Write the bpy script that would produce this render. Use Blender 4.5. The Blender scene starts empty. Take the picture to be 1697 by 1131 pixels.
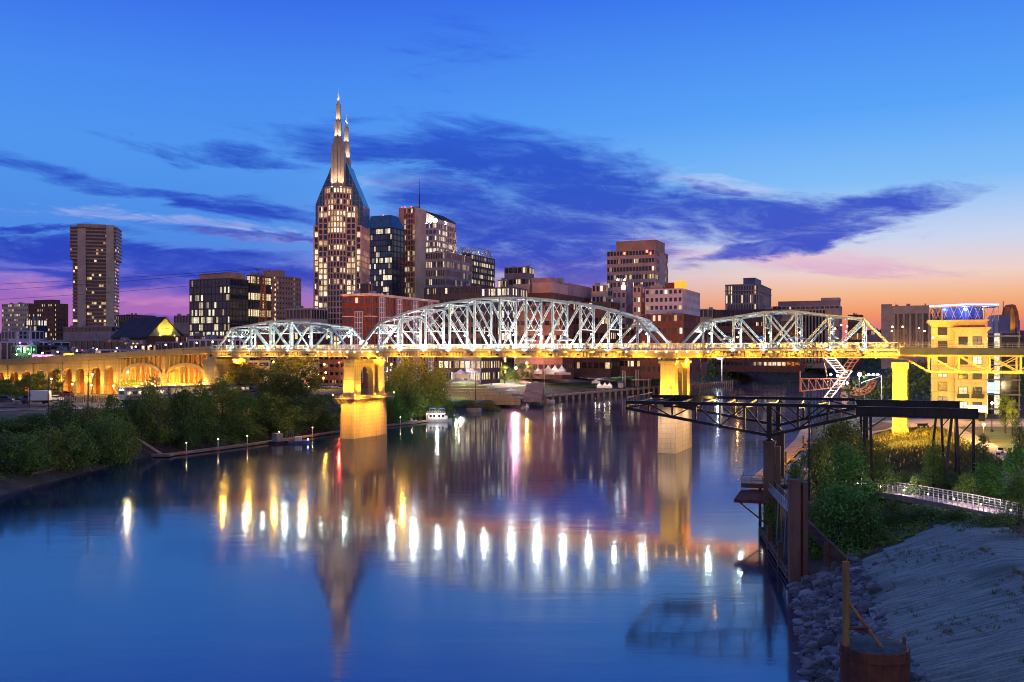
import bpy, bmesh, math, random
import numpy as np
from mathutils import Vector, Matrix, noise as mnoise
R = math.radians
PI = math.pi
scene = bpy.context.scene
COL = scene.collection

# ------------------------------------------------------------------ camera
F, CX, HY, H = 1500.0, 848.5, 585.0, 25.4          # focal length in photo pixels, principal column, horizon row, eye height over the river
cam = bpy.data.cameras.new("camera")
cam.sensor_width = 36.0
cam.lens = 36.0 * F / 1697.0
cam.shift_y = 19.5 / 1697.0
cam.clip_start = 1.0
cam.clip_end = 20000.0
camo = bpy.data.objects.new("camera", cam)
camo.location = (0, 0, H)
camo.rotation_euler = (R(90), 0, 0)
COL.objects.link(camo)
scene.camera = camo

# ------------------------------------------------------------------ node helpers
class E:
    """a small wrapper so that node maths can be written as arithmetic"""
    def __init__(s, nt, k): s.nt, s.k = nt, k
    def op(s, o, *a):
        n = s.nt.nodes.new('ShaderNodeMath'); n.operation = o
        for i, v in enumerate((s,) + a):
            if isinstance(v, E): s.nt.links.new(v.k, n.inputs[i])
            else: n.inputs[i].default_value = v
        return E(s.nt, n.outputs[0])
    def __add__(s, b): return s.op('ADD', b)
    def __sub__(s, b): return s.op('SUBTRACT', b)
    def __mul__(s, b): return s.op('MULTIPLY', b)
    def __truediv__(s, b): return s.op('DIVIDE', b)
    def mx(s, b): return s.op('MAXIMUM', b)
    def mn(s, b): return s.op('MINIMUM', b)
    def floor(s): return s.op('FLOOR')
    def gt(s, b): return s.op('GREATER_THAN', b)
    def inv(s): return s.op('MULTIPLY', -1.0) + 1.0
    def clamp(s): return s.mx(0.0).mn(1.0)
    def step(s, a, b):
        n = s.nt.nodes.new('ShaderNodeMapRange'); n.interpolation_type = 'SMOOTHSTEP'
        s.nt.links.new(s.k, n.inputs[0])
        n.inputs[1].default_value = a; n.inputs[2].default_value = b
        return E(s.nt, n.outputs[0])
def mixc(nt, f, a, b):
    n = nt.nodes.new('ShaderNodeMix'); n.data_type = 'RGBA'
    for i, v in ((0, f), (6, a), (7, b)):
        if isinstance(v, E): nt.links.new(v.k, n.inputs[i])
        elif i == 0: n.inputs[0].default_value = v
        else: n.inputs[i].default_value = (*v[:3], 1)
    return E(nt, n.outputs[2])
def comb(nt, x, y, z):
    n = nt.nodes.new('ShaderNodeCombineXYZ')
    for i, v in enumerate((x, y, z)):
        if isinstance(v, E): nt.links.new(v.k, n.inputs[i])
        else: n.inputs[i].default_value = v
    return E(nt, n.outputs[0])
def noise(nt, vec, scale=1, detail=4, rough=.5, dist=0, out=0):
    n = nt.nodes.new('ShaderNodeTexNoise')
    if vec is not None: nt.links.new(vec.k, n.inputs['Vector'])
    n.inputs['Scale'].default_value = scale; n.inputs['Detail'].default_value = detail
    n.inputs['Roughness'].default_value = rough; n.inputs['Distortion'].default_value = dist
    return E(nt, n.outputs[out])
def ramp(nt, f, stops):
    n = nt.nodes.new('ShaderNodeValToRGB'); nt.links.new(f.k, n.inputs[0])
    el = n.color_ramp.elements
    el[0].position = stops[0][0]; el[0].color = (*stops[0][1], 1); el[1].position = stops[-1][0]; el[1].color = (*stops[-1][1], 1)
    for p, c in stops[1:-1]: e = el.new(p); e.color = (*c, 1)
    return E(nt, n.outputs[0])
def lin(r, g, b):
    f = lambda c: c / 12.92 if c <= .04045 else ((c + .055) / 1.055) ** 2.4
    return (f(r / 255), f(g / 255), f(b / 255))

# ------------------------------------------------------------------ dusk sky
world = bpy.data.worlds.new("World"); scene.world = world
world.use_nodes = True
nt = world.node_tree; nt.nodes.clear()
out = nt.nodes.new('ShaderNodeOutputWorld')
tc = nt.nodes.new('ShaderNodeTexCoord')
sep = nt.nodes.new('ShaderNodeSeparateXYZ'); nt.links.new(tc.outputs['Generated'], sep.inputs[0])
dx, dy, dz = (E(nt, sep.outputs[i]) for i in range(3))
az = dx.op('ARCTAN2', dy)                                    # 0 = downstream, + to the west-facing right
hd = (dx * dx + dy * dy).op('SQRT').mx(1e-4)
el = dz / hd                                                 # tangent of the elevation
t = (el / .42).clamp()
LEFT = [(0, lin(205, 116, 170)), (.06, lin(190, 112, 184)), (.115, lin(172, 110, 192)), (.165, lin(136, 108, 206)), (.21, lin(98, 114, 218)),
        (.28, lin(80, 142, 234)), (.5, lin(82, 154, 244)), (.68, lin(74, 142, 246)), (1, lin(50, 98, 236))]
RIGHT = [(0, lin(180, 84, 138)), (.05, lin(226, 110, 128)), (.09, lin(246, 150, 104)), (.14, lin(250, 186, 142)), (.195, lin(244, 214, 204)),
         (.28, lin(206, 218, 246)), (.42, lin(134, 194, 253)), (.6, lin(92, 168, 254)), (1, lin(50, 114, 242))]
side = az.step(-.34, .36)
grad = mixc(nt, side, ramp(nt, t, LEFT), ramp(nt, t, RIGHT))
# cloud banks: soft bodies in (azimuth, elevation), torn by stretched noise
wv = comb(nt, az * 3.0, el * 11.0, 0.0)
w1 = noise(nt, wv, 1.6, 7, .62, .6) - .5
w2 = noise(nt, comb(nt, az * 3.0 + 7.3, el * 9.0, 3.1), 2.1, 6, .6, .4) - .5
fine = noise(nt, comb(nt, az * 6.0 - el * 4, el * 30.0 + az * 5, 1.7), 2.2, 8, .68, .9)
ua = az + w2 * .16
ue = el + w1 * .075
def body(px, py, rx, ry, rot=0.0, soft=1.0):
    a0 = math.atan((px - CX) / F); k = math.cos(a0)
    e0 = (HY - py) / F * k
    c, s = math.cos(R(rot)), math.sin(R(rot))
    p, q = ua - a0, ue - e0
    x = (p * c + q * s) / (rx / F * k); y = (q * c - p * s) / (ry / F * k)
    return ((x * x + y * y).inv() * soft)
def union(l):
    m = l[0]
    for b in l[1:]: m = m.mx(b)
    return m
dark = union([body(680, 248, 270, 36, -3), body(880, 268, 210, 62, -12), body(1000, 325, 270, 58, -14), body(1230, 352, 270, 42, -4),
              body(1430, 345, 195, 36, 6), body(1330, 400, 190, 24, 12), body(890, 385, 260, 56, -4), body(760, 325, 160, 40, -6), body(980, 420, 170, 26, 0),
              body(330, 250, 130, 12, -6, .4), body(370, 338, 190, 15, -6, .6), body(110, 290, 150, 13, -8, .32), body(180, 418, 330, 21, -2),
              body(420, 395, 190, 10, -3, .8), body(330, 448, 180, 17, -3), body(910, 430, 210, 24, -2), body(230, 520, 90, 10, 0, .8),
              body(40, 378, 170, 9, 0, .7), body(760, 90, 80, 40, 0, .16), body(560, 470, 260, 22, 0, .8), body(120, 455, 200, 12, 0, .7), body(1000, 455, 120, 26, -3), body(1180, 310, 60, 14, -10, .6)])
wisp = noise(nt, comb(nt, az * 2.2 - el * 2.5, el * 13.0 + az * 1.1, 8.8), 2.0, 9, .64, 1.1)
dens = (dark * 1.0 + (fine - .5) * 1.5 + (wisp - .5) * 2.2 + w1 * .6).step(-.4, .9)
pale = union([body(1190, 300, 130, 22, -6), body(1330, 432, 260, 26, -6), body(960, 436, 110, 8, 2), body(700, 305, 200, 16, -2, .6),
              body(330, 372, 330, 14, -2, .55), body(460, 400, 220, 10, -3, .7), body(250, 486, 300, 14, -1, .7), body(1120, 420, 120, 30, -10, .8)])
pden = (pale * .9 + (fine - .5) * 1.7).step(.05, 1.05) * .85
dcol = mixc(nt, side, ramp(nt, t, [(0, lin(120, 84, 168)), (.12, lin(86, 82, 192)), (.2, lin(44, 68, 192)), (.5, lin(26, 62, 194)), (.75, lin(40, 84, 214)), (1, lin(46, 92, 222))]),
            ramp(nt, t, [(0, lin(150, 90, 160)), (.15, lin(130, 110, 190)), (.25, lin(44, 72, 200)), (.5, lin(24, 60, 200)), (.75, lin(48, 96, 226)), (1, lin(46, 100, 230))]))
pcol = ramp(nt, t, [(0, lin(236, 150, 170)), (.16, lin(206, 134, 202)), (.24, lin(236, 196, 216)), (.4, lin(190, 206, 246)), (.6, lin(160, 205, 255)), (1, lin(120, 180, 255))])
tone = noise(nt, comb(nt, az * 9.0 - el * 6.0, el * 26.0 + az * 3.0, 4.4), 1.5, 7, .66, .7)
dcol = mixc(nt, (tone.step(.45, .8) * .42), dcol, mixc(nt, .35, grad, (.12, .3, .95)))
sky = mixc(nt, dens * (t * -.45 + 1.12).clamp() * .95, mixc(nt, pden, grad, pcol), dcol)
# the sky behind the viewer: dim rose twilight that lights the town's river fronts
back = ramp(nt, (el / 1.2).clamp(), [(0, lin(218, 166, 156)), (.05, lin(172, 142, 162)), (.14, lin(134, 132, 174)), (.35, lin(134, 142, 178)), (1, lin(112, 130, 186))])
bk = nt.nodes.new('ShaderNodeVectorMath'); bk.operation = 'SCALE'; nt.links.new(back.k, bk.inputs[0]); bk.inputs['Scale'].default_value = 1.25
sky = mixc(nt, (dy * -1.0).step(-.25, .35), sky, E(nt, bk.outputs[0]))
bg = nt.nodes.new('ShaderNodeBackground'); nt.links.new(sky.k, bg.inputs[0]); bg.inputs[1].default_value = .95
nish = nt.nodes.new('ShaderNodeTexSky'); nish.sky_type = 'NISHITA'; nish.sun_disc = False
nish.sun_elevation = R(-1.5); nish.sun_rotation = R(24); nish.altitude = 150
bg2 = nt.nodes.new('ShaderNodeBackground'); nt.links.new(nish.outputs[0], bg2.inputs[0]); bg2.inputs[1].default_value = .003
ads = nt.nodes.new('ShaderNodeAddShader')
nt.links.new(bg.outputs[0], ads.inputs[0]); nt.links.new(bg2.outputs[0], ads.inputs[1]); nt.links.new(ads.outputs[0], out.inputs[0])
world.cycles.sampling_method = 'MANUAL'; world.cycles.sample_map_resolution = 512

sun = bpy.data.lights.new("sun", 'SUN'); sun.energy = .05; sun.angle = R(6); sun.color = (1, .62, .42)
suno = bpy.data.objects.new("sun", sun); suno.rotation_euler = (R(87), 0, R(180 - 62)); COL.objects.link(suno)
scene.view_settings.view_transform = 'Standard'; scene.view_settings.look = 'None'
scene.view_settings.exposure = 0; scene.view_settings.gamma = 1; scene.view_settings.use_curve_mapping = False
cy = scene.cycles
cy.use_denoising = True
try: cy.denoiser = 'OPENIMAGEDENOISE'; cy.denoising_input_passes = 'RGB_ALBEDO_NORMAL'; cy.denoising_prefilter = 'ACCURATE'
except Exception: pass
cy.max_bounces = 6; cy.diffuse_bounces = 2; cy.glossy_bounces = 3; cy.transmission_bounces = 3; cy.transparent_max_bounces = 8
cy.sample_clamp_indirect = 4.0; cy.sample_clamp_direct = 0
cy.caustics_reflective = False; cy.caustics_refractive = False
cy.use_light_tree = True
cy.filter_width = 1.05

# ------------------------------------------------------------------ materials
MATS = {}
def newmat(name):
    m = bpy.data.materials.new(name); m.use_nodes = True
    nt = m.node_tree; b = nt.nodes['Principled BSDF']; MATS[name] = m
    return m, nt, b
def coords(nt, which='Object', sc=(1, 1, 1)):
    tc = nt.nodes.new('ShaderNodeTexCoord'); mp = nt.nodes.new('ShaderNodeMapping')
    nt.links.new(tc.outputs[which], mp.inputs[0]); mp.inputs['Scale'].default_value = sc
    return E(nt, mp.outputs[0])
def pmat(name, c1, c2=None, scale=.6, rough=.8, metal=0, bump=0, st=(1, 1, 1), detail=6, spec=.3, lo=.35, hi=.65, bscale=None):
    m, nt, b = newmat(name)
    c2 = c2 or tuple(x * .6 for x in c1)
    v = coords(nt, 'Object', st)
    n = noise(nt, v, scale, detail, .6)
    nt.links.new(mixc(nt, n.step(lo, hi), c1, c2).k, b.inputs['Base Color'])
    b.inputs['Roughness'].default_value = rough; b.inputs['Metallic'].default_value = metal
    b.inputs['Specular IOR Level'].default_value = spec
    if bump:
        bn = nt.nodes.new('ShaderNodeBump'); bn.inputs['Strength'].default_value = bump
        nb = noise(nt, v, bscale or scale * 4, 5, .6); nt.links.new(nb.k, bn.inputs['Height']); nt.links.new(bn.outputs[0], b.inputs['Normal'])
    return m
def emat(name, col, s):
    m, nt, b = newmat(name)
    b.inputs['Base Color'].default_value = (*[min(1, c) for c in col], 1)
    b.inputs['Emission Color'].default_value = (*col, 1); b.inputs['Emission Strength'].default_value = s
    return m
def glassmat(name, bay, bayy, thr, dark, warm=(1, .66, .28), cool=(1, .86, .6), s=1.6, rough=.12, metal=0.0, spec=.6, joint=.08, zrow=None, wt=(.45, .33, .22)):
    """dark panes, some of them lit from inside: one cell per bay, a seed per floor"""
    m, nt, b = newmat(name)
    tc = nt.nodes.new('ShaderNodeTexCoord'); sp = nt.nodes.new('ShaderNodeSeparateXYZ'); nt.links.new(tc.outputs['Object'], sp.inputs[0])
    x, y, z = (E(nt, sp.outputs[i]) for i in range(3))
    oi = nt.nodes.new('ShaderNodeObjectInfo'); rnd = E(nt, oi.outputs['Random'])
    seed = rnd * 53.0
    if zrow: seed = seed + (z / zrow).floor() * 7.0
    cx, cyy = (x / bay + .003).floor(), (y / bayy + .003).floor()
    def wn(v):
        n = nt.nodes.new('ShaderNodeTexWhiteNoise'); nt.links.new(v.k, n.inputs['Vector']); return E(nt, n.outputs[0])
    n1 = wn(comb(nt, cx, cyy, seed)); n2 = wn(comb(nt, (cx / 4.0).floor(), (cyy / 3.0).floor(), seed + 3.0)); n3 = wn(comb(nt, cx, cyy + 11.0, seed)); n4 = wn(comb(nt, 0.0, 1.0, seed))
    lit = (n1 * wt[0] + n2 * wt[1] + n4 * wt[2]).gt(thr - .02)
    fx = (x / bay).op('FRACT'); fy = (y / bayy).op('FRACT')
    pane = fx.gt(joint) * fy.gt(joint)
    inner = noise(nt, E(nt, tc.outputs['Object']), 1.3, 3, .6).step(.25, .75) * .7 + .3
    st = lit * pane * (n3 * .75 + .25) * inner * (s * 1.35)
    nt.links.new(mixc(nt, n3, warm, cool).k, b.inputs['Emission Color']); nt.links.new(st.k, b.inputs['Emission Strength'])
    nt.links.new(mixc(nt, pane, tuple(c * .35 for c in dark), mixc(nt, n3, dark, tuple(c * .55 for c in dark))).k, b.inputs['Base Color'])
    b.inputs['Roughness'].default_value = rough; b.inputs['Metallic'].default_value = metal; b.inputs['Specular IOR Level'].default_value = spec
    return m
def winmat(name, thr, dark, warm=(1, .62, .25), cool=(1, .84, .58), s=1.5):
    """one window: lit or dark by the object's own random number"""
    m, nt, b = newmat(name)
    oi = nt.nodes.new('ShaderNodeObjectInfo'); r = E(nt, oi.outputs['Random'])
    lit = r.gt(thr); k = (r * 37.0).op('FRACT')
    nt.links.new(mixc(nt, k, warm, cool).k, b.inputs['Emission Color']); nt.links.new((lit * (k * .8 + .2) * s).k, b.inputs['Emission Strength'])
    b.inputs['Base Color'].default_value = (*dark, 1); b.inputs['Roughness'].default_value = .15
    return m
def leafmat(name, c1, c2):
    m, nt, b = newmat(name)
    g = nt.nodes.new('ShaderNodeNewGeometry'); oi = nt.nodes.new('ShaderNodeObjectInfo')
    k = E(nt, g.outputs['Random Per Island']) * .7 + E(nt, oi.outputs['Random']) * .3
    nt.links.new(mixc(nt, k, c1, c2).k, b.inputs['Base Color'])
    b.inputs['Roughness'].default_value = .75; b.inputs['Specular IOR Level'].default_value = .2
    return m

def stonemat(name, c1, c2, course, streak):
    m, nt, b = newmat(name)
    tc = nt.nodes.new('ShaderNodeTexCoord'); sp = nt.nodes.new('ShaderNodeSeparateXYZ'); nt.links.new(tc.outputs['Object'], sp.inputs[0])
    x, y, z = (E(nt, sp.outputs[i]) for i in range(3))
    n1 = noise(nt, coords(nt, 'Object', (1, 1, .22)), .55, 6, .65); n2 = noise(nt, coords(nt, 'Object', (1.6, 1.6, .05)), 1.1, 5, .6); n3 = noise(nt, coords(nt, 'Object', (1, 1, 1)), 2.6, 6, .7)
    row = (z / course).floor(); joint = (z / course).op('FRACT').op('LESS_THAN', .05).mx(((x + y) / (course * 2.2) + row * .5).op('FRACT').op('LESS_THAN', .022))
    k = ((n1 - .5) * 1.6 + (n3 - .5) * .9 + .5).clamp()
    c = mixc(nt, k, c2, c1)
    c = mixc(nt, (n2.step(.54, .74) * streak), c, tuple(v * .42 for v in c2))
    nt.links.new(mixc(nt, joint * .5, c, tuple(v * .35 for v in c2)).k, b.inputs['Base Color']); b.inputs['Roughness'].default_value = .9; b.inputs['Specular IOR Level'].default_value = .2
    bn = nt.nodes.new('ShaderNodeBump'); bn.inputs['Strength'].default_value = .4; bn.inputs['Distance'].default_value = .08
    nt.links.new((n3 - joint).k, bn.inputs['Height']); nt.links.new(bn.outputs[0], b.inputs['Normal'])
# ------------------------------------------------------------------ mesh and scene helpers
class MB:
    def __init__(s): s.v, s.f, s.m = [], [], []
    def add(s, vs, fs, mi=0):
        o = len(s.v); s.v.extend(tuple(v) for v in vs)
        for f in fs: s.f.append(tuple(i + o for i in f)); s.m.append(mi)
        return s
    def box(s, x0, x1, y0, y1, z0, z1, mi=0):
        return s.add([(x0, y0, z0), (x1, y0, z0), (x1, y1, z0), (x0, y1, z0), (x0, y0, z1), (x1, y0, z1), (x1, y1, z1), (x0, y1, z1)],
                     [(0, 3, 2, 1), (4, 5, 6, 7), (0, 1, 5, 4), (1, 2, 6, 5), (2, 3, 7, 6), (3, 0, 4, 7)], mi)
    def beam(s, p, q, w, d=None, up=(0, 0, 1), mi=0):
        p, q = Vector(p), Vector(q); d = d or w
        a = (q - p).normalized(); u = Vector(up)
        if abs(a.dot(u)) > .98: u = Vector((0, 1, 0)) if abs(a.y) < .9 else Vector((1, 0, 0))
        x = a.cross(u).normalized() * (w / 2); y = x.cross(a).normalized() * (d / 2)
        vs = [p - x - y, p + x - y, p + x + y, p - x + y, q - x - y, q + x - y, q + x + y, q - x + y]
        return s.add(vs, [(0, 1, 2, 3), (7, 6, 5, 4), (0, 4, 5, 1), (1, 5, 6, 2), (2, 6, 7, 3), (3, 7, 4, 0)], mi)
    def tube(s, p, q, r, r2=None, n=8, mi=0, caps=True):
        p, q = Vector(p), Vector(q); r2 = r if r2 is None else r2
        a = (q - p).normalized(); u = Vector((0, 0, 1)) if abs(a.z) < .9 else Vector((1, 0, 0))
        x = a.cross(u).normalized(); y = a.cross(x)
        vs = []
        for c, rr in ((p, r), (q, r2)):
            for i in range(n):
                t = 2 * PI * i / n; vs.append(c + x * (rr * math.cos(t)) + y * (rr * math.sin(t)))
        fs = [(i, i + n, (i + 1) % n + n, (i + 1) % n) for i in range(n)]
        if caps: fs += [tuple(range(n)), tuple(range(2 * n - 1, n - 1, -1))]
        return s.add(vs, fs, mi)
    def lathe(s, c, prof, n=12, mi=0):
        c = Vector(c); vs = []; k = len(prof)
        for r, z in prof:
            for i in range(n):
                t = 2 * PI * i / n; vs.append((c.x + r * math.cos(t), c.y + r * math.sin(t), c.z + z))
        fs = [(j * n + i, j * n + (i + 1) % n, (j + 1) * n + (i + 1) % n, (j + 1) * n + i) for j in range(k - 1) for i in range(n)]
        fs += [tuple(range(n - 1, -1, -1)), tuple(range((k - 1) * n, k * n))]
        return s.add(vs, fs, mi)
    def ball(s, c, r, n=8, mi=0):
        return s.lathe(c, [(max(.02 * r, r * math.sin(PI * i / n)), -r * math.cos(PI * i / n)) for i in range(n + 1)], n, mi)
    def prism(s, poly, z0, z1, mi=0):
        n = len(poly); vs = [(x, y, z0) for x, y in poly] + [(x, y, z1) for x, y in poly]
        fs = [tuple(range(n - 1, -1, -1)), tuple(range(n, 2 * n))] + [(i, (i + 1) % n, (i + 1) % n + n, i + n) for i in range(n)]
        return s.add(vs, fs, mi)
    def xprism(s, poly, y0, y1, mi=0):
        """polygon in the x-z plane, extruded along y"""
        n = len(poly); vs = [(x, y0, z) for x, z in poly] + [(x, y1, z) for x, z in poly]
        fs = [tuple(range(n)), tuple(range(2 * n - 1, n - 1, -1))] + [(i, i + n, (i + 1) % n + n, (i + 1) % n) for i in range(n)]
        return s.add(vs, fs, mi)
    def build(s, name, mats, parent=None, loc=None, rz=None, smooth=False):
        me = bpy.data.meshes.new(name)
        me.from_pydata(s.v, [], s.f)
        mats = mats if isinstance(mats, (list, tuple)) else [mats]
        for m in mats: me.materials.append(MATS[m] if isinstance(m, str) else m)
        if len(mats) > 1: me.polygons.foreach_set('material_index', s.m)
        if smooth: me.polygons.foreach_set('use_smooth', [True] * len(s.f))
        me.update()
        return link(name, me, parent, loc, rz)
def link(name, me, parent=None, loc=None, rz=None):
    o = bpy.data.objects.new(name, me); COL.objects.link(o)
    if parent is not None: o.parent = parent
    if loc is not None: o.location = loc
    if rz is not None: o.rotation_euler = (0, 0, rz)
    return o
def tag(o, label, cat, group=None):
    o['label'] = label; o['category'] = cat
    if group: o['group'] = group
    return o
def thing(name, label, cat, loc=(0, 0, 0), rz=0, group=None):
    return tag(link(name, None, None, loc, rz), label, cat, group)
def setting(o, kind='structure'):
    o['kind'] = kind; return o
def copy_tree(o, parent=None):
    c = o.copy(); COL.objects.link(c)
    if parent is not None: c.parent = parent
    for ch in list(o.children): copy_tree(ch, c)
    return c
def at(px, py, Y): return Vector(((px - CX) * Y / F, Y, H - (py - HY) * Y / F))
def xat(px, Y): return (px - CX) * Y / F
def zat(py, Y): return H - (py - HY) * Y / F
def lamp(kind, loc, power, col, parent=None, target=None, size=.2, cone=90, blend=.4, linear=False):
    if col == GOLD: power *= 1.15
    l = bpy.data.lights.new("lamp_light", kind); l.energy = power; l.color = col; l.shadow_soft_size = size
    if kind == 'SPOT': l.spot_size = R(cone); l.spot_blend = blend
    o = bpy.data.objects.new("lamp_light", l); COL.objects.link(o); o.location = loc
    if parent is not None: o.parent = parent
    if target is not None: o.rotation_euler = (Vector(target) - Vector(loc)).to_track_quat('-Z', 'Y').to_euler()
    if linear:
        l.use_nodes = True; n = l.node_tree
        em = n.nodes['Emission']; fo = n.nodes.new('ShaderNodeLightFalloff'); fo.inputs[0].default_value = 1.0
        n.links.new(fo.outputs['Linear'], em.inputs['Strength'])
    return o
GOLD = (1, .5, .028)
ORD = ['first', 'second', 'third', 'fourth', 'fifth', 'sixth', 'seventh', 'eighth', 'ninth', 'tenth', 'eleventh', 'twelfth', 'thirteenth', 'fourteenth', 'fifteenth', 'sixteenth',
       'seventeenth', 'eighteenth', 'nineteenth', 'twentieth']

# ------------------------------------------------------------------ palette
pmat('truss_paint', (.5, .53, .52), (.4, .43, .43), .5, .5)
pmat('chord_shaded', (.33, .31, .31), (.26, .25, .25), .5, .55)  # darker than the other members: the chord's unlit outer face put into colour
stonemat('bridge_concrete', (.4, .33, .22), (.24, .19, .12), 2.4, .8)
stonemat('pier_stone', (.44, .38, .26), (.27, .225, .14), 1.25, .75)
pmat('girder_steel', (.4, .36, .3), (.3, .26, .2), .6, .6)
pmat('dark_steel', (.014, .016, .024), (.026, .024, .03), .7, .42, .55, spec=.5)
pmat('black_metal', (.015, .015, .017), (.025, .024, .024), 1, .5)
pmat('rust_steel', (.2, .075, .04), (.1, .04, .028), .8, .7)
pmat('rust_concrete', (.2, .115, .085), (.11, .062, .05), .5, .85, bump=.2, st=(1, 1, .3))
pmat('timber', (.16, .1, .065), (.08, .05, .035), .8, .85, bump=.2, st=(.4, .4, 2))
pmat('post_wood', (.36, .2, .075), (.22, .12, .05), .8, .8, bump=.2, st=(2, 2, .3))
pmat('deck_wood', (.36, .24, .15), (.24, .15, .09), .8, .85, st=(.5, .5, 1))
pmat('pale_paint', (.7, .69, .66), (.55, .54, .52), .8, .6)
pmat('white_fabric', (.74, .73, .71), (.66, .65, .66), 1.5, .8)
pmat('cream_fabric', (.6, .52, .4), (.5, .43, .33), 1.2, .8)
pmat('blue_fabric', (.1, .2, .42), (.07, .14, .32), 1.2, .8)
pmat('stone_pink', (0.58, 0.39, 0.34), (0.46, 0.31, 0.27), .15, .7)
pmat('stone_brown', (0.506, 0.288, 0.199), (0.375, 0.208, 0.147), .12, .75)
pmat('stone_tan', (0.598, 0.455, 0.351), (0.468, 0.351, 0.26), .12, .8)
pmat('stone_grey', (.34, .31, .34), (.25, .23, .26), .15, .8)
pmat('stone_white', (0.66, 0.6, 0.636), (0.54, 0.492, 0.54), .15, .8)
pmat('stone_mauve', (0.42, 0.28, 0.28), (0.308, 0.196, 0.21), .12, .8)
pmat('stone_dark', (.12, .085, .09), (.075, .06, .066), .15, .8)
pmat('brick_red', (0.2, 0.065, 0.05), (0.13, 0.042, 0.034), .5, .85, bump=.1)
pmat('brick_orange', (0.476, 0.21, 0.098), (0.308, 0.126, 0.063), .4, .85, bump=.1)
pmat('brick_brown', (0.204, 0.09, 0.066), (0.132, 0.06, 0.048), .4, .85)
pmat('roof_dark', (.055, .045, .055), (.035, .03, .036), .2, .85)
pmat('roof_blue', (.1, .13, .26), (.07, .09, .2), .2, .6)
pmat('roof_grey', (.25, .23, .26), (.17, .16, .18), .2, .8)
pmat('approach_unlit', (.05, .06, .1), (.035, .04, .07), .4, .6)  # the girder's lack of floodlight is put into this dark colour
pmat('deck_edge', (.4, .39, .37), (.3, .29, .27), .6, .7)
pmat('train_white', (.36, .36, .4), (.28, .28, .32), .5, .5)
pmat('metal_grey', (.3, .3, .32), (.22, .22, .24), .4, .5, .3)
stonemat('gold_stucco', (.58, .5, .26), (.46, .38, .18), 3.6, .5)
pmat('bark', (.07, .05, .035), (.035, .026, .02), 1.5, .9, bump=.3, st=(1, 1, .3))
leafmat('leaf_dark', (0.051, 0.0953, 0.0262), (0.128, 0.203, 0.0486))
leafmat('leaf_mid', (0.0765, 0.149, 0.0299), (0.193, 0.297, 0.0636))
leafmat('leaf_olive', (0.115, 0.164, 0.0299), (0.255, 0.297, 0.0636))
leafmat('leaf_lush', (0.06, 0.168, 0.0317), (0.144, 0.336, 0.0616))
leafmat('leaf_grass', (.06, .075, .018), (.16, .15, .045))
emat('bulb_warm', (1, .66, .3), 26); emat('bulb_sodium', (1, .5, .1), 30); emat('bulb_white', (1, .95, .86), 40); emat('bulb_green', (.5, 1, .5), 22)
emat('bulb_gold', (1, .55, .12), 14); emat('bulb_cool', (.85, .95, 1), 60); emat('bulb_pink', (1, .35, .6), 20); emat('bulb_blue', (.12, .2, 1), 22); emat('bulb_red', (1, .06, .03), 12); emat('bulb_violet', (.6, .15, 1), 20)
emat('blue_neon', (.16, .3, 1), 5); emat('lamp_glow', (1, .82, .45), 3.2); emat('sign_white', (.9, .95, 1), 3); emat('drum_glow', (1, .3, .03), 1.6); emat('window_glow', (1, .6, .2), 1.3)
# ------------------------------------------------------------------ river, ground
SL = [(-112, -80), (-104, 60), (-91, 161), (-89, 228), (-56, 298), (-32, 346), (4, 459), (98, 605), (161, 719), (211, 810), (298, 929), (420, 1050), (700, 1250), (1500, 1700), (4000, 2600)]
SR = [(10, -80), (17, 20), (20, 50), (23, 70), (28.5, 88), (31.5, 100), (35.5, 127), (39, 140), (52, 170), (69, 205), (86, 260), (110, 331), (165, 420), (235, 586), (330, 750), (470, 900), (760, 1080), (1500, 1480), (4000, 2300)]
def polydist(X, Y, P):
    d = np.full(X.shape, 1e9)
    for (ax, ay), (bx, by) in zip(P[:-1], P[1:]):
        lx, ly = bx - ax, by - ay; L2 = lx * lx + ly * ly
        t = np.clip(((X - ax) * lx + (Y - ay) * ly) / L2, 0, 1)
        d = np.minimum(d, np.hypot(X - ax - t * lx, Y - ay - t * ly))
    return d
def inside(X, Y, P):
    r = np.zeros(X.shape, bool); n = len(P)
    for i in range(n):
        (ax, ay), (bx, by) = P[i], P[(i + 1) % n]
        c = ((ay > Y) != (by > Y)) & (X < (bx - ax) * (Y - ay) / ((by - ay) if by != ay else 1e-9) + ax)
        r ^= c
    return r
RIVER = SL + SR[::-1]
def sm(a, b, x): t = np.clip((x - a) / (b - a), 0, 1); return t * t * (3 - 2 * t)
def ground_np(X, Y):
    X = np.asarray(X, float); Y = np.asarray(Y, float)
    dl, dr = polydist(X, Y, SL), polydist(X, Y, SR)
    wet = inside(X, Y, RIVER)
    zl = np.interp(dl, [0, 2, 8, 20, 34, 60, 200, 700, 2500, 8000], [0, .9, 3.6, 8.4, 10.4, 10.8, 12.5, 16, 30, 60])
    zp = np.interp(dl, [0, 1.5, 12, 22, 75, 100, 200, 700, 2500, 8000], [0, 3.0, 3.3, 4.0, 10.2, 11.2, 12.5, 16, 30, 60])      # the riverfront park
    zh = np.interp(dl, [0, 3, 20, 45, 90, 200, 700, 2500, 8000], [0, 3, 7, 14, 19, 19, 22, 30, 60])                            # wooded far bank
    wp = sm(370, 420, Y) * (1 - sm(640, 700, Y)); wh = sm(650, 730, Y)
    z_left = zl * (1 - wp - wh).clip(0) + zp * wp + zh * wh
    z_right = np.interp(dr, [0, 1.5, 7, 17, 24, 60, 300, 2500, 8000], [0, .5, 2.9, 6.6, 7.2, 7.8, 10, 18, 40])
    z = np.where(dl < dr, z_left, z_right)
    bed = -np.minimum(3.0, np.minimum(dl, dr) * .45) - .05
    return np.where(wet, bed, z)
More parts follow.
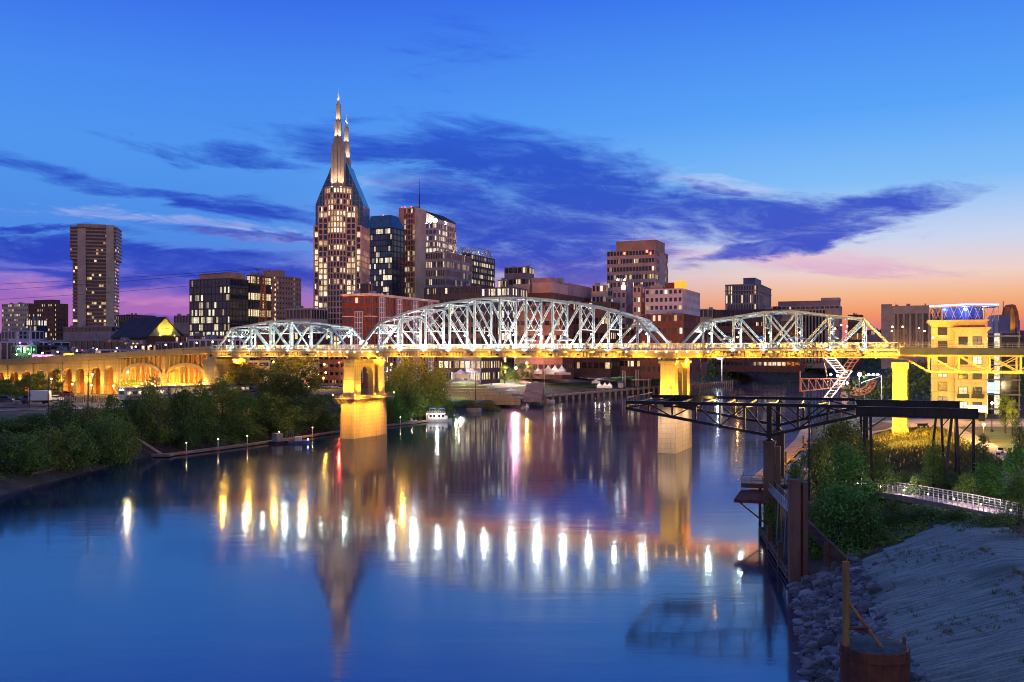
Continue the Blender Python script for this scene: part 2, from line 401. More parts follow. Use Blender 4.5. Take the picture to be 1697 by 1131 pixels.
def ground(x, y): return float(ground_np(np.array([x]), np.array([y]))[0])
def axis(segs):
    a = []
    for lo, hi, st in segs: a += list(np.arange(lo, hi, st))
    return np.array(sorted(set(np.round(a, 3))))
gx = axis([(-9000, -1500, 900), (-1500, -400, 100), (-400, -160, 16), (-160, 150, 2.5), (150, 420, 9), (420, 1600, 70), (1600, 9001, 800)])
gy = axis([(-400, 30, 40), (30, 380, 2.5), (380, 760, 7), (760, 1500, 30), (1500, 3000, 150), (3000, 15001, 1200)])
GX, GY = np.meshgrid(gx, gy)
GZ = ground_np(GX, GY)
rough = np.array([mnoise.noise(Vector((x * .11, y * .11, 0))) for x, y in zip(GX.ravel(), GY.ravel())]).reshape(GX.shape)
rough2 = np.array([mnoise.noise(Vector((x * .4, y * .4, 5))) for x, y in zip(GX.ravel(), GY.ravel())]).reshape(GX.shape)
dmin = np.minimum(polydist(GX, GY, SL), polydist(GX, GY, SR))
GZ = GZ + (rough * .7 + rough2 * .35) * sm(.5, 4, dmin) * (1 - sm(20, 30, dmin)) * (GZ > 0) * np.where((GX > 0) & (GY < 125), .12, 1.0)
nx, ny = len(gx), len(gy)
b = MB(); b.v = list(zip(GX.ravel(), GY.ravel(), GZ.ravel()))
b.f = [(j * nx + i, j * nx + i + 1, (j + 1) * nx + i + 1, (j + 1) * nx + i) for j in range(ny - 1) for i in range(nx - 1)]; b.m = [0] * len(b.f)
pmat('soil', (.085, .065, .045), (.045, .042, .026), .25, .95, bump=.5, bscale=1.5)
setting(b.build('ground', 'soil', smooth=True))

# the river: long-exposure water, nearly still, with faint swell
m, nt, bs = newmat('river_water')
nt.nodes.remove(bs)
mo = nt.nodes['Material Output']
v = coords(nt, 'Object', (1, 1, 1))
h1 = noise(nt, coords(nt, 'Object', (.05, .16, 1)), 1, 4, .55)
h2 = noise(nt, coords(nt, 'Object', (.5, 1.5, 1)), 1, 5, .6, .6)
h4 = noise(nt, coords(nt, 'Object', (.1, .42, 1)), 1, 3, .5, .5)
h3 = noise(nt, coords(nt, 'Object', (.012, .03, 1)), 1, 3, .5, 1.2)
calm = h3.step(.38, .62)
bn = nt.nodes.new('ShaderNodeBump'); bn.inputs['Strength'].default_value = .55; bn.inputs['Distance'].default_value = .022
nt.links.new((h1 * .9 + h4 * (calm * .9 + .5) + h2 * (calm * .3 + .16)).k, bn.inputs['Height'])
def lobe(r0, r1):
    g = nt.nodes.new('ShaderNodeBsdfGlossy'); g.distribution = 'GGX'; g.inputs['Color'].default_value = (.9, .96, 1, 1)
    nt.links.new((calm * r1 + r0).k, g.inputs['Roughness']); nt.links.new(bn.outputs[0], g.inputs['Normal']); return g
ga, gb = lobe(.05, .022), lobe(.135, .04)
gl = nt.nodes.new('ShaderNodeMixShader'); gl.inputs[0].default_value = .43
nt.links.new(ga.outputs[0], gl.inputs[1]); nt.links.new(gb.outputs[0], gl.inputs[2])
df = nt.nodes.new('ShaderNodeBsdfDiffuse'); df.inputs['Color'].default_value = (.003, .014, .045, 1)
fr = nt.nodes.new('ShaderNodeFresnel'); fr.inputs[0].default_value = 3.1
mx = nt.nodes.new('ShaderNodeMixShader')
nt.links.new(bn.outputs[0], fr.inputs['Normal'])
nt.links.new(((E(nt, fr.outputs[0]) * 1.02) + .05).clamp().k, mx.inputs[0])
nt.links.new(df.outputs[0], mx.inputs[1]); nt.links.new(gl.outputs[0], mx.inputs[2]); nt.links.new(mx.outputs[0], mo.inputs[0])
b = MB(); b.add([(-600, -300, 0), (4500, -300, 0), (4500, 2800, 0), (-600, 2800, 0)], [(0, 1, 2, 3)])
setting(b.build('river', 'river_water'))

def sheet(name, mat, pts, w, dz=.12, step=4, kind='structure'):
    """a strip of paving or turf of width w laid along a line on the ground"""
    b = MB(); P = [Vector(p) for p in pts]; rows = []
    for i in range(len(P) - 1):
        n = max(1, int((P[i + 1] - P[i]).length / step))
        rows += [P[i].lerp(P[i + 1], k / n) for k in range(n)]
    rows.append(P[-1]); m = max(2, int(w / step) + 1)
    for i, p in enumerate(rows):
        a = rows[max(0, i - 1)]; c = rows[min(len(rows) - 1, i + 1)]; d = (c - a).normalized(); nrm = Vector((-d.y, d.x))
        for k in range(m + 1):
            q = p + nrm * (w * (k / m - .5)); b.v.append((q.x, q.y, ground(q.x, q.y) + dz))
    M = m + 1
    b.f = [(i * M + k + 1, i * M + k, (i + 1) * M + k, (i + 1) * M + k + 1) for i in range(len(rows) - 1) for k in range(m)]; b.m = [0] * len(b.f)
    return setting(b.build(name, mat), kind)
pmat('asphalt', (.06, .058, .066), (.04, .04, .046), .4, .9)
pmat('paving', (.3, .25, .24), (.22, .18, .17), .6, .85)
pmat('lawn', (.05, .075, .02), (.03, .05, .014), .3, .95, bump=.4, bscale=3)
sheet('parking_lot', 'asphalt', [(-215, 300), (-128, 287)], 46)
sheet('riverside_road', 'asphalt', [(-250, 262), (-140, 245), (-112, 268), (-84, 318), (-60, 360)], 9, dz=.16)
sheet('greenway_path', 'paving', [(-230, 236), (-136, 226), (-122, 240), (-102, 268)], 3.5)
sheet('bank_lawn', 'lawn', [(-96, 330), (-72, 352), (-58, 372)], 20, dz=.1)
sheet('riverfront_lawn', 'lawn', [(-6, 520), (32, 575), (60, 620)], 42, dz=.14)
sheet('promenade', 'paving', [(-52, 440), (-36, 470), (30, 585), (76, 650)], 14, dz=.2)
sheet('first_street', 'asphalt', [(-120, 420), (-70, 480), (0, 590), (50, 670)], 12, dz=.2)

b = MB()
for i in range(22):
    a_ = Vector((-212 + 3.7 * i, 300 - .55 * i)); g = ground(a_.x, a_.y)
    for (dy0, dy1) in ((-20, -14.5), (6, 11.5)): b.add([(a_.x - .07, a_.y + dy0, g + .2), (a_.x + .07, a_.y + dy0, g + .2), (a_.x + .07, a_.y + dy1, g + .2), (a_.x - .07, a_.y + dy1, g + .2)], [(0, 1, 2, 3)])
pmat('road_paint', (.6, .6, .58), (.4, .4, .38), 2, .8)
setting(b.build('parking_markings', 'road_paint'))
# ------------------------------------------------------------------ the pedestrian truss bridge
# local frame: x along the bridge (0 over the tall pier), y across (- towards the viewer), z up
BRZ = -math.atan2(.405, .914)
BR = Vector((-44.9, 275.2, 0))
U = Vector((math.cos(BRZ), math.sin(BRZ), 0)); N = Vector((-U.y, U.x, 0))
def bp(x, y, z): return BR + U * x + N * y + Vector((0, 0, z))
bridge = thing('truss_footbridge', 'long white floodlit steel truss footbridge crossing the river on stone piers lit gold', 'bridge', BR, BRZ)
GP = 2.5
ZC, ZD, ZB = 25.2, 26.5, 24.15          # bottom chord, deck surface, girder underside
L0, L1 = -53.6, 95.8 + 53.6             # ends of the truss spans
YT = 5.5
SPANS = [(L0, -.8, [8.0, 8.9, 10.0, 10.0, 8.9, 8.0]), (.8, 95.0, [8.9, 11.4, 13.3, 14.4, 15.2, 15.4, 15.2, 14.4, 13.3, 11.4, 8.9]), (96.6, L1, [8.2, 9.1, 10.2, 10.2, 9.1, 8.2])]
WHITE = (.95, 1, .93); COOL = (.8, 1, .9)
rl_ = random.Random(4)
def truss_span(x0, x1, hs):
    n = len(hs) + 1; p = (x1 - x0) / n
    X = [x0 + p * i for i in range(n + 1)]; Z = [ZC] + [ZC + h for h in hs] + [ZC]
    big = n > 8; k = 1.0 if big else .86
    sp = MB()
    for i in range(1, n - 1):                                   # lateral lattice between the top chords
        a, c = (X[i], Z[i]), (X[i + 1], Z[i + 1])
        sp.beam((a[0], -YT, a[1]), (c[0], YT, c[1]), .2, .16); sp.beam((a[0], YT, a[1] - .05), (c[0], -YT, c[1] - .05), .2, .16)
        mid = ((a[0] + c[0]) / 2, (a[1] + c[1]) / 2)
        sp.beam((mid[0], -YT, mid[1] - .1), (mid[0], YT, mid[1] - .1), .16)
    span = sp.build('truss_span', 'truss_paint', bridge)
    for y in (-YT, YT):
        for i in range(n):                                      # top chord and end posts
            a, c = (X[i], y, Z[i]), (X[i + 1], y, Z[i + 1])
            if i in (0, n - 1):
                MB().beam(a, c, .62 * k, .62 * k).build('end_post', 'truss_paint', span)
        tc_ = MB()
        for i in range(1, n - 1):
            d = (X[i + 1] - X[i]) * .02
            tc_.beam((X[i] - d, y, Z[i]), (X[i + 1] + d, y, Z[i + 1]), .62 * k, .62 * k)
        tc_.build('top_chord', 'chord_shaded', span)
        bc = MB(); bc.beam((x0, y, ZC), (x1, y, ZC), .5, .42)
        for i in range(1, n): bc.box(X[i] - .55, X[i] + .55, y - .33, y + .33, ZC - .6, ZC + .5)     # gusset blocks
        bc.build('bottom_chord', 'girder_steel', span)
        for i in range(1, n):                                   # posts: two channels with lacing
            v = MB(); top = Z[i] - .32 * k; w = .2 * k
            hw = .3 * k
            v.box(X[i] - hw, X[i] - hw + .16, y - .24, y + .24, ZC + .5, top); v.box(X[i] + hw - .16, X[i] + hw, y - .24, y + .24, ZC + .5, top)
            zz = ZC + .8; f = 1
            while zz < top - .6:
                for yy in (y - .2, y + .2): v.beam((X[i] - hw * f, yy, zz), (X[i] + hw * f, yy, zz + .55), .09, .07)
                zz += .55; f = -f
            v.build('vertical', 'truss_paint', span)
        mid = n / 2
        for i in range(1, n - 1):                               # diagonals fall towards the middle of the span
            if i + 1 <= math.floor(mid): prs = [(i, i + 1)]
            elif i >= math.ceil(mid): prs = [(i + 1, i)]
            else: prs = [(i, i + 1), (i + 1, i)]
            for s_, (a, c) in enumerate(prs):
                yo = .1 * (-1 if s_ else 1); d = MB(); w = .4 * k if len(prs) == 1 else .26
                P, Q = (X[a], y + yo, Z[a] - .2), (X[c], y + yo, ZC + .4)
                pv, qv = Vector(P), Vector(Q); ax = (qv - pv).normalized(); sd = Vector((ax.z, 0, -ax.x)) * (w / 2)
                d.beam(pv + sd, qv + sd, .14, .3, up=(0, 1, 0)); d.beam(pv - sd, qv - sd, .14, .3, up=(0, 1, 0))
                m_ = int((qv - pv).length / .8)
                for j in range(m_):
                    d.beam(pv.lerp(qv, j / m_) + sd * (1 if j % 2 else -1), pv.lerp(qv, (j + 1) / m_) - sd * (1 if j % 2 else -1), .08, .08)
                d.build('diagonal', 'truss_paint', span)
    for i in range(1, n):                                       # sway frames across the walkway
        s_ = MB(); zl = ZC + 6.4; zt = Z[i] - .5
        s_.beam((X[i], -YT, zt), (X[i], YT, zt), .2, .3)
        if zt - zl > 1.2:
            s_.beam((X[i], -YT, zl), (X[i], YT, zl), .18, .26)
            m_ = max(1, round((zt - zl) / 4.2))
            for j in range(m_):
                za, zb = zl + (zt - zl) * j / m_, zl + (zt - zl) * (j + 1) / m_
                for (ya, yb) in ((-YT, 0), (0, YT)):
                    s_.beam((X[i], ya, za), (X[i], yb, zb), .13); s_.beam((X[i] + .03, ya, zb), (X[i] + .03, yb, za), .13)
        s_.build('sway_frame', 'truss_paint', span)
    for e, (i0, i1) in enumerate(((0, 1), (n, n - 1))):         # ornamental portal lattice
        pt = MB(); P0, P1 = Vector((X[i0], 0, Z[i0])), Vector((X[i1], 0, Z[i1]))
        a_, c_ = P0.lerp(P1, .68), P0.lerp(P1, .97)
        pt.beam(a_ + Vector((0, -YT, 0)), a_ + Vector((0, YT, 0)), .25); pt.beam(c_ + Vector((0, -YT, 0)), c_ + Vector((0, YT, 0)), .25)
        for j in range(8):
            y_ = -YT + 11 * j / 8
            pt.beam(a_ + Vector((0, y_, 0)), c_ + Vector((0, y_ + 11 / 8, 0)), .1); pt.beam(c_ + Vector((0, y_, 0)), a_ + Vector((0, y_ + 11 / 8, 0)), .1)
        pt.build('portal_brace', 'truss_paint', span)
    for i in range(1, n):                                       # floodlights outside and lamps inside
        fx = MB(); fx.beam((X[i], -YT - .3, ZC - .3), (X[i], -YT - 1.7, ZC - .5), .1); fx.box(X[i] - .3, X[i] + .3, -YT - 2.0, -YT - 1.5, ZC - .55, ZC - .1)
        fx.build('floodlight', 'black_metal', span)
        c = WHITE if big else COOL
        lamp('SPOT', (X[i], -YT - 2.0, ZC + .05), 620 * hs[i - 1] / 10 * (1.3 if big else .9), c, span, (X[i], -YT + .4, Z[i] + 1), .25, 96, .7, linear=True)
        ln = MB(); ln.beam((X[i] - .3, YT - .25, ZC + 5.4), (X[i] - .3, YT - 1.0, ZC + 5.6), .08); ln.build('lamp_bracket', 'black_metal', span)
        MB().ball((X[i] - .3, YT - 1.05, ZC + 5.3), .2, 6).build('lamp_bulb', 'bulb_cool' if big else ('bulb_white' if i % 3 else 'bulb_green'), span)
        lamp('POINT', (X[i] + rl_.uniform(-.8, .8), .8, ZC + 3.2 + rl_.uniform(-.6, .9)), (4600 if big else 3000) * rl_.uniform(.55, 1.5), c, span, None, .4)
    return X
for sp_ in SPANS: truss_span(*sp_)
# deck, fascia girders, railings
d = MB(); d.box(L0, L1, -YT + .45, YT - .45, ZD - .45, ZD)
d.build('deck', 'bridge_concrete', bridge)
for y in (-1, 1):
    g = MB(); y0, y1 = sorted((y * (YT + .4), y * (YT + 1.2)))
    g.box(L0, L1, y0, y1, ZD - .75, ZD - .1); g.build('deck_edge', 'deck_edge', bridge)
    g = MB(); y0, y1 = sorted((y * (YT + .38), y * (YT + .62)))
    g.box(L0, L1, y0, y1, ZB + .22, ZB + 1.35); g.box(L0, L1, min(y * (YT + .2), y * (YT + .9)), max(y * (YT + .2), y * (YT + .9)), ZB, ZB + .2)
    k = int((L1 - L0) / .9)
    for i in range(k): g.box(L0 + .9 * i, L0 + .9 * i + .12, *sorted((y * (YT + .6), y * (YT + .86))), ZB + .2, ZB + 1.35)
    g.build('fascia_girder', 'girder_steel', bridge)
    r = MB(); yr = y * (YT + 1.0); k = int((L1 - L0) / 2.0)
    for i in range(k + 1): r.box(L0 + 2.0 * i - .05, L0 + 2.0 * i + .05, yr - .05, yr + .05, ZD - .1, ZD + 1.3)
    r.box(L0, L1, yr - .05, yr + .05, ZD + 1.22, ZD + 1.34); r.box(L0, L1, yr - .03, yr + .03, ZD + .2, ZD + .27)
    for i in range(k * 8): r.box(L0 + .25 * i, L0 + .25 * i + .03, yr - .015, yr + .015, ZD + .25, ZD + 1.24)
    r.build('railing', 'pale_paint', bridge)
fb = MB()
for i in range(int((L1 - L0) / 3.8)): x = L0 + 3.8 * i; fb.box(x - .15, x + .15, -YT - .36, YT + .36, ZB + .3, ZD - .47)
fb.build('floor_beams', 'girder_steel', bridge)
# overlook balconies over the two river piers
for xo, w in ((-.5, 11.5), (95.5, 11.5)):
    o = MB(); poly = [(xo - w, ZD - .78), (xo - w + 3, ZB + .25), (xo + w - 3, ZB + .25), (xo + w, ZD - .78)]
    o.xprism(poly, -YT - 2.7, -YT - 1.3); ov = o.build('overlook', 'bridge_concrete', bridge)
    o = MB(); o.box(xo - w, xo + w, -YT - 2.9, -YT - 1.25, ZD - .76, ZD - .4); o.build('overlook_floor', 'pale_paint', ov)
    o = MB()
    for i in range(24): o.box(xo - w + i * (2 * w - .08) / 23, xo - w + i * (2 * w - .08) / 23 + .08, -YT - 2.85, -YT - 2.75, ZD - .4, ZD + 1.25)
    o.box(xo - w, xo + w, -YT - 2.87, -YT - 2.73, ZD + 1.22, ZD + 1.34)
    for i in range(60): o.box(xo - w + i * 2 * w / 60 + .1, xo - w + i * 2 * w / 60 + .2, -YT - 2.83, -YT - 2.77, ZD - .35, ZD + 1.2)
    o.build('overlook_railing', 'pale_paint', ov)
    for i in range(9):
        x = xo - w + 1 + i * (2 * w - 2) / 8
        MB().ball((x, -YT - 2.95, ZD - .85), .16, 6).build('balcony_light', 'bulb_warm', ov)
    lamp('SPOT', (xo - w + 2, -YT - 4.2, ZB - 1.5), 3600, GOLD, ov, (xo - 2, -YT - 1, ZD), .3, 120, .8)
    lamp('SPOT', (xo + w - 2, -YT - 4.2, ZB - 1.5), 3600, GOLD, ov, (xo + 2, -YT - 1, ZD), .3, 120, .8)
# gold light under the edges
for i in range(22):
    x = L0 + 5 + i * (L1 - L0 - 10) / 21
    lamp('SPOT', (x, -YT - 3.2, ZB - 1.6), 3000, GOLD, bridge, (x, -YT, ZB + .9), .3, 130, .8)
for i in range(26):  # added floating spots, no fixtures: turn the underside orange for the water's reflection
    x = L0 + 3 + i * (L1 - L0 - 6) / 25
    lamp('SPOT', (x, 1.5, ZB - 2.0), 160000, (1, .27, .01), bridge, (x, 4.2, ZB + 1.4), .3, 140, .9)
# river piers
def pier(x, platform):
    def leg(b, ya, yb, z0, z1, w0, w1, ins0, ins1):
        vs = [(x - w0, ya - ins0 * (ya < 0), z0), (x + w0, ya - ins0 * (ya < 0), z0), (x + w0, yb + ins0 * (yb > 0), z0), (x - w0, yb + ins0 * (yb > 0), z0),
              (x - w1, ya - ins1 * (ya < 0), z1), (x + w1, ya - ins1 * (ya < 0), z1), (x + w1, yb + ins1 * (yb > 0), z1), (x - w1, yb + ins1 * (yb > 0), z1)]
        b.add(vs, [(0, 3, 2, 1), (4, 5, 6, 7), (0, 1, 5, 4), (1, 2, 6, 5), (2, 3, 7, 6), (3, 0, 4, 7)])
    b = MB(); leg(b, -8.8, 8.8, -2.5, 11.9, 2.35, 2.2, .5, .2)
    p_ = b.build('pier', 'pier_stone', bridge)
    b = MB(); b.box(x - 2.42, x + 2.42, -9.25, 9.25, 11.9, 12.35); b.build('pier_ledge', 'pier_stone', p_)
    # shaft with a pointed arch through it: drawn across the bridge (y-z) and given the pier's thickness
    zt, zs, z0 = 22.7, 18.6, 12.35
    ow = 3.3
    arc = []
    for i in range(9):
        t_ = i / 8; arc.append((-ow + ow * (1 - math.cos(t_ * PI / 2)) , zs + 2.9 * math.sin(t_ * PI / 2) ** .9 if t_ else zs))
    arc = arc + [(-y, z) for y, z in arc[::-1][1:]]
    s_ = MB()
    leg(s_, -8.6, -4.9, z0, zs, 2.0, 1.85, 0, -.35); leg(s_, 4.9, 8.6, z0, zs, 2.0, 1.85, 0, -.35)
    s_.box(x - .95, x + .95, -4.9, -ow, z0, zs); s_.box(x - .95, x + .95, ow, 4.9, z0, zs)
    for i in range(len(arc) - 1):
        (ya, za), (yb, zb) = arc[i], arc[i + 1]
        w = .95
        s_.add([(x - w, ya, za), (x + w, ya, za), (x + w, yb, zb), (x - w, yb, zb), (x - w, ya, zt), (x + w, ya, zt), (x + w, yb, zt), (x - w, yb, zt)],
               [(0, 3, 2, 1), (4, 5, 6, 7), (0, 1, 5, 4), (2, 3, 7, 6), (1, 2, 6, 5), (3, 0, 4, 7)])
    for sgn in (-1, 1):
        ya, yb = sorted((sgn * 4.9, sgn * 8.25)); s_.box(x - 1.85, x + 1.85, ya, yb, zs, zt)
        ya, yb = sorted((sgn * ow, sgn * 4.9)); s_.box(x - .95, x + .95, ya, yb, zs, zt)
    s_.build('pier_shaft', 'pier_stone', p_)
    b = MB(); b.box(x - 2.3, x + 2.3, -8.8, 8.8, zt, zt + .55); b.box(x - 2.1, x + 2.1, -8.5, 8.5, zt + .55, zt + .8); b.build('pier_cap', 'pier_stone', p_)
    b = MB()
    for y in (-YT, YT): b.box(x - 2.0, x + 2.0, y - .5, y + .5, zt + .8, ZB - .02)
    b.build('bearing', 'girder_steel', p_)
    if platform:
        b = MB(); e = 1.7
        b.box(x - 2.3 - e, x + 2.3 + e, -9.2 - e, -9.27, 11.75, 11.9); b.box(x - 2.3 - e, x + 2.3 + e, 9.27, 9.2 + e, 11.75, 11.9)
        b.box(x - 2.3 - e, x - 2.45, -9.27, 9.27, 11.75, 11.9); b.box(x + 2.45, x + 2.3 + e, -9.27, 9.27, 11.75, 11.9)
        pl = b.build('work_platform', 'girder_steel', p_)
        rl = MB(); st = MB(); X0, X1, Y0, Y1 = x - 2.2 - e, x + 2.2 + e, -9.1 - e, 9.1 + e
        ring = [(X0, Y0), (X1, Y0), (X1, Y1), (X0, Y1)]
        for i in range(4):
            a_, c_ = Vector((*ring[i], 0)), Vector((*ring[(i + 1) % 4], 0)); L = (c_ - a_).length; k = max(2, int(L / 1.3))
            inn = Vector((-(c_ - a_).normalized().y, (c_ - a_).normalized().x, 0)) * 1.5
            for j in range(k):
                q = a_.lerp(c_, j / k); q2 = a_.lerp(c_, (j + .8) / k)
                rl.beam(q + Vector((0, 0, 11.9)), q + Vector((0, 0, 12.9)), .07)
                st.beam(q + Vector((0, 0, 11.75)), q2 + inn + Vector((0, 0, 10.3)), .09); st.beam(q + Vector((0, 0, 11.75)), q + inn + Vector((0, 0, 10.3)), .09)
            for z in (12.9, 12.4): rl.beam(a_ + Vector((0, 0, z)), c_ + Vector((0, 0, z)), .06)
        rl.build('railing', 'girder_steel', pl); st.build('bracket', 'girder_steel', pl)
        ld = MB()
        for dx_ in (-.25, .25): ld.beam((x + 1.0, -1.2 + dx_, 12.4), (x + 1.0, -1.2 + dx_, 20.5), .06)
        for i in range(20): ld.beam((x + 1.0, -1.45, 12.6 + .4 * i), (x + 1.0, -.95, 12.6 + .4 * i), .05)
        ld.build('ladder', 'black_metal', p_)
        for (ax_, ay_) in ((X0, Y0), (X1, Y0), (X1, Y1), (X1, 0.0)):
            MB().ball((ax_, ay_, 13.0), .2, 6).build('pier_light', 'bulb_gold', p_)
    zz = 12.6 if platform else 12.8
    return p_, zz
p1_, zz = pier(0, True)
for (lx, ly, tx, ty, pw) in ((-1.2, -10.7, -.6, -8, 3300), (1.2, -10.7, .8, -8, 3300), (3.9, -6.2, 1.9, -6.0, 2600), (3.9, 5.8, 1.9, 6, 2600), (3.9, 1.0, 1.9, 0, 900), (-3.9, -6, -1.9, -6, 1500)):
    lamp('SPOT', (lx, ly, zz), pw * GP, GOLD, p1_, (tx, ty, 19.5), .25, 95, .8)
# the lamps on the platform also spill down the lower block
for (lx, ly, pw) in ((-1, -15, 2400), (9, -10, 3600), (9, 3, 3600)):
    lamp('SPOT', (lx, ly, 14.5), pw * 10, (1, .4, .03), p1_, (0, ly * .6, 5), .4, 80, .9)
p2_, zz = pier(95.8, False)
for (lx, ly, tx, ty, pw) in ((94.9, -11.5, 95.2, -8, 4200), (96.8, -11.5, 96.4, -8, 4200), (100, -6.2, 97.7, -6.0, 3800), (100, 5.8, 97.7, 6, 2800)):
    lamp('SPOT', (lx, ly, zz), pw * GP, GOLD, p2_, (tx, ty, 19.5), .25, 95, .8)
for (lx, ly, pw) in ((95, -17, 2600), (104, -12, 3000), (104, 2, 2600)):
    lamp('SPOT', (lx, ly, 13.5), pw * 3.4, (1, .66, .48), p2_, (95.8, ly * .6, 4), .4, 80, .9)
# abutment piers on both banks
def land_pier(x, zg, z1=23.3, hw=1.5):
    b = MB(); b.box(x - hw - .3, x + hw + .3, -7.3, 7.3, zg - 1, zg + 2.2); b.box(x - hw, x + hw, -6.9, 6.9, zg + 2.2, z1 - 1.6); b.box(x - hw - .35, x + hw + .35, -7.3, 7.3, z1 - 1.6, z1)
    b.box(x - hw - .18, x + hw + .18, -6.3, -4.4, zg + 2.2, z1 - 1.62); b.box(x - hw - .18, x + hw + .18, 4.4, 6.3, zg + 2.2, z1 - 1.62)
    p_ = b.build('pier', 'pier_stone', bridge)
    b = MB()
    for y in (-YT, YT): b.box(x - 1.2, x + 1.2, y - .5, y + .5, z1, ZB)
    b.build('bearing', 'girder_steel', p_)
    return p_
pr = land_pier(L1 + .4, 6.0)
lamp('SPOT', (L1 - .2, -10.5, 9), 2400, GOLD, pr, (L1 + .4, -6.5, 18), .3, 90, .8)
lamp('SPOT', (L1 + 4.8, -4, 9), 1300, GOLD, pr, (L1 + 1, -4, 18), .3, 100, .8)
lamp('SPOT', (L1 - 4.2, 0, 9), 1300, GOLD, pr, (L1 - 1, 0, 18), .3, 100, .8)
pr = land_pier(L0 - .6, 10.0, 23.3, 2.2)
lamp('SPOT', (L0 - .5, -11, 12), 10000, GOLD, pr, (L0 - .5, -6.5, 19), .3, 90, .8)
lamp('SPOT', (L0 + 5, -5, 12), 5500, GOLD, pr, (L0 + 2, -4, 19), .3, 100, .8)
# the deck's far approach on the right: plate girder coloured dark to look unlit, over a yellow Warren truss
ap = MB(); XA, XB = L1 + .3, L1 + 62
def zap(x): return ZD - .006 * (x - L1)
for y in (-1, 1):
    ap.add([(XA, y * 6.2, zap(XA) - 1.5), (XB, y * 6.2, zap(XB) - 1.5), (XB, y * 6.2, zap(XB) + .15), (XA, y * 6.2, zap(XA) + .15),
            (XA, y * 5.9, zap(XA) - 1.5), (XB, y * 5.9, zap(XB) - 1.5), (XB, y * 5.9, zap(XB) + .15), (XA, y * 5.9, zap(XA) + .15)],
           [(0, 1, 2, 3), (7, 6, 5, 4), (3, 2, 6, 7), (0, 4, 5, 1), (0, 3, 7, 4), (1, 5, 6, 2)])
ap.add([(XA, -5.9, zap(XA) - .3), (XB, -5.9, zap(XB) - .3), (XB, 5.9, zap(XB) - .3), (XA, 5.9, zap(XA) - .3)], [(0, 1, 2, 3)])
apo = ap.build('approach_deck', 'approach_unlit', bridge)
r = MB()
for y in (-6.05, 6.05):
    for i in range(31):
        x = XA + 2 * i; r.box(x - .04, x + .04, y - .04, y + .04, zap(x) + .1, zap(x) + 1.25)
    for dz_ in (.45, .85, 1.22): r.beam((XA, y, zap(XA) + dz_), (XB, y, zap(XB) + dz_), .06)
r.build('railing', 'metal_grey', apo)
for y in (-4.6, 4.6):
    wt = MB(); zt, zb = ZD - 1.75, ZD - 5.5; n = 10; pn = (XB - XA) / n
    wt.beam((XA, y, zt), (XB, y, zt), .5, .42); wt.beam((XA + pn, y, zb), (XB, y, zb), .5, .42)
    for i in range(1, n): wt.beam((XA + pn * i, y, zt), (XA + pn * i, y, zb), .42, .36)
    for i in range(n):
        a_, c_ = XA + pn * i, XA + pn * (i + 1)
        if i in (0, 1, 2) : wt.beam((a_, y, zt), (c_, y, zb), .46, .36)
        elif i == 3: wt.beam((a_, y - .05, zt), (c_, y - .05, zb), .2); wt.beam((a_, y + .08, zb), (c_, y + .08, zt), .2)
        else: wt.beam((a_, y, zb), (c_, y, zt), .46, .36)
    wt.build('approach_truss', 'gold_stucco', apo)
for x in (XA + 8, XA + 17, XA + 25, XA + 34):
    lamp('SPOT', (x, -12, ZD - 9), 6500, (1, .52, .04), apo, (x, -4.6, ZD - 3.5), .4, 100, .9)
tw = MB()
for (dx_, dy_) in ((-.9, -.9), (.9, -.9), (.9, .9), (-.9, .9)): tw.beam((XA + 31 + dx_ * 2, dy_ * 3, 8), (XA + 31 + dx_ * 2, dy_ * 3, ZD - 5.7), .35)
for z in (9, 13, 17):
    tw.beam((XA + 29.2, -2.7, z), (XA + 32.8, -2.7, z + 4), .2); tw.beam((XA + 32.8, -2.7, z + .1), (XA + 29.2, -2.7, z + 4.1), .2); tw.beam((XA + 29.2, -2.7, z), (XA + 32.8, -2.7, z), .2)
tw.build('trestle_tower', 'gold_stucco', apo)
MB().ball((XA + 7, -6.2, ZD + 2.4), .2, 6).build('lamp_bulb', 'bulb_warm', apo)
MB().beam((XA + 7, -6.1, ZD), (XA + 7, -6.1, ZD + 2.3), .09).build('lamp_post', 'black_metal', apo)

# ------------------------------------------------------------------ arched viaduct that carries the walkway into town on the left
vd = thing('arched_viaduct', 'concrete arched viaduct glowing gold, carrying the walkway down into town on the left bank', 'viaduct', BR + U * (L0 - 1), BRZ)
VL = 134.0
def zv(s): return ZD - .046 * s                                # walkway height, s metres back from the truss
def vwall(x0, x1, za0, za1, y0, y1, arches, zg, mat, name):
    """a wall from x1 (right) to x0 (left) pierced by arches (centre, half width, springing height)"""
    b = MB(); xs = x0
    top = lambda x: za0 + (za1 - za0) * (x - x0) / (x1 - x0)
    def pr(a, c, za, zc):
        if c - a < .01: return
        b.add([(a, y0, za), (c, y0, zc), (c, y1, zc), (a, y1, za), (a, y0, top(a)), (c, y0, top(c)), (c, y1, top(c)), (a, y1, top(a))],
              [(0, 3, 2, 1), (4, 5, 6, 7), (0, 1, 5, 4), (1, 2, 6, 5), (2, 3, 7, 6), (3, 0, 4, 7)])
    for (c, hw, zs) in sorted(arches):
        pr(xs, c - hw, zg, zg)
        k = 10
        for i in range(k):
            a0, a1 = PI - PI * i / k, PI - PI * (i + 1) / k
            pr(c + hw * math.cos(a0), c + hw * math.cos(a1), zs + hw * math.sin(a0), zs + hw * math.sin(a1))
        xs = c + hw
    pr(xs, x1, zg, zg)
    return b.build(name, mat, vd)
zg = 9.8
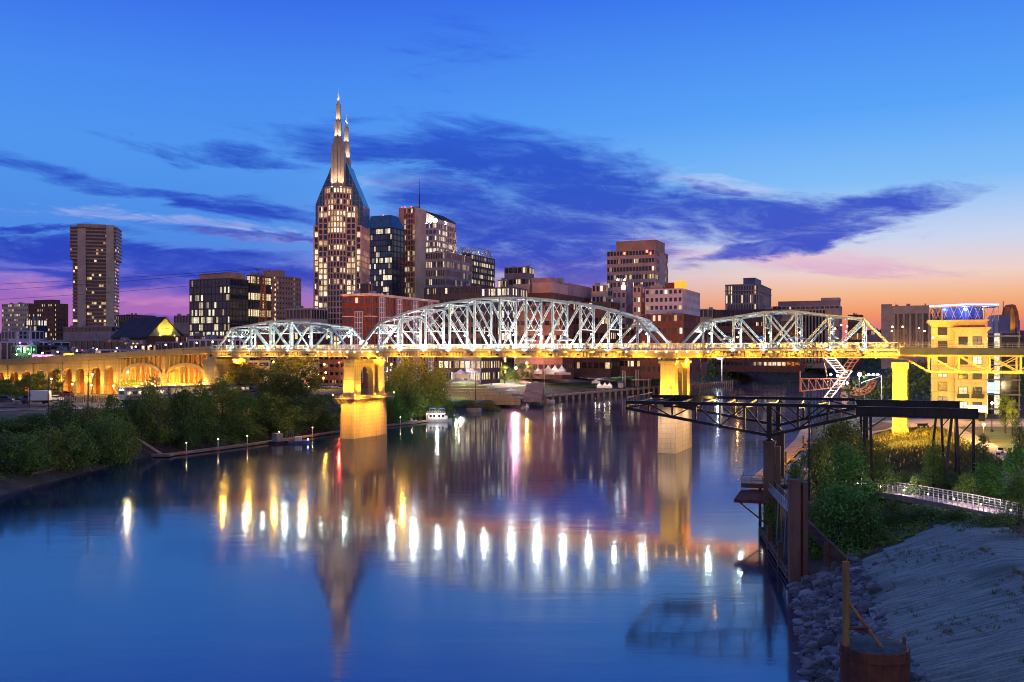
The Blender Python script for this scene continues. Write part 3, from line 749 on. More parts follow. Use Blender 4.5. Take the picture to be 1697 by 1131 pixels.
# closed arcade (far left part)
AX = [-45.3, -51.3, -59.1, -65.1, -72.7, -78.8, -86.2, -92.2, -99.8, -105.8, -113.4, -119.4, -127]
vwall(-VL, -40.5, zv(VL) - 1.2, zv(40.5) - 1.2, -5.4, -3.6, [(x, 2.1, zv(-x) - 5.7) for x in AX], zg, 'bridge_concrete', 'arcade_wall')
b = MB(); b.add([(-VL, -1.2, zg), (-40.5, -1.2, zg), (-40.5, -1.2, zv(40.5) - 1.3), (-VL, -1.2, zv(VL) - 1.3), (-VL, 5.4, zg), (-40.5, 5.4, zg), (-40.5, 5.4, zv(40.5) - 1.3), (-VL, 5.4, zv(VL) - 1.3)],
                [(0, 1, 2, 3), (7, 6, 5, 4), (0, 4, 5, 1), (1, 5, 6, 2), (2, 6, 7, 3), (3, 7, 4, 0)])
b.build('infill_wall', 'brick_orange', vd)
for x in (-40.9, -55.2, -68.9, -82.5, -96.0, -109.6, -123.2):
    MB().box(x - .45, x + .45, -5.75, -5.35, zg, zv(-x) - 1.25).build('pilaster', 'bridge_concrete', vd)
# open spandrel arches
for (xa, xb) in ((-39.8, -20.8), (-20.2, -1.6)):
    xm, hw = (xa + xb) / 2, (xb - xa) / 2 - .4; zs, rise = 15.6, 6.0
    for y in (-4.8, 4.8):
        b = MB()
        P = []
        for i in range(17):
            t_ = PI * i / 16; P.append(((xm - hw * math.cos(t_)), zs + rise * math.sin(t_) ** .8 if 0 < i < 16 else zs))
        for i in range(16):
            (ax_, az_), (cx_, cz_) = P[i], P[i + 1]
            b.beam((ax_, y, az_), (cx_, y, cz_), 1.2, 1.1, up=(0, 0, 1))
        ab = b.build('spandrel_arch', 'bridge_concrete', vd)
        k = 9
        for i in range(1, k):
            x = xa + (xb - xa) * i / k; t_ = math.acos(max(-1, min(1, (xm - x) / hw))); za = zs + rise * max(0, math.sin(t_)) ** .8
            MB().box(x - .3, x + .3, y - .4, y + .4, za + .3, zv(-x) - 1.4).build('spandrel_column', 'bridge_concrete', ab)
            if za - zs > 1.5: MB().box(x - .22, x + .22, y - .3, y + .3, zs, za - .3).build('spandrel_column', 'bridge_concrete', ab)
for x in (-40.2, -20.5, -1.2): MB().box(x - .55, x + .55, -5.5, 5.5, zg, zv(-x) - 1.3).build('tower_pier', 'bridge_concrete', vd)
vwall(-39.6, -21.1, 15.4, 15.4, -5.2, -4.2, [(-33, 1.5, 12.2), (-26.5, 1.7, 12.2)], zg, 'bridge_concrete', 'base_wall')
vwall(-19.9, -1.8, 15.4, 15.4, -5.2, -4.2, [(-15, 1.5, 12.2), (-8.5, 1.5, 12.2), (-4.2, 1.2, 12.2)], zg, 'bridge_concrete', 'base_wall')
b = MB(); b.box(-39.6, -1.8, 3.0, 3.6, zg, zv(0) - 1.5); b.build('infill_wall', 'brick_orange', vd)
b = MB(); s_ = -VL
for y0, y1, z0, z1 in ((-6.2, 6.2, -1.15, -.1), (-6.3, -5.9, -.1, 1.0), (5.9, 6.3, -.1, 1.0)):
    b.add([(-VL, y0, zv(VL) + z0), (0, y0, zv(0) + z0), (0, y1, zv(0) + z0), (-VL, y1, zv(VL) + z0), (-VL, y0, zv(VL) + z1), (0, y0, zv(0) + z1), (0, y1, zv(0) + z1), (-VL, y1, zv(VL) + z1)],
          [(0, 3, 2, 1), (4, 5, 6, 7), (0, 1, 5, 4), (1, 2, 6, 5), (2, 3, 7, 6), (3, 0, 4, 7)])
b.build('walkway', 'bridge_concrete', vd)
r = MB()
for i in range(67): x = -2 * i; r.box(x - .04, x + .04, -6.15, -6.05, zv(-x) + .9, zv(-x) + 1.7)
r.beam((0, -6.1, zv(0) + 1.68), (-VL, -6.1, zv(VL) + 1.68), .07)
r.build('railing', 'black_metal', vd)
for i, x in enumerate([-3, -10, -17, -24, -31, -38, -45, -54, -64, -74, -84, -92, -99, -106]):
    MB().beam((x, 6.1, zv(-x) + .9), (x, 6.1, zv(-x) + 2.9), .1).build('lamp_post', 'black_metal', vd)
    MB().ball((x, 6.1, zv(-x) + 3.1), .26, 6).build('lamp_bulb', 'bulb_warm', vd)
for i, x in enumerate([-42.2, -48.3, -54.2, -56.1, -62.1, -68, -69.8, -75.8, -81.8, -83.3, -89.2, -95.2, -96.8, -102.8, -108.8, -110.4, -116.4, -122.4]):
    lamp('SPOT', (x, -6.6, 14.6), 2200, GOLD, vd, (x, -5.3, 19), .2, 100, .7)
    if i % 3 != 2: lamp('POINT', (x - 3, -2.6, 12.2), 700, (1, .42, .05), vd, None, .2)
for x in (-37, -30, -23.5, -18, -11.5, -5):
    lamp('POINT', (x, -8.5, 15.2), 1600, GOLD, vd, None, .25); lamp('POINT', (x, -1.5, 16.4), 1800, (1, .45, .03), vd, None, .25)
    MB().ball((x, -5.6, 15.0), .22, 6).build('wall_light', 'bulb_sodium', vd)
lamp('SPOT', (-75, -30, 24), 6000, (1, .45, .03), vd, (-62, -5, 15), .4, 120, .9)

for (x, y, pw) in ((-48, -7.5, 9000), (-38, -7.5, 9000), (-28, -7.5, 8000), (-17, -7.5, 7000), (8, 9, 9000)):  # added spill lights without fixtures, brightening the bank trees below the truss
    lamp('SPOT', (x, y, ZB - .4), pw, (1, .5, .06), bridge, (x - 2, y - 14, 8), .3, 150, .8)
# ------------------------------------------------------------------ downtown
TH = -23.9                                     # the street grid is square with the bridge
DARKG = (.02, .03, .05)
glassmat('glass_office', 1.7, 1.7, .58, (.03, .06, .11), (1, .72, .28), (.95, 1, .75), 1.5)
glassmat('glass_tower', 1.9, 1.9, .585, (.025, .036, .075), (1, .66, .26), (1, .84, .54), 1.9, wt=(.28, .14, .58))
glassmat('glass_blue', 1.6, 1.6, .57, (.025, .09, .26), (1, .74, .38), (1, .9, .7), 1.6, spec=.8)
glassmat('glass_dark', 1.5, 1.5, .63, (.016, .022, .04), (1, .7, .32), (1, .86, .6), 1.4)
glassmat('glass_grid', 1.5, 1.5, .64, (.04, .04, .06), (1, .68, .3), (1, .86, .56), 1.3)
glassmat('glass_hotel', 2.2, 2.2, .7, (.045, .035, .04), (1, .6, .24), (1, .8, .5), 1.5)
glassmat('glass_few', 2.2, 2.2, .8, (.035, .035, .06), (1, .6, .24), (1, .8, .5), 1.3)
glassmat('glass_white', 3.0, 3.0, .55, (.1, .1, .11), (1, .85, .6), (1, .95, .8), .8, joint=.3)
winmat('window_few', .86, (.03, .034, .06)); winmat('window_some', .68, (.035, .04, .07)); winmat('window_many', .45, (.04, .04, .06)); winmat('window_brick', .9, (.05, .07, .17), s=1.0)

rroof = random.Random(8)
def solve(cpx, Y, left, right, th):
    """corner pixel + distance -> corner point, facade length to the left edge, side depth to the right edge"""
    a = R(-th); ux, uy, nx_, ny_ = math.cos(a), -math.sin(a), math.sin(a), math.cos(a)
    X = xat(cpx, Y); rl, rr = (left - CX) / F, (right - CX) / F
    W = (X - rl * Y) / (ux - rl * uy) if abs(cpx - left) > .5 else 12
    D = (X - rr * Y) / (rr * ny_ - nx_) if abs(right - cpx) > .5 else 22
    if D < 4 or D > 140: D = max(8, min(40, abs(W)))
    return Vector((X - ux * W, Y - uy * W, 0)), W, D
def bldg(name, label, cpx, Y, left, right, ytop, floors, bay, wall, glass, th=TH, z0=9.0, ratio=.58, inset=.35, cat='building', indiv=None, piers=True, pierw=.4, depth=None,
         pent=None, group=None, crown=.8, base=0, roof='roof_grey'):
    loc, W, D = solve(cpx, Y, left, right, th)
    if depth: D = depth
    Ht = zat(ytop, Y) - z0; fh = (Ht - crown) / floors
    t = thing(name, label, cat, (loc.x, loc.y, z0), R(th), group)
    m = MB(); hw = fh * ratio
    for k in range(floors):
        za = k * fh; m.box(0, W, 0, D, za, za + fh - hw)
    m.box(0, W, 0, D, floors * fh, Ht)
    if not indiv or indiv == 'pier': pass
    nb = max(1, round(W / bay)); bw = W / nb; nd = max(1, round(D / bay)); bd = D / nd
    if piers:
        pw = pierw / 2
        for i in range(nb + 1):
            x0, x1 = max(-.06, i * bw - pw), min(W + .06, i * bw + pw); m.box(x0, x1, -.06, inset + .3, 0, Ht - .25)
        for j in range(nd + 1):
            y0, y1 = max(-.03, j * bd - pw), min(D, j * bd + pw); m.box(W - inset - .3, W + .06, y0, y1, 0, Ht - .28)
    if indiv: m.box(inset, W - inset, inset, D - inset, 0, Ht - .3)
    m.build('wall', wall, t)
    if not indiv:
        for k in range(floors):
            z = k * fh + fh - hw
            MB().box(inset, W - inset, inset, D - inset, z - .02, z + hw + .02).build('window_band', glass, t)
    else:
        cells = [(k, 0, i) for k in range(floors - 1, -1, -1) for i in range(nb)] + [(k, 1, j) for k in range(floors - 1, -1, -1) for j in range(nd)]
        if base: cells = [c for c in cells if c[0] >= base]
        def pane(b, k, s, i):
            z = k * fh + fh - hw
            if s == 0: b.box(i * bw + pierw / 2 - .02, (i + 1) * bw - pierw / 2 + .02, inset - .06, inset + .04, z - .02, z + hw + .02)
            else: b.box(W - inset - .04, W - inset + .06, i * bd + pierw / 2 - .02, (i + 1) * bd - pierw / 2 + .02, z - .02, z + hw + .02)
        for c in cells[:100]: b = MB(); pane(b, *c); b.build('window', glass, t)
        if len(cells) > 100:
            b = MB()
            for c in cells[100:]: pane(b, *c)
            o = b.build('window', indiv, t); o['kind'] = 'stuff'
    rb = MB(); rb.box(.5, W - .5, .5, D - .5, Ht, Ht + .12); rb.build('roof', roof, t)
    if pent:
        fx0, fx1, fy0, fy1, ph, pm = pent
        b = MB(); b.box(W * fx0, W * fx1, D * fy0, D * fy1, Ht + .12, Ht + ph); b.box(W * fx0 - .2, W * fx1 + .2, D * fy0 - .2, D * fy1 + .2, Ht + ph, Ht + ph + .4)
        b.build('penthouse', pm, t)
    for i in range(rroof.randrange(2, 5)):
        w_, d_, h_ = rroof.uniform(1.2, 3.6), rroof.uniform(1.2, 3), rroof.uniform(.8, 2.6); x_, y_ = rroof.uniform(1, max(1.2, W - w_ - 1)), rroof.uniform(1, max(1.2, min(D, 14) - d_ - 1))
        if not pent: MB().box(x_, x_ + w_, y_, y_ + d_, Ht + .1, Ht + h_).build('roof_unit', 'metal_grey', t)
        if i == 0: MB().tube((x_, y_ + d_ + .4, Ht), (x_, y_ + d_ + .4, Ht + rroof.uniform(2.5, 6)), .1, .06, 5).build('roof_mast', 'black_metal', t)
    return t, W, D, Ht

# --- the tall twin-spired tower
TY = 630.0
tw = thing('spired_tower', 'tallest tower, pink stone with lit window rows, sloping dark glass roof and two needle spires', 'skyscraper', (xat(558, TY), TY, 9), R(-2))
zz = lambda py: zat(py, TY) - 9
W2, D2 = 16.6, 32.0
def tier(x0, x1, y0, y1, za, zb, fh, mullion, name='window_band', glass='glass_tower', wall='stone_pink', slab=.9):
    m = MB(); n = max(1, round((zb - za) / fh)); f = (zb - za) / n
    for k in range(n):
        m.box(x0, x1, y0, y1, za + k * f, za + k * f + slab)
        MB().box(x0 + .35, x1 - .35, y0 + .35, y1 - .2, za + k * f + slab - .02, za + (k + 1) * f + .02).build(name, glass, tw)
    m.box(x0, x1, y0, y1, zb, zb + 1.0)
    nb = max(1, round((x1 - x0) / mullion)); w = (x1 - x0) / nb
    for i in range(nb + 1): m.box(x0 + i * w - .38, x0 + i * w + .38, y0 - .25, y0 + .6, za, zb + .6)
    nd = max(1, round((y1 - y0) / mullion)); w = (y1 - y0) / nd
    for i in range(nd + 1): m.box(x1 - .6, x1 + .25, y0 + i * w - .38, y0 + i * w + .38, za, zb + .55); m.box(x0 - .25, x0 + .6, y0 + i * w - .38, y0 + i * w + .38, za, zb + .55)
    m.build('facade', wall, tw)
tier(-W2, W2, 2.6, D2, 0, zz(375), 3.95, 3.3)
tier(-13.2, 13.2, 1.2, 8, 0, zz(343), 3.95, 3.3)
# bowed centre bay
def bow(r, cy_, half, za, zb, fh):
    n = round((zb - za) / fh); f = (zb - za) / n; k = 10
    def arcp(rr, a): return (rr * math.sin(a), cy_ - rr * math.cos(a))
    A = [-half + 2 * half * i / k for i in range(k + 1)]
    m = MB()
    for j in range(n + 1):
        z0_, z1_ = za + j * f, za + j * f + (.9 if j < n else 1.4)
        m.prism([arcp(r, a) for a in A] + [(r * math.sin(half), 6), (-r * math.sin(half), 6)], z0_, z1_)
        if j < n: MB().prism([arcp(r - .4, a) for a in A] + [(r * math.sin(half) - .4, 6), (-r * math.sin(half) + .4, 6)], z1_ - .02, za + (j + 1) * f + .02).build('window_band', 'glass_tower', tw)
    for i, a in enumerate(A):
        if i % 2 == 0 or True:
            p = arcp(r + .12, a); m.box(p[0] - .33, p[0] + .33, p[1] - .2, p[1] + .8, za, zb + 1.0)
    m.build('facade', 'stone_pink', tw)
bow(10.4, 9.2, R(62), 0, zz(312), 3.95)
# dark glass roof, curved up to the spires
pr = [(-W2 - .3, zz(375) + 1.05), (W2 + .3, zz(375) + 1.05), (W2 + .3, zz(336)), (14.6, zz(322)), (11.6, zz(305)), (8.0, zz(286)), (5.0, zz(266)), (-5.0, zz(266)), (-8.0, zz(286)), (-11.6, zz(305)), (-14.6, zz(322)), (-W2 - .3, zz(336))]
pmat('roof_glass', (.03, .13, .3), (.02, .085, .2), .3, .2, 0, spec=.35)
b = MB(); b.xprism(pr, 8.05, D2 + .3); b.build('glass_roof', 'roof_glass', tw)
b = MB()
for i in range(1, 14):
    x = -W2 + i * 2 * W2 / 14
    # mullions that follow the roof outline
    prof = [(-W2, 336), (-14.6, 322), (-11.6, 305), (-8, 286), (-5, 266), (5, 266), (8, 286), (11.6, 305), (14.6, 322), (W2, 336)]
    yt = np.interp(x, [p[0] for p in prof], [p[1] for p in prof])
    b.box(x - .12, x + .12, 7.9, 8.04, zz(375) + 1, zz(yt) - .3)
for py in (366, 357, 348, 339, 330, 321, 312, 303, 294):
    hwid = np.interp(-py, [-336, -322, -305, -286, -266], [W2, 14.6, 11.6, 8, 5]) - .2
    b.box(-hwid, hwid, 7.93, 8.03, zz(py) - .1, zz(py) + .1)
b.build('roof_mullions', 'metal_grey', tw)
pmat('spire_stone', (.5, .36, .28), (.4, .28, .22), .2, .5)
pmat('spire_metal', (.75, .72, .7), (.6, .58, .56), .2, .3, .4)
for k, (yc, off) in enumerate(((5.2, 0), (31, 22))):
    sh = lambda py: zz(py) + (0 if k == 0 else -9.5)
    s = MB()
    if k == 0:
        for x in (-3.6, -1.25, 1.25, 3.6): s.box(x - 1.0, x + 1.0, yc - 3.2, yc + 3.2, zz(312), sh(240) - abs(x) * 1.2)
        s.box(-4.2, 4.2, yc - 2.6, yc + 2.6, zz(312), sh(236))
    else: s.box(-3.6, 3.6, yc - 3, yc + 3, zz(330), sh(240))
    s.box(-3.0, 3.0, yc - 2.4, yc + 2.4, sh(238), sh(228))
    s.box(-2.2, -.5, yc - 1.9, yc + 1.9, sh(228), sh(200)); s.box(.5, 2.2, yc - 1.9, yc + 1.9, sh(228), sh(200)); s.box(-.6, .6, yc - 1.4, yc + 1.4, sh(228), sh(199))
    s.box(-1.5, 1.5, yc - 1.3, yc + 1.3, sh(200), sh(170))
    sp = s.build('spire', 'spire_stone', tw)
    s = MB(); s.tube((0, yc, sh(170)), (0, yc, sh(160)), 1.0, .75, 10); s.tube((0, yc, sh(160)), (0, yc, sh(147)), .75, .12, 10); s.tube((0, yc, sh(147)), (0, yc, sh(143)), .09, .05, 6)
    s.build('spire_needle', 'spire_metal', sp)
    for (py, pw) in ((312, 24000), (229, 9000), (201, 5200), (171, 7000)):
        if k == 1 and py == 312: continue
        r_ = 6.5 if py > 300 else (4.2 if py > 215 else 3.3)
        for dx_ in (-.55, .55): lamp('SPOT', (dx_ * r_, yc - r_, sh(py) + .6), pw * .5, (1, .8, .55), sp, (0, yc, sh(py) + (20 if py > 300 else 11)), .3, 70, .6)
        if k == 1: lamp('SPOT', (r_, yc - r_ * .4, sh(py) + .6), pw * .5, (1, .85, .66), sp, (0, yc, sh(py) + 11), .3, 70, .6)
# small red brick stair head beside its base
bldg('stair_tower', 'small dark red brick block against the foot of the spired tower', 610, 520, 597, 611, 470, 2, 4, 'brick_red', 'glass_few', ratio=.2, depth=6)

# --- cylinder-cornered residential tower on the left
LY = 900.0
lt = thing('concrete_tower', 'tall lone brown concrete tower with ribbon windows and wider top floors, far left', 'skyscraper', (xat(120, LY), LY, 9), R(14))
zl_ = lambda py: zat(py, LY) - 9
wl = (xat(187, LY) - xat(120, LY)) / math.cos(R(14)) * .94; dl_ = 27
m = MB(); top = zl_(377); mid = zl_(433); n = 40; f = top / n
for k in range(n):
    e = 2.2 if k * f > mid else 0
    m.box(-e, wl + e, -e, dl_ + e, k * f, k * f + (1.55 if e else 1.3))
    MB().box(-e + .5, wl + e - .5, -e + .5, dl_ + e - .5, k * f + 1.28, (k + 1) * f + .02).build('window_band', 'glass_few' if e else 'glass_hotel', lt)
m.box(-2.2, wl + 2.2, -2.2, dl_ + 2.2, top, top + 1.6)
m.build('floor_slabs', 'stone_brown', lt)
for (xa, xb, tz) in ((5.2, 12.6, top - 1), (31.5, 38.5, top + 3)):
    MB().box(xa, min(xb, wl + 2.3), -2.6, 3, 0, tz).build('concrete_shaft', 'stone_tan' if xa > 20 else 'stone_pink', lt)
MB().box(4, 30, 2, 24, top + 1.6, top + 4).build('penthouse', 'stone_brown', lt)
bldg('podium_block', 'plain mauve concrete podium at the foot of the lone brown tower', 184, 880, 105, 192, 541, 3, 6, 'stone_mauve', 'glass_few', ratio=.3)
# --- hospital blocks
bldg('slab_building', 'tan apartment slab at the far left edge with rows of small windows', 47, 1000, 3, 52, 503, 13, 3.2, 'stone_tan', 'window_some', indiv='glass_few', ratio=.42, pierw=1.7)
bldg('slab_building', 'dark brown brick slab with a bright column of lit windows, right of the tan slab', 90, 985, 47, 113, 503, 13, 3.4, 'brick_brown', 'window_some', indiv='glass_hotel', ratio=.42, pierw=1.9, pent=(.1, .8, .2, .8, 4, 'brick_brown'))
bldg('glass_stair', 'small dark glass block standing before the brown brick slab', 58, 960, 42, 60, 530, 8, 4, 'stone_dark', 'glass_blue', ratio=.8)
# --- glass office group
t, W, D, Ht = bldg('glass_office', 'broad blue glass office block with scattered yellow lit rooms and roof penthouse', 381, 620, 314, 412, 461, 13, 3.2, 'stone_dark', 'glass_office', ratio=.8, pierw=.16, inset=.2, pent=(.2, 1.0, .1, .8, 3.6, 'stone_brown'))
bldg('glass_annex', 'dark glass annex with bright stairwell lights beside the broad blue office', 415, 640, 409, 449, 456, 12, 2.4, 'stone_dark', 'glass_tower', ratio=.8, pierw=.16, inset=.2)
t, W, D, Ht = bldg('hotel_tower', 'brown concrete hotel tower with one vertical string of lit windows behind the lattice mast', 463, 740, 436, 499, 457, 19, 3.6, 'stone_brown', 'window_few', indiv='glass_few', ratio=.4, pierw=2.0, pent=(0, 1, 0, .25, 4, 'stone_brown'))
for k in range(17): MB().box(W * .72, W * .72 + 1.1, -.12, .06, 6 + k * (Ht - 10) / 17, 6 + k * (Ht - 10) / 17 + 1.6).build('stair_window', 'window_glow', t)
bldg('low_office', 'low tan office block between the brown hotel and the spired tower', 516, 600, 474, 519, 511, 3, 3, 'stone_tan', 'glass_few', ratio=.4, depth=18)
# --- brick apartments by the bridge
t, W, D, Ht = bldg('brick_apartments', 'long red brick apartment block with white cornice and bay windows behind the truss', 615, 430, 567, 726, 488, 9, 3.4, 'brick_red', 'window_brick', indiv='glass_few', ratio=.55, pierw=1.5, crown=1.4)
b = MB(); b.box(-.5, W + .5, -.5, D + .5, Ht, Ht + .5); b.box(-.25, W + .25, -.25, D + .25, Ht - .6, Ht - .06); b.build('cornice', 'stone_white', t)
b = MB()
for k in (7, 3): z = k * (Ht - 1.4) / 9; b.box(-.12, W + .12, -.12, D + .12, z + .35, z + .75)
b.build('string_course', 'stone_white', t)
for yb in (8, 24, 40, 56):
    if yb < D - 4:
        b = MB(); b.box(W + .1, W + 1.2, yb - 2.6, yb + 2.6, 2, Ht - 1); b.build('window_bay', 'roof_blue', t)
        c = MB()
        for i in range(4): c.box(W + 1.2, W + 1.35, yb - 2.6 + i * 1.6, yb - 2.3 + i * 1.6, 2, Ht - 1)
        for k in range(18): c.box(W + 1.2, W + 1.3, yb - 2.6, yb + 2.5, 2 + k * (Ht - 3.4) / 17, 2.3 + k * (Ht - 3.4) / 17)
        c.build('bay_frame', 'stone_white', t)
b = MB(); b.box(8, 12.5, -1.2, -.1, 2, Ht - 8); b.build('window_bay', 'roof_blue', t)
c = MB()
for i in range(4): c.box(8 + i * 1.4, 8.25 + i * 1.4, -1.35, -1.2, 2, Ht - 8)
for k in range(14): c.box(8, 12.45, -1.3, -1.2, 2 + k * (Ht - 10.4) / 13, 2.3 + k * (Ht - 10.4) / 13)
c.build('bay_frame', 'stone_white', t)
# --- cluster right of the spired tower
t, W, D, Ht = bldg('glass_tower', 'blue glass tower with sloping dark roof right of the spired tower', 650, 690, 611, 671, 377, 25, 2.2, 'roof_dark', 'glass_blue', ratio=.82, pierw=.14, inset=.2)
b = MB(); e = 10
b.add([(0, 0, Ht + .13), (W, 0, Ht + .13), (W, D, Ht + .13), (0, D, Ht + .13), (0, 2.5, Ht + e), (W - 3, 2.5, Ht + e), (W - 3, D - 5, Ht + e), (0, D - 5, Ht + e)], [(0, 1, 5, 4), (1, 2, 6, 5), (2, 3, 7, 6), (3, 0, 4, 7), (4, 5, 6, 7)])
b.build('sloped_roof', 'roof_glass', t)
MB().ball((W * .4, D * .4, Ht + e + .8), .5, 6).build('warning_light', 'bulb_red', t)
t, W, D, Ht = bldg('dark_tower', 'slim dark tower with tan end wall and a tall roof antenna', 688, 720, 662, 704, 344, 31, 1.5, 'stone_brown', 'glass_dark', ratio=.78, pierw=.35, inset=.4)
b = MB(); b.box(W - .1, W + 1.0, -.2, D + .4, 0, Ht); b.build('end_wall', 'stone_tan', t)
b = MB(); b.box(-.4, 4.5, -.4, D, 0, Ht + .6); b.build('corner_wall', 'stone_brown', t)
b = MB(); b.tube((W * .9, D * .6, Ht), (W * .9, D * .6, Ht + 12), .5, .35, 6); b.tube((W * .9, D * .6, Ht + 12), (W * .9, D * .6, Ht + 25), .22, .1, 6); b.build('antenna', 'black_metal', t)
for x in (1.5, W * .3, W * .7): MB().ball((x, 1.2, Ht + .9), .4, 6).build('warning_light', 'bulb_red', t)
t, W, D, Ht = bldg('crowned_tower', 'pink stone tower with floodlit white sloping crown', 724, 780, 704, 756, 369, 24, 3.4, 'stone_pink', 'glass_blue', ratio=.66, pierw=.8)
b = MB(); b.xprism([(0, Ht + .12), (W, Ht + .12), (W, Ht + 3), (0, Ht + 10)], 2, D - 2); cr = b.build('crown', 'stone_white', t)
b = MB(); b.xprism([(-.3, Ht + 10.05), (W + .3, Ht + 3.05), (W + .3, Ht + 3.9), (-.3, Ht + 10.9)], 1.5, D - 1); b.build('crown_roof', 'roof_dark', cr)
for fx in (.15, .5, .85): lamp('SPOT', (W * fx, -1.0, Ht - .4), 5200, (1, .85, .5), cr, (W * fx, 4, Ht + 7), .3, 120, .8)
lamp('SPOT', (W + 1.5, D * .4, Ht - .4), 5200, (1, .85, .5), cr, (W, D * .5, Ht + 5), .3, 120, .8)
bldg('grid_office', 'pale gridded mid-rise office with fine vertical ribs in front of the crowned tower', 739, 680, 705, 782, 417, 14, 1.5, 'stone_grey', 'glass_grid', ratio=.66, pierw=.45)
t, W, D, Ht = bldg('banded_tower', 'dark horizontally banded tower with an open gold lit roof frame', 781, 800, 755, 820, 421, 19, 5, 'stone_dark', 'glass_dark', ratio=.6, pierw=.2)
b = MB()
for (xa, ya, xb, yb) in ((0, 0, W, 0), (W, 0, W, D), (0, 0, 0, D), (0, D, W, D)):
    for i in range(6):
        p = Vector((xa + (xb - xa) * i / 6, ya + (yb - ya) * i / 6, Ht)); q = Vector((xa + (xb - xa) * (i + 1) / 6, ya + (yb - ya) * (i + 1) / 6, Ht))
        c_ = Vector((W / 2, D / 2, Ht)); up = Vector((0, 0, 7))
        b.beam(p, p.lerp(c_, .25) + up, .35); b.beam(p.lerp(c_, .25) + up, q.lerp(c_, .25) + up, .3); b.beam(p, q.lerp(c_, .25) + up, .25)
b.build('roof_frame', 'metal_grey', t)
lamp('POINT', (W / 2, D / 3, Ht + 2), 16000, (1, .6, .15), t, None, .5)
t, W, D, Ht = bldg('stepped_office', 'brown stepped office right of the banded tower', 872, 800, 836, 885, 442, 9, 4, 'stone_mauve', 'glass_hotel', ratio=.45, pierw=.6)
bldg('stepped_office', 'small brown office low beside the stepped one, left edge dark', 836, 790, 825, 838, 464, 6, 4, 'stone_mauve', 'glass_few', ratio=.45)
# arena-like brown block
ar = thing('brick_hall', 'big windowless maroon brick hall with pale parapet boxes behind the main span', 'hall', (*solve(915, 640, 850, 980, TH)[0].xy, 9), R(TH))
_, W, D = solve(915, 640, 850, 980, TH)
zq = lambda py: zat(py, 640) - 9
b = MB(); b.box(0, W, 0, D, 0, zq(485)); b.build('wall', 'brick_brown', ar)
for (xa, xb, ya, yb, py, mt) in ((0, W * .42, .8, 14, 469, 'stone_pink'), (W * .45, W - .5, 2, 12, 460, 'stone_mauve'), (W * .5, W + .2, -.3, D * .38, 468, 'stone_pink'), (W * .4, W + .25, D * .4, D + .3, 464, 'stone_mauve')):
    b = MB(); b.box(xa, xb, ya, yb, zq(485) + .02, zq(py) - 2.4); b.box(xa - .1, xb + .15, ya - .1, yb + .1, zq(py) - 2.38, zq(py))
    b.build('roof_block', [mt, ][0], ar)
b = MB()
for i in range(9): b.box(W - .02, W + .3, i * D / 9 + .3, i * D / 9 + .9, 0, zq(487))
for i in range(8): b.box(i * W / 8 + .3, i * W / 8 + .9, -.3, .02, 0, zq(487))
b.build('pilasters', 'brick_brown', ar)
b = MB()
for (fx, fy) in ((.55, .3), (.75, .35), (.8, .3)): b.box(W * fx, W * fx + 4, D * fy, D * fy + 4, zq(485), zq(456))
b.build('roof_plant', 'metal_grey', ar)
# hotel slab and neighbours
t, W, D, Ht = bldg('hotel_slab', 'tall reddish brown hotel slab with plain side strip and blank roof storey', 1085, 850, 1006, 1107, 413, 15, 3.2, 'stone_pink', 'glass_hotel', ratio=.55, pierw=.6, pent=(.16, 1.0, .1, .75, 9, 'stone_brown'))
b = MB(); b.box(W + .08, W + .5, D * .3, D * .78, 0, Ht - 2); b.build('side_strip', 'stone_pink', t)
b = MB()
for fx in (.45, .6, .8): b.tube((W * fx, D * .4, Ht + 9), (W * fx, D * .4, Ht + (17 if fx < .5 else 12)), .15, .1, 5)
b.build('antenna', 'black_metal', t)
for (x, z) in ((W * .35, Ht - 4), (W * .82, Ht - 3), (W * .9, Ht - 5)): MB().box(x, x + 1.8, .0, .2, z, z + 2.4).build('red_window', 'bulb_red', t)
bldg('corner_office', 'narrow tan office tucked left of the grey block with the lit sign', 1000, 700, 981, 1008, 472, 8, 3, 'stone_tan', 'window_some', indiv='glass_hotel', ratio=.5, pierw=1.2)
t, W, D, Ht = bldg('grey_block', 'grey block with a vertical strip of lit windows and a white roof sign', 1037, 640, 1015, 1049, 466, 9, 3, 'stone_grey', 'window_few', indiv='glass_few', ratio=.45, pierw=1.4)
MB().box(W * .7, W - .3, -.3, -.1, Ht - 6, Ht - 3).build('roof_sign', 'sign_white', t)
for k in range(9): MB().box(W * .72, W * .84, -.25, -.1, 2 + k * 3.6, 4.6 + k * 3.6).build('stair_window', 'window_glow', t)
for fx in (.35, .9): MB().ball((W * fx, .5, Ht + 1.0), .55, 6).build('roof_lamp', 'bulb_cool', t)
bldg('corner_office', 'pale pink narrow office just left of the white gridded office', 1062, 630, 1049, 1071, 475, 9, 3, 'stone_pink', 'window_few', indiv='glass_few', ratio=.45, pierw=1.4)
t, W, D, Ht = bldg('white_office', 'white gridded office with a glowing orange drum on its roof', 1131, 620, 1069, 1160, 478, 11, 3.1, 'stone_white', 'window_few', indiv='glass_few', ratio=.5, pierw=1.3)
b = MB(); b.lathe((W - 2.5, 5, Ht), [(4.2, 0), (4.2, 5.2), (3.9, 5.2)], 20); b.build('roof_drum', 'drum_glow', t)
b = MB(); b.box(W - 13, W - 6.8, 4, 9, Ht, Ht + 4.4); b.build('penthouse', 'brick_red', t)
b = MB(); b.box(W - 24, W - 15, 5, 12, Ht, Ht + 3); b.box(W - 20, W - 17, 5, 9, Ht + 3, Ht + 4.5); b.build('roof_plant', 'metal_grey', t)
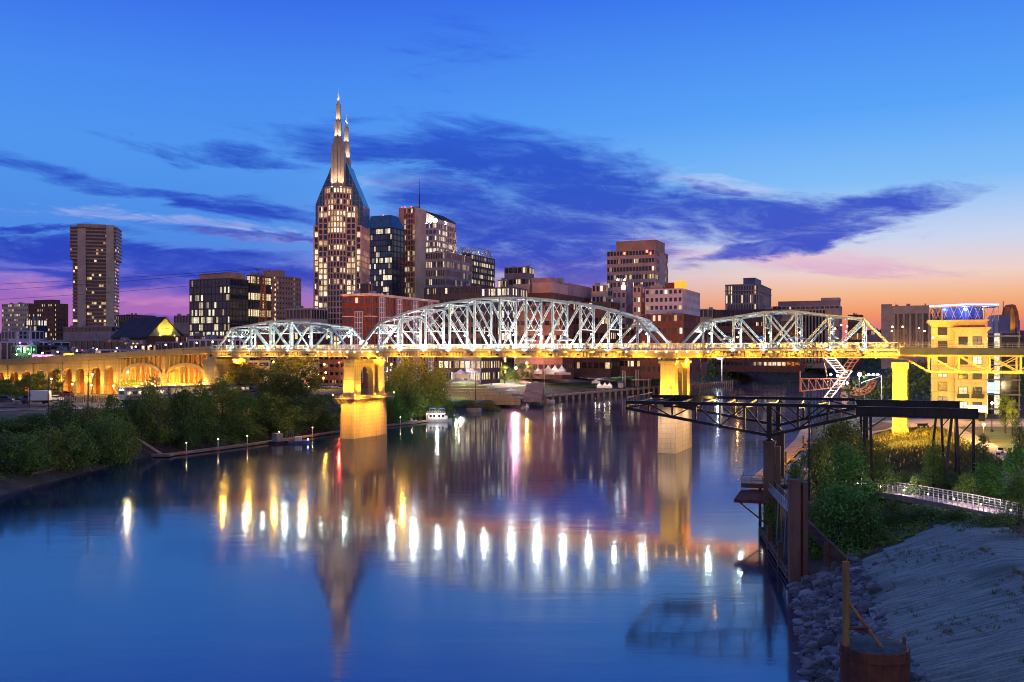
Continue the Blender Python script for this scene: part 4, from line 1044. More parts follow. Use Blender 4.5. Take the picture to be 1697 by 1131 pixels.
bldg('warehouse', 'brown brick warehouse below the white gridded office', 1133, 560, 1062, 1160, 520, 5, 3.4, 'brick_brown', 'window_few', indiv='glass_few', ratio=.45, pierw=1.7)
t, W, D, Ht = bldg('ribbed_office', 'dark ribbed office tower alone against the orange sky', 1258, 900, 1202, 1278, 472, 9, 2.6, 'stone_grey', 'glass_hotel', ratio=.86, pierw=1.0, inset=.8, pent=(.45, .8, .2, .7, 8, 'roof_blue'))
b = MB(); b.box(-.5, W + .5, -.5, D + .5, Ht - 6, Ht - 5.2); b.box(-.5, W + .5, -.5, D + .5, Ht + .13, Ht + .9); b.build('cornice', 'stone_grey', t)
# courthouse with coloured lights
t, W, D, Ht = bldg('courthouse', 'long stone courthouse with red and blue lights between its columns', 1391, 950, 1280, 1410, 506, 3, 5, 'stone_tan', 'glass_few', ratio=.12, pierw=.9, pent=(.08, .98, .1, .9, 5, 'stone_mauve'))
b = MB(); b.box(W * .72, W * .99, D * .2, D * .8, Ht + 5.5, Ht + 8.5); b.build('attic', 'stone_tan', t)
cols = ['bulb_red', 'bulb_blue', 'sign_white', 'bulb_red', 'bulb_blue', 'bulb_blue', 'bulb_red']
pmat('recess_shade', (.03, .03, .035))
b = MB(); b.box(W * .35, W * .8, -.4, -.07, 6, Ht - 5); b.build('loggia_shade', 'recess_shade', t)  # flat near-black panel: shade behind the columns is put into its colour
for i in range(10):
    x = W * .36 + i * W * .44 / 9
    b = MB(); b.tube((x, -1.4, 6), (x, -1.4, Ht - 5), .9, .8, 10); b.build('column', 'stone_tan', t)
    if i < 9: lamp('SPOT', (x + 2.3, -1.2, 6.5), 3500, [(1, .05, .05), (.1, .2, 1), (.9, .9, 1)][i % 3], t, (x + 2.3, -.4, Ht - 8), .2, 60, .6)
t, W, D, Ht = bldg('columned_hall', 'long low hall with tall lit window bays and a plain end pylon', 1560, 900, 1478, 1566, 506, 1, 5.5, 'stone_tan', 'glass_white', ratio=.62, pierw=1.7, inset=.9, depth=30, crown=8)
b = MB(); b.box(-10, -.1, -1.2, 16, 0, Ht + 2); b.build('pylon', 'stone_tan', t)
for i in range(14): lamp('SPOT', (2.5 + i * W / 14, -2.0, 14), 2600, (1, .8, .45), t, (2.5 + i * W / 14, -.5, Ht - 2), .3, 70, .7)
# gabled hall lit yellow
GYd = 700.0
gh = thing('gabled_hall', 'dark roofed hall with a steep floodlit yellow gable', 'hall', (xat(244, GYd), GYd, 9), R(58))
zg_ = lambda py: zat(py, GYd) - 9
gw, gd, ze, zr = 33, 44, zg_(557), zg_(524)
b = MB(); b.box(0, gw, .3, gd, 0, ze); b.build('wall', 'brick_brown', gh)
b = MB(); b.xprism([(1.0, ze), (gw - 1.0, ze), (gw / 2, zr - 1.2)], .0, .8); b.box(gw * .35, gw * .65, -.2, .0, ze + 1, ze + 1.6); b.box(gw * .4, gw * .6, -.2, .0, ze + 5.5, ze + 6); b.build('gable', 'gold_stucco', gh)
b = MB()
for (xa, za, xb, zb) in ((-2, ze - 1, gw / 2, zr), (gw + 2, ze - 1, gw / 2, zr)):
    b.add([(xa, -1, za), (xb, -1, zb), (xb, gd, zb), (xa, gd, za), (xa, -1, za - .6), (xb, -1, zb - .6), (xb, gd, zb - .6), (xa, gd, za - .6)], [(0, 1, 2, 3), (7, 6, 5, 4), (0, 4, 5, 1), (1, 5, 6, 2), (2, 6, 7, 3), (3, 7, 4, 0)])
b.build('roof', 'roof_dark', gh)
for x in (gw * .3, gw * .7):
    MB().ball((x, -2.4, ze + .6), .5, 6).build('floodlight', 'lamp_glow', gh)
    lamp('SPOT', (x, -3, ze + .4), 26000, (1, .72, .1), gh, (gw / 2, 0, ze + 9), .3, 100, .8)
# --- lower town, left
def low(name, label, px0, px1, y0, Y, wall='stone_mauve', glass='glass_few', roof='roof_dark', floors=2, depth=24, bay=4, ratio=.35, th=TH, group=None, cat='building', **k):
    cpx = px1 - (3 if (px1 - px0) > 8 else 1)
    return bldg(name, label, cpx, Y, px0, px1, y0, floors, bay, wall, glass, th=th, ratio=ratio, depth=depth, roof=roof, pierw=.8, group=group, cat=cat, **k)
low('long_hall', 'long low hall with a row of pale green lit windows below the lone brown tower', 66, 176, 563, 640, 'stone_grey', 'glass_white', 'roof_grey', 1, 30, 6, .5)
low('low_shop', 'white floodlit entrance hall at the far left, low', 2, 34, 548, 760, 'stone_white', 'glass_tower', 'roof_dark', 2)
t, W, D, Ht = low('entrance_canopy', 'dark hip roofed pavilion with two pale posts on the far left', -10, 60, 566, 560, 'stone_white', 'glass_white', 'roof_blue', 1, 26, 6, .6)
for x in (W * .62, W * .92): MB().box(x - .7, x + .7, -1.2, -.1, 0, Ht + 6).build('pylon', 'stone_white', t)
MB().box(W * .62, W * .92, -1.0, -.2, Ht + 3.5, Ht + 4.3).build('lintel', 'metal_grey', t)
t, W, D, Ht = low('dance_hall', 'dark flat block with green and violet spotlights left of the pink shop', 18, 64, 572, 470, 'stone_dark', 'glass_few', 'roof_dark', 2, 20)
for x, m_, c in ((W * .35, 'bulb_green', (.2, 1, .25)), (W * .72, 'bulb_green', (.2, 1, .25)), (W * .4, 'bulb_violet', (.4, .12, 1))):
    z = Ht - 2.0 if m_ == 'bulb_green' else Ht + 1.2
    MB().ball((x, -.8, z), .35, 6).build('spotlight', m_, t); lamp('POINT', (x, -1.6, z - .4), 2600, c, t, None, .3)
t, W, D, Ht = low('pink_shop', 'low shop front floodlit pink just above the viaduct', 54, 91, 588, 420, 'stone_white', 'glass_few', 'roof_grey', 1, 16, 5, .25)
for i in range(5): lamp('POINT', (W * (.1 + .2 * i), -1.2, Ht - 2.2), 1300, (1, .28, .75), t, None, .2)
low('brick_shop', 'brown flat roofed shop with a bare orange brick side above the pink shop', 62, 92, 581, 470, 'brick_orange', 'glass_few', 'roof_dark', 1, 18, 5, .2)
t, W, D, Ht = low('yellow_shop', 'small corner building lit yellow with dark sign band above the arches', 105, 126, 585.5, 410, 'gold_stucco', 'glass_few', 'roof_dark', 1, 14, 5, .3)
lamp('POINT', (W * .5, -2.5, Ht - 2), 3600, GOLD, t, None, .3)
low('blue_roof_shop', 'long low building with a blue metal roof behind the arcade', 92, 172, 580, 520, 'stone_mauve', 'glass_few', 'roof_blue', 2, 22)
low('white_shop', 'pale flat roofed shop with a white painted wall above the arcade', 152, 202, 579, 470, 'stone_white', 'glass_few', 'roof_blue', 1, 16, 6, .25)
low('brick_shop', 'red brick shop with pale windows right of the long hall', 172, 208, 566, 560, 'brick_orange', 'glass_white', 'roof_grey', 1, 18, 5, .3)
low('dark_row', 'long dark commercial row under the gabled hall', 195, 262, 571, 500, 'brick_brown', 'glass_few', 'roof_dark', 2, 22)
low('dark_row', 'long dark commercial row right of the gabled hall with a mauve cornice', 258, 350, 566, 480, 'stone_mauve', 'glass_few', 'roof_dark', 2, 22)
low('white_shop', 'pale lilac rendered shop with small windows beside the left truss end', 312, 385, 562, 450, 'stone_white', 'glass_few', 'roof_grey', 2, 14, 4, .4)
low('flat_hall', 'wide maroon flat roofed hall at the foot of the blue glass office', 290, 420, 556, 560, 'brick_brown', 'glass_few', 'roof_dark', 2, 30)
low('brown_block', 'dark hill-side block behind the lone tower, stepped roof', 193, 226, 522, 980, 'stone_dark', 'glass_few', 'roof_dark', 3, 30)
low('grey_block', 'grey low office left of the blue glass office', 288, 316, 523, 900, 'stone_mauve', 'glass_hotel', 'roof_dark', 3, 26)
low('red_shop', 'red brick corner shop with lit windows seen through the left truss', 386, 440, 553, 470, 'brick_red', 'glass_hotel', 'roof_dark', 3, 20, 4, .4)
low('purple_shop', 'purple tinted dark shop row seen through the left truss', 440, 520, 550, 500, 'stone_dark', 'glass_few', 'roof_dark', 3, 20)
# --- behind the main span
low('dark_office', 'wide dark blue office with terraces below the gridded office', 703, 800, 474, 600, 'stone_dark', 'glass_few', 'roof_blue', 8, 30, 4, .5)
low('dark_office', 'dark glass office with pale top edge behind the main span', 795, 852, 476, 590, 'stone_dark', 'glass_blue', 'roof_dark', 8, 26, 4, .6)
low('plain_block', 'plain brown block below the maroon hall', 852, 935, 505, 560, 'brick_brown', 'glass_few', 'roof_dark', 5, 20, 4, .3)
low('plain_block', 'dark maroon block right under the tall hotel slab', 935, 1015, 500, 600, 'stone_dark', 'glass_hotel', 'roof_dark', 5, 20, 4, .4)
low('lit_office', 'office with bright lit floors glimpsed through the left half of the main truss', 726, 800, 520, 470, 'stone_dark', 'glass_tower', 'roof_dark', 6, 24, 3, .6)
low('blue_roof_shed', 'long shed with a dark blue roof behind the main truss', 800, 1000, 553, 640, 'stone_dark', 'glass_few', 'roof_blue', 2, 20)
low('low_shops', 'row of low brown shops under the white gridded office', 1000, 1110, 545, 620, 'brick_brown', 'glass_hotel', 'roof_blue', 3, 20)
low('low_shops', 'dark shops with blue roofs between the main and right trusses', 1100, 1165, 550, 640, 'brick_brown', 'glass_few', 'roof_blue', 2, 20)
low('tan_office', 'pale lit office low between the white office and the ribbed tower', 1158, 1184, 512, 820, 'stone_tan', 'glass_white', 'roof_grey', 3, 20)
low('dark_row', 'broad dark warehouse with blue roof at the foot of the ribbed tower', 1182, 1292, 512, 800, 'stone_dark', 'glass_few', 'roof_blue', 4, 30)
low('brick_mill', 'large brown brick mill with scattered lit windows seen through the right truss', 1180, 1330, 532, 760, 'brick_brown', 'glass_hotel', 'roof_dark', 5, 30, 4, .35)
low('brown_block', 'brown block right of the courthouse', 1405, 1432, 522, 940, 'stone_dark', 'glass_few', 'roof_dark', 3, 24)
# --- old brick riverfront row under the main span (faces the river)
row = [(636, 659, 'brick_red', 600), (659, 680, 'brick_brown', 596), (680, 706, 'brick_orange', 598), (706, 736, 'brick_red', 594), (736, 768, 'brick_brown', 593), (768, 797, 'brick_orange', 594), (797, 822, 'brick_brown', 591), (822, 862, 'brick_red', 592),
       (862, 890, 'brick_orange', 590), (890, 922, 'brick_brown', 588), (922, 952, 'stone_mauve', 588), (952, 985, 'brick_brown', 587), (985, 1018, 'brick_red', 586), (1018, 1050, 'brick_brown', 585), (1050, 1086, 'stone_dark', 584)]
desc = ['with a violet lit sign', 'behind the big willow', 'with pale stone trim', 'half hidden by the willow crown', 'with tall lit slots', 'beside the blue marquee', 'with a dark loading door', 'with a long row of lit tall windows',
        'with an orange street lamp before it', 'with a purple lit ground floor', 'of mauve stone', 'with narrow dark windows', 'above the small white tents', 'left of the cluster of street lamps', 'at the dark right end']
for i, ((a, c, mt, yt), ds) in enumerate(zip(row, desc)):
    Yr = 500 + (a - 636) * .5
    t, W, D, Ht = bldg('brick_warehouse', 'riverfront warehouse %s, %s in its row' % (ds, ORD[i]), c - 1.0, Yr, a, c, yt - 14, 4, 2.6, mt, 'window_some', th=-23.9, z0=10.5, ratio=.62, pierw=1.3, depth=22, indiv='glass_hotel', group='riverfront warehouse row', base=0)
low('brick_block', 'orange lit brick block under the left truss behind the trees', 492, 566, 588, 420, 'brick_orange', 'glass_few', 'roof_dark', 4, 20, 3, .4)
low('gold_block', 'gold lit stucco building right of the abutment pier', 352, 412, 598, 360, 'gold_stucco', 'glass_few', 'roof_grey', 2, 14, 6, .25)
low('gold_block', 'tan lit building behind the foot of the lattice mast', 432, 496, 594, 400, 'gold_stucco', 'glass_few', 'roof_grey', 3, 16, 5, .25)
# far ridge buildings to close the skyline
for i, (a, c, y0, Y, mt, ds) in enumerate([(1160, 1206, 534, 1150, 'stone_dark', 'left of the ribbed tower'), (1430, 1466, 547, 1250, 'stone_mauve', 'before the end pylon'), (1560, 1700, 548, 1200, 'stone_dark', 'behind the yellow building'), (500, 520, 520, 900, 'stone_mauve', 'left of the spired tower'), (0, 60, 552, 1200, 'stone_dark', 'behind the tan slab')]):
    low('distant_block', 'dim distant block %s on the skyline' % ds, a, c, y0, Y, mt, 'glass_hotel', 'roof_dark', 3, 30)
# ------------------------------------------------------------------ right bank: gantry, landing, slope
def shore(y):
    return float(np.interp(y, [p[1] for p in SR], [p[0] for p in SR]))
# the old steel gantry: two trusses and plate girders reaching out over the water
GA = Vector((36.4, 128.0, 0)); GRZ = -math.atan2(.34, .94)
gt = thing('steel_gantry', 'black riveted steel gantry cantilevered over the water on twin concrete columns, right foreground', 'gantry', GA, GRZ)
GW = 19.6; TIP, RJ, RE = -20.6, 11.6, 26.5; ZT = 18.0
xs = [TIP + (0 - TIP) * i / 6 for i in range(7)] + [RJ / 3, 2 * RJ / 3, RJ]
zbs = [17.15] + [17.15 + (13.7 - 17.15) * i / 6 for i in range(1, 7)] + [14.75, 15.8, 16.7]
for y in (0, GW):
    b = MB(); b.beam((TIP, y, ZT), (RJ, y, ZT), .34, .4); b.box(TIP, RJ, y - .35, y + .35, ZT + .2, ZT + .26); b.build('top_chord', 'dark_steel', gt)
    b = MB()
    for i in range(len(xs) - 1): b.beam((xs[i], y, zbs[i]), (xs[i + 1], y, zbs[i + 1]), .4, .42)
    b.build('bottom_chord', 'dark_steel', gt)
    b = MB()
    for i in range(1, len(xs)):
        w = .7 if i == 6 else .24
        b.box(xs[i] - w / 2, xs[i] + w / 2, y - .16, y + .16, zbs[i], ZT - .15)
        if i < len(xs) - 0:
            if i <= 6: p, q = (xs[i - 1], y, zbs[i - 1]), (xs[i], y, ZT - .15)
            else: p, q = (xs[i - 1], y, ZT - .15), (xs[i], y, zbs[i])
            if i % 2 == 0: p, q = (p[0], y, ZT - .15 if p[2] < ZT - .2 else zbs[i - 1]), (q[0], y, zbs[i] if q[2] > ZT - .2 else ZT - .15)
            b.beam(p, q, .26, .2); b.beam((p[0], y + .2, p[2]), (q[0], y + .2, q[2]), .1)
    b.build('truss_web', 'dark_steel', gt)
    b = MB(); b.box(RJ - .2, RE, y - .12, y + .12, 16.72, ZT); b.box(RJ - .2, RE, y - .35, y + .35, 16.66, 16.74); b.box(RJ - .2, RE, y - .35, y + .35, ZT - .02, ZT + .06)
    for i in range(11): x = RJ + i * (RE - RJ - .2) / 10; b.box(x, x + .1, y - .3, y + .3, 16.7, ZT)
    b.build('plate_girder', 'dark_steel', gt)
    if y:
        b = MB(); b.box(TIP + 2, TIP + 8.5, y - .06, y + .06, 16.2, ZT + .3); b.build('side_plate', 'dark_steel', gt)
    for (xa, xb) in ((RJ + .9, RJ + .9), (RJ + 1.7, RJ + 1.9), (RE - 3.2, RE - 4.2), (RE - 2.6, RE - 2.2), (RE - .6, RE - .6)):
        g0 = ground(GA.x + .94 * xb, GA.y - .34 * xb + y * .94) - .5
        b = MB(); b.beam((xa, y, 16.7), (xb, y, min(g0, 8)), .34, .42); b.build('leg', 'dark_steel', gt)
    b = MB(); b.beam((RE - 2.6, y, 14.0), (RE - .6, y, 16.5), .16); b.beam((RJ + .9, y, 14.6), (RJ + 3.6, y, 16.6), .16); b.build('knee_brace', 'dark_steel', gt)
    r_ = .75 if y == 0 else .95
    b = MB(); b.box(-r_, r_, y - .95, y + .95, -3, 12.6); b.box(-r_ - .12, r_ + .12, y - 1.05, y + 1.05, 12.6, 12.95); b.build('column', 'rust_concrete', gt)
    b = MB(); b.box(.9, 1.5, y - .8, y + .8, -3, 12.2) if y == 0 else b.box(-1.5, -1.1, y - .8, y + .8, -3, 12); b.build('column', 'rust_concrete', gt)
    b = MB(); b.xprism([(-.55, 12.95), (.55, 12.95), (.22, 13.3), (.45, 13.6), (-.45, 13.6), (-.22, 13.3)], y - .4, y + .4); b.build('bearing', 'dark_steel', gt)
for i, x in enumerate(xs):
    b = MB(); b.beam((x, 0, ZT - .3), (x, GW, ZT - .3), .22, .3); b.build('cross_beam', 'dark_steel', gt)
    if i < len(xs) - 1 and i in (0, 5, 7): b = MB(); b.beam((x, 0, ZT - .4), (xs[i + 1], GW, ZT - .4), .12); b.beam((xs[i + 1], 0, ZT - .45), (x, GW, ZT - .45), .12); b.build('lateral_brace', 'dark_steel', gt)
b = MB()
for i in range(9):                                                # end frame across the tip
    ya, yb = GW * i / 9, GW * (i + 1) / 9
    b.beam((TIP, ya, 17.0), (TIP, yb, ZT - .1), .12); b.beam((TIP, yb, 17.0), (TIP, ya, ZT - .1), .1); b.beam((TIP, ya, 17.0), (TIP, ya, ZT), .12)
b.beam((TIP, 0, 17.05), (TIP, GW, 17.05), .25); b.beam((TIP, 0, ZT + .7), (TIP, GW, ZT + .7), .07)
for i in range(10): b.beam((TIP, GW * i / 9, ZT), (TIP, GW * i / 9, ZT + .7), .07)
b.build('end_frame', 'dark_steel', gt)
b = MB(); b.beam((TIP + 2.4, GW, ZT + .3), (TIP + 3.3, GW, ZT + 1.9), .12); b.beam((TIP + 3.3, GW, ZT + 1.9), (TIP + 3.3, GW, ZT + .3), .1); b.build('davit', 'dark_steel', gt)
MB().ball((TIP + 10.6, GW - .5, ZT - .5), .16, 6).build('work_light', 'bulb_sodium', gt)
lamp('SPOT', (TIP + 9.6, GW - 1.8, ZT - .2), 900, (1, .55, .1), gt, (TIP + 9, GW, ZT - .6), .2, 120, .8)
# foreground mooring column
c = thing('mooring_column', 'tall reddish concrete mooring column with a dark slot, standing at the waterline in front of the gantry', 'column', (31.6, 100, 0), R(-8))
b = MB(); b.box(-1.0, .15, -.7, .7, -2.5, 11.4); b.build('slab', 'rust_concrete', c)
b = MB(); b.box(.45, 1.0, -.5, .9, -2.5, 11.1); b.build('slab', 'rust_concrete', c)
b = MB(); b.box(.14, .46, -.2, .5, -2.4, 10.9); b.build('steel_web', 'rust_steel', c)
# lookout platform by the gantry column
p = thing('lookout_platform', 'small glass railed lookout platform beside the gantry columns above the river', 'platform', (33.0, 130.4, 0), R(-18))
b = MB(); b.box(0, 7.5, 0, 6.5, 6.3, 6.6); b.box(0, 7.5, -.1, .1, 6.0, 6.32); b.build('floor', 'rust_concrete', p)
b = MB()
for i in range(6): b.box(1.5 * i - .04, 1.5 * i + .04, .0, .08, 6.6, 7.75)
for i in range(5): b.box(-.02, .06, 1.6 * i - .04, 1.6 * i + .04, 6.6, 7.75)
b.box(-.02, 7.5, .0, .08, 7.7, 7.8); b.box(-.03, .07, 0, 6.5, 7.7, 7.8); b.box(0, 7.5, .0, .08, 7.1, 7.15); b.build('railing', 'metal_grey', p)
m, nt, bs = newmat('clear_glass'); bs.inputs['Base Color'].default_value = (.7, .8, .9, 1); bs.inputs['Roughness'].default_value = .03; bs.inputs['Alpha'].default_value = .22
b = MB(); b.box(.1, 7.4, .03, .05, 6.7, 7.65); b.box(.01, .03, .1, 6.4, 6.7, 7.65); b.build('glass_panel', 'clear_glass', p)
MB().ball((3.6, .5, 7.3), .12, 6).build('deck_light', 'bulb_warm', p)
b = MB(); b.box(5.0, 5.4, 1, 1.4, -1, 6.3); b.box(2.2, 2.6, 5, 5.4, -1, 6.3); b.build('support_post', 'rust_concrete', p)
p = thing('landing_slab', 'rusty brown landing slab jutting over the water just below the lookout', 'landing', (31.9, 127.6, 0), R(-18))
b = MB(); b.add([(-.6, -.2, 4.3), (4.2, -.2, 4.3), (4.2, 3, 4.5), (.2, 3, 4.5), (-.6, -.2, 4.75), (4.2, -.2, 4.75), (4.2, 3, 5.7), (.2, 3, 5.7)], [(0, 3, 2, 1), (4, 5, 6, 7), (0, 1, 5, 4), (1, 2, 6, 5), (2, 3, 7, 6), (3, 0, 4, 7)]); b.build('slab', 'rust_steel', p)
b = MB(); b.beam((3.7, .2, 4.3), (3.7, .2, -1), .25); b.beam((.2, .2, 4.3), (3.6, .2, 1.6), .2); b.build('bracket', 'rust_steel', p)
# bulkhead along the waterline
p = thing('timber_bulkhead', 'weathered timber bulkhead along the right waterline between gantry column and mooring column', 'bulkhead')
b = MB()
A, B = Vector((35.0, 127, 0)), Vector((31.0, 100.8, 0)); n = 34
for i in range(n):
    q0, q1 = A.lerp(B, i / n), A.lerp(B, (i + .93) / n); h = .9 + .18 * math.sin(i * 2.3)
    b.beam(q0 + Vector((0, 0, -1.5)), q0 + Vector((0, 0, h)), .3, .74, up=(.15, 1, 0))
b.build('sheet_planks', 'timber', p)
b = MB()
for z in (.35, .95): b.beam(A + Vector((-.3, 0, z)), B + Vector((-.3, 0, z)), .22, .26)
b.build('waler', 'timber', p)
for f in (.38, .75): q = A.lerp(B, f); b = MB(); b.box(q.x - .5, q.x + .1, q.y - .3, q.y + .3, -1.5, 3.0); b.build('guide_pile', 'rust_concrete', p)
p = thing('gangway', 'narrow grey gangway sloping from the lookout toward the mooring column', 'gangway')
b = MB(); P, Q = Vector((36.5, 127.2, 6.2)), Vector((32.4, 104, 7.0)); b.beam(P, Q, 1.1, .3); b.build('walkway', 'metal_grey', p)
b = MB()
for s_ in (-.5, .5):
    o = Vector((s_, 0, 0)); b.beam(P + o + Vector((0, 0, 1)), Q + o + Vector((0, 0, 1)), .07)
    for i in range(13): q = P.lerp(Q, i / 12) + o; b.beam(q, q + Vector((0, 0, 1)), .06)
b.build('railing', 'metal_grey', p)
for f in (.35, .7): q = P.lerp(Q, f); b = MB(); b.tube(q, (q.x - .3, q.y, 0), .09); b.tube(q + Vector((.4, 0, 0)), (q.x + .5, q.y + .4, 0), .09); b.build('strut', 'metal_grey', p)
p = thing('retaining_timber', 'heavy brown timber retaining wall sloping down right of the mooring column to the stones', 'retaining wall')
P, Q = at(1332, 866, 105), at(1404, 936, 97)
b = MB(); b.beam(P, Q, .35, 1.35); b.build('sloped_plank', 'timber', p)
q = P.lerp(Q, .6); b = MB(); b.box(q.x - .5, q.x + .5, q.y - .35, q.y + .3, q.z - 3.2, q.z + .5); b.build('post', 'rust_concrete', p)
b = MB(); b.beam(Q + Vector((0, 0, .1)), at(1472, 927, 99), .3, .4); b.build('cap_timber', 'timber', p)
b = MB(); b.beam(at(1318, 952, 100.6), at(1376, 956, 98.5), .5, .9); b.build('toe_beam', 'timber', p)

# erosion-control blanket on the slope
b = MB(); nd, ns = 70, 110; ids = {}
for j in range(ns + 1):
    y = 34 + 68 * j / ns
    for i in range(nd + 1):
        d = 5.2 + 17.8 * i / nd; x = shore(y) + d * 1.06 + .35 * mnoise.noise(Vector((y * .3, 0, 3))) * (i < 3)
        z = ground(x, y) + .22 + .17 * mnoise.noise(Vector((d * .14 + y * .05, y * 1.5 + d * .35, 0))) + .05 * mnoise.noise(Vector((d * .3, y * 4.2 + d * .7, 2)))
        b.v.append((x, y, z))
def keep(i, j):
    d = 5.2 + 17.8 * i / nd; y = 34 + 68 * j / ns
    return y < 95.5 + .33 * d + .6 * mnoise.noise(Vector((d * .5, 1, 1)))- .55 * max(0, d - 15) and d < 21 - .05 * max(0, y - 80)
for j in range(ns):
    for i in range(nd):
        if keep(i, j): a = j * (nd + 1) + i; b.f.append((a, a + 1, a + nd + 2, a + nd + 1)); b.m.append(0)
m, nt, bs = newmat('erosion_blanket')
tc = nt.nodes.new('ShaderNodeTexCoord'); sp = nt.nodes.new('ShaderNodeSeparateXYZ'); nt.links.new(tc.outputs['Object'], sp.inputs[0])
x_, y_, z_ = (E(nt, sp.outputs[i]) for i in range(3))
wob = noise(nt, comb(nt, x_ * .12, y_ * .12, 0.0), 1, 2) * 2.4
line = noise(nt, comb(nt, x_ * .22, y_ * 2.6 + x_ * .75 + wob, 0.0), 1.0, 8, .72)
fib = noise(nt, comb(nt, x_ * 2.5, y_ * 9.0 + x_ * 3.0, 0.0), 1.5, 6, .75)
patch = noise(nt, comb(nt, x_ * .16, y_ * .16, 3.0), 1, 4)
k = ((line - .5) * 2.2 + (fib - .5) * 1.9 + .5).clamp()
c1 = mixc(nt, k, (.05, .07, .05), (.5, .56, .42))
nt.links.new(mixc(nt, patch.step(.5, .72) * .6, c1, (.05, .075, .03)).k, bs.inputs['Base Color']); bs.inputs['Roughness'].default_value = .95
bn = nt.nodes.new('ShaderNodeBump'); bn.inputs['Strength'].default_value = 1.0; bn.inputs['Distance'].default_value = .25; nt.links.new((line + fib * .6).k, bn.inputs['Height']); nt.links.new(bn.outputs[0], bs.inputs['Normal'])
setting(b.build('grass_slope', 'erosion_blanket', smooth=True))
# riprap
random.seed(5)
def rock(b, c, r, rnd):
    o = len(b.v); t = (1 + 5 ** .5) / 2
    V = [(-1, t, 0), (1, t, 0), (-1, -t, 0), (1, -t, 0), (0, -1, t), (0, 1, t), (0, -1, -t), (0, 1, -t), (t, 0, -1), (t, 0, 1), (-t, 0, -1), (-t, 0, 1)]
    Fc = [(0, 11, 5), (0, 5, 1), (0, 1, 7), (0, 7, 10), (0, 10, 11), (1, 5, 9), (5, 11, 4), (11, 10, 2), (10, 7, 6), (7, 1, 8), (3, 9, 4), (3, 4, 2), (3, 2, 6), (3, 6, 8), (3, 8, 9), (4, 9, 5), (2, 4, 11), (6, 2, 10), (8, 6, 7), (9, 8, 1)]
    M = Matrix.Rotation(rnd.random() * 6, 3, 'Z') @ Matrix.Rotation(rnd.random() * 6, 3, 'X'); sc = Vector((1, rnd.uniform(.6, 1), rnd.uniform(.5, .8)))
    for v in V:
        w = M @ Vector(v) * (r / 1.9) * rnd.uniform(.72, 1.25); b.v.append((c[0] + w.x * sc.x, c[1] + w.y * sc.y, c[2] + w.z * sc.z))
    for f in Fc: b.f.append(tuple(i + o for i in f)); b.m.append(0)
m, nt, bs = newmat('riprap_stone')
g = nt.nodes.new('ShaderNodeNewGeometry'); k = E(nt, g.outputs['Random Per Island'])
dirt = noise(nt, coords(nt, 'Object', (1, 1, 1)), .35, 4).step(.42, .62)
nt.links.new(mixc(nt, dirt * .7, mixc(nt, k, (.045, .05, .06), (.27, .25, .25)), (.04, .038, .036)).k, bs.inputs['Base Color']); bs.inputs['Roughness'].default_value = .9
b = MB(); rnd = random.Random(11)
for i in range(4600):
    y = rnd.uniform(50, 101); d = rnd.uniform(-.8, 6.4) + (rnd.random() < .08) * rnd.uniform(0, 1.2); x = shore(y) + d * 1.05
    if math.hypot(x - 25.4, y - 63.4) < 2.3: continue
    rock(b, (x, y, ground(x, y) + .08 + .05 * rnd.random()), min(.95, .1 + rnd.expovariate(5.5)), rnd)
setting(b.build('riprap', 'riprap_stone'), 'stuff')
spots = [(1366, 958), (1372, 965), (1384, 950), (1392, 958), (1380, 948), (1358, 968), (1350, 982), (1376, 978), (1368, 1010), (1345, 1025), (1356, 1030), (1380, 1006), (1372, 1070), (1392, 1100), (1378, 1112), (1340, 1012), (1390, 985), (1362, 1052), (1383, 1040), (1395, 975), (1332, 1040), (1350, 1060)]
for i, (px, py) in enumerate(spots):
    Y = 38100 / (py - HY) * .96; x = xat(px, Y); b = MB(); r_ = rnd.uniform(.45, .85) * (1.25 if i < 6 else 1); rock(b, (0, 0, 0), r_, rnd)
    z = max(ground(x, Y), -.1) + r_ * .25
    tag(b.build('boulder', 'riprap_stone', None, (x, Y, z)), 'large grey boulder lying among the riprap stones at the right waterline', 'boulder', 'boulders in the riprap')
# sheet-pile cofferdam with its mooring post
cd = thing('sheet_pile_cell', 'round rusty sheet pile cell filled with earth, bottom right among the stones', 'mooring cell', (25.4, 63.4, 0))
b = MB(); n = 44
vs0 = []
for i in range(n * 2):
    a = PI * i / n; r_ = 2.24 + (.05 if (i // 2) % 2 else -.05); vs0.append((r_ * math.cos(a), r_ * math.sin(a)))
b.prism(vs0, -.8, 4.95); b.build('sheet_piles', 'rust_steel', cd)
for m_ in (0,):
    b = MB()
    for z in (4.3, 2.4): b.lathe((0, 0, z), [(2.3, 0), (2.36, .0), (2.36, .12), (2.3, .12)], 44)
    b.build('hoop', 'rust_steel', cd)
pmat('earth_fill', (.09, .1, .09), (.05, .06, .045), 1.2, .95, bump=.8)
b = MB(); pr_ = [(2.15, 4.9), (2.0, 5.0), (1.5, 5.08), (.8, 5.12), (.05, 5.14)]; b.lathe((0, 0, 0), pr_, 40); b.build('earth_fill', 'earth_fill', cd)
b = MB(); b.tube((2.2, .3, 4.6), (2.2, .3, 5.4), .12); b.build('stub', 'rust_steel', cd)
mp = thing('mooring_post', 'weathered yellow timber mooring post with a slanting brace on the sheet pile cell', 'post', (23.35, 63.3, 0))
b = MB(); b.tube((0, 0, 4.95), (0, 0, 10.8), .25, .24, 12); b.build('post', 'post_wood', mp)
b = MB(); b.tube((.1, 0, 10.8), (.17, 0, 11.7), .05, .03, 6); b.build('rod', 'post_wood', mp)
b = MB(); b.tube((.2, -.05, 7.9), (2.2, -.8, 5.05), .12, .12, 8); b.build('brace', 'post_wood', mp)
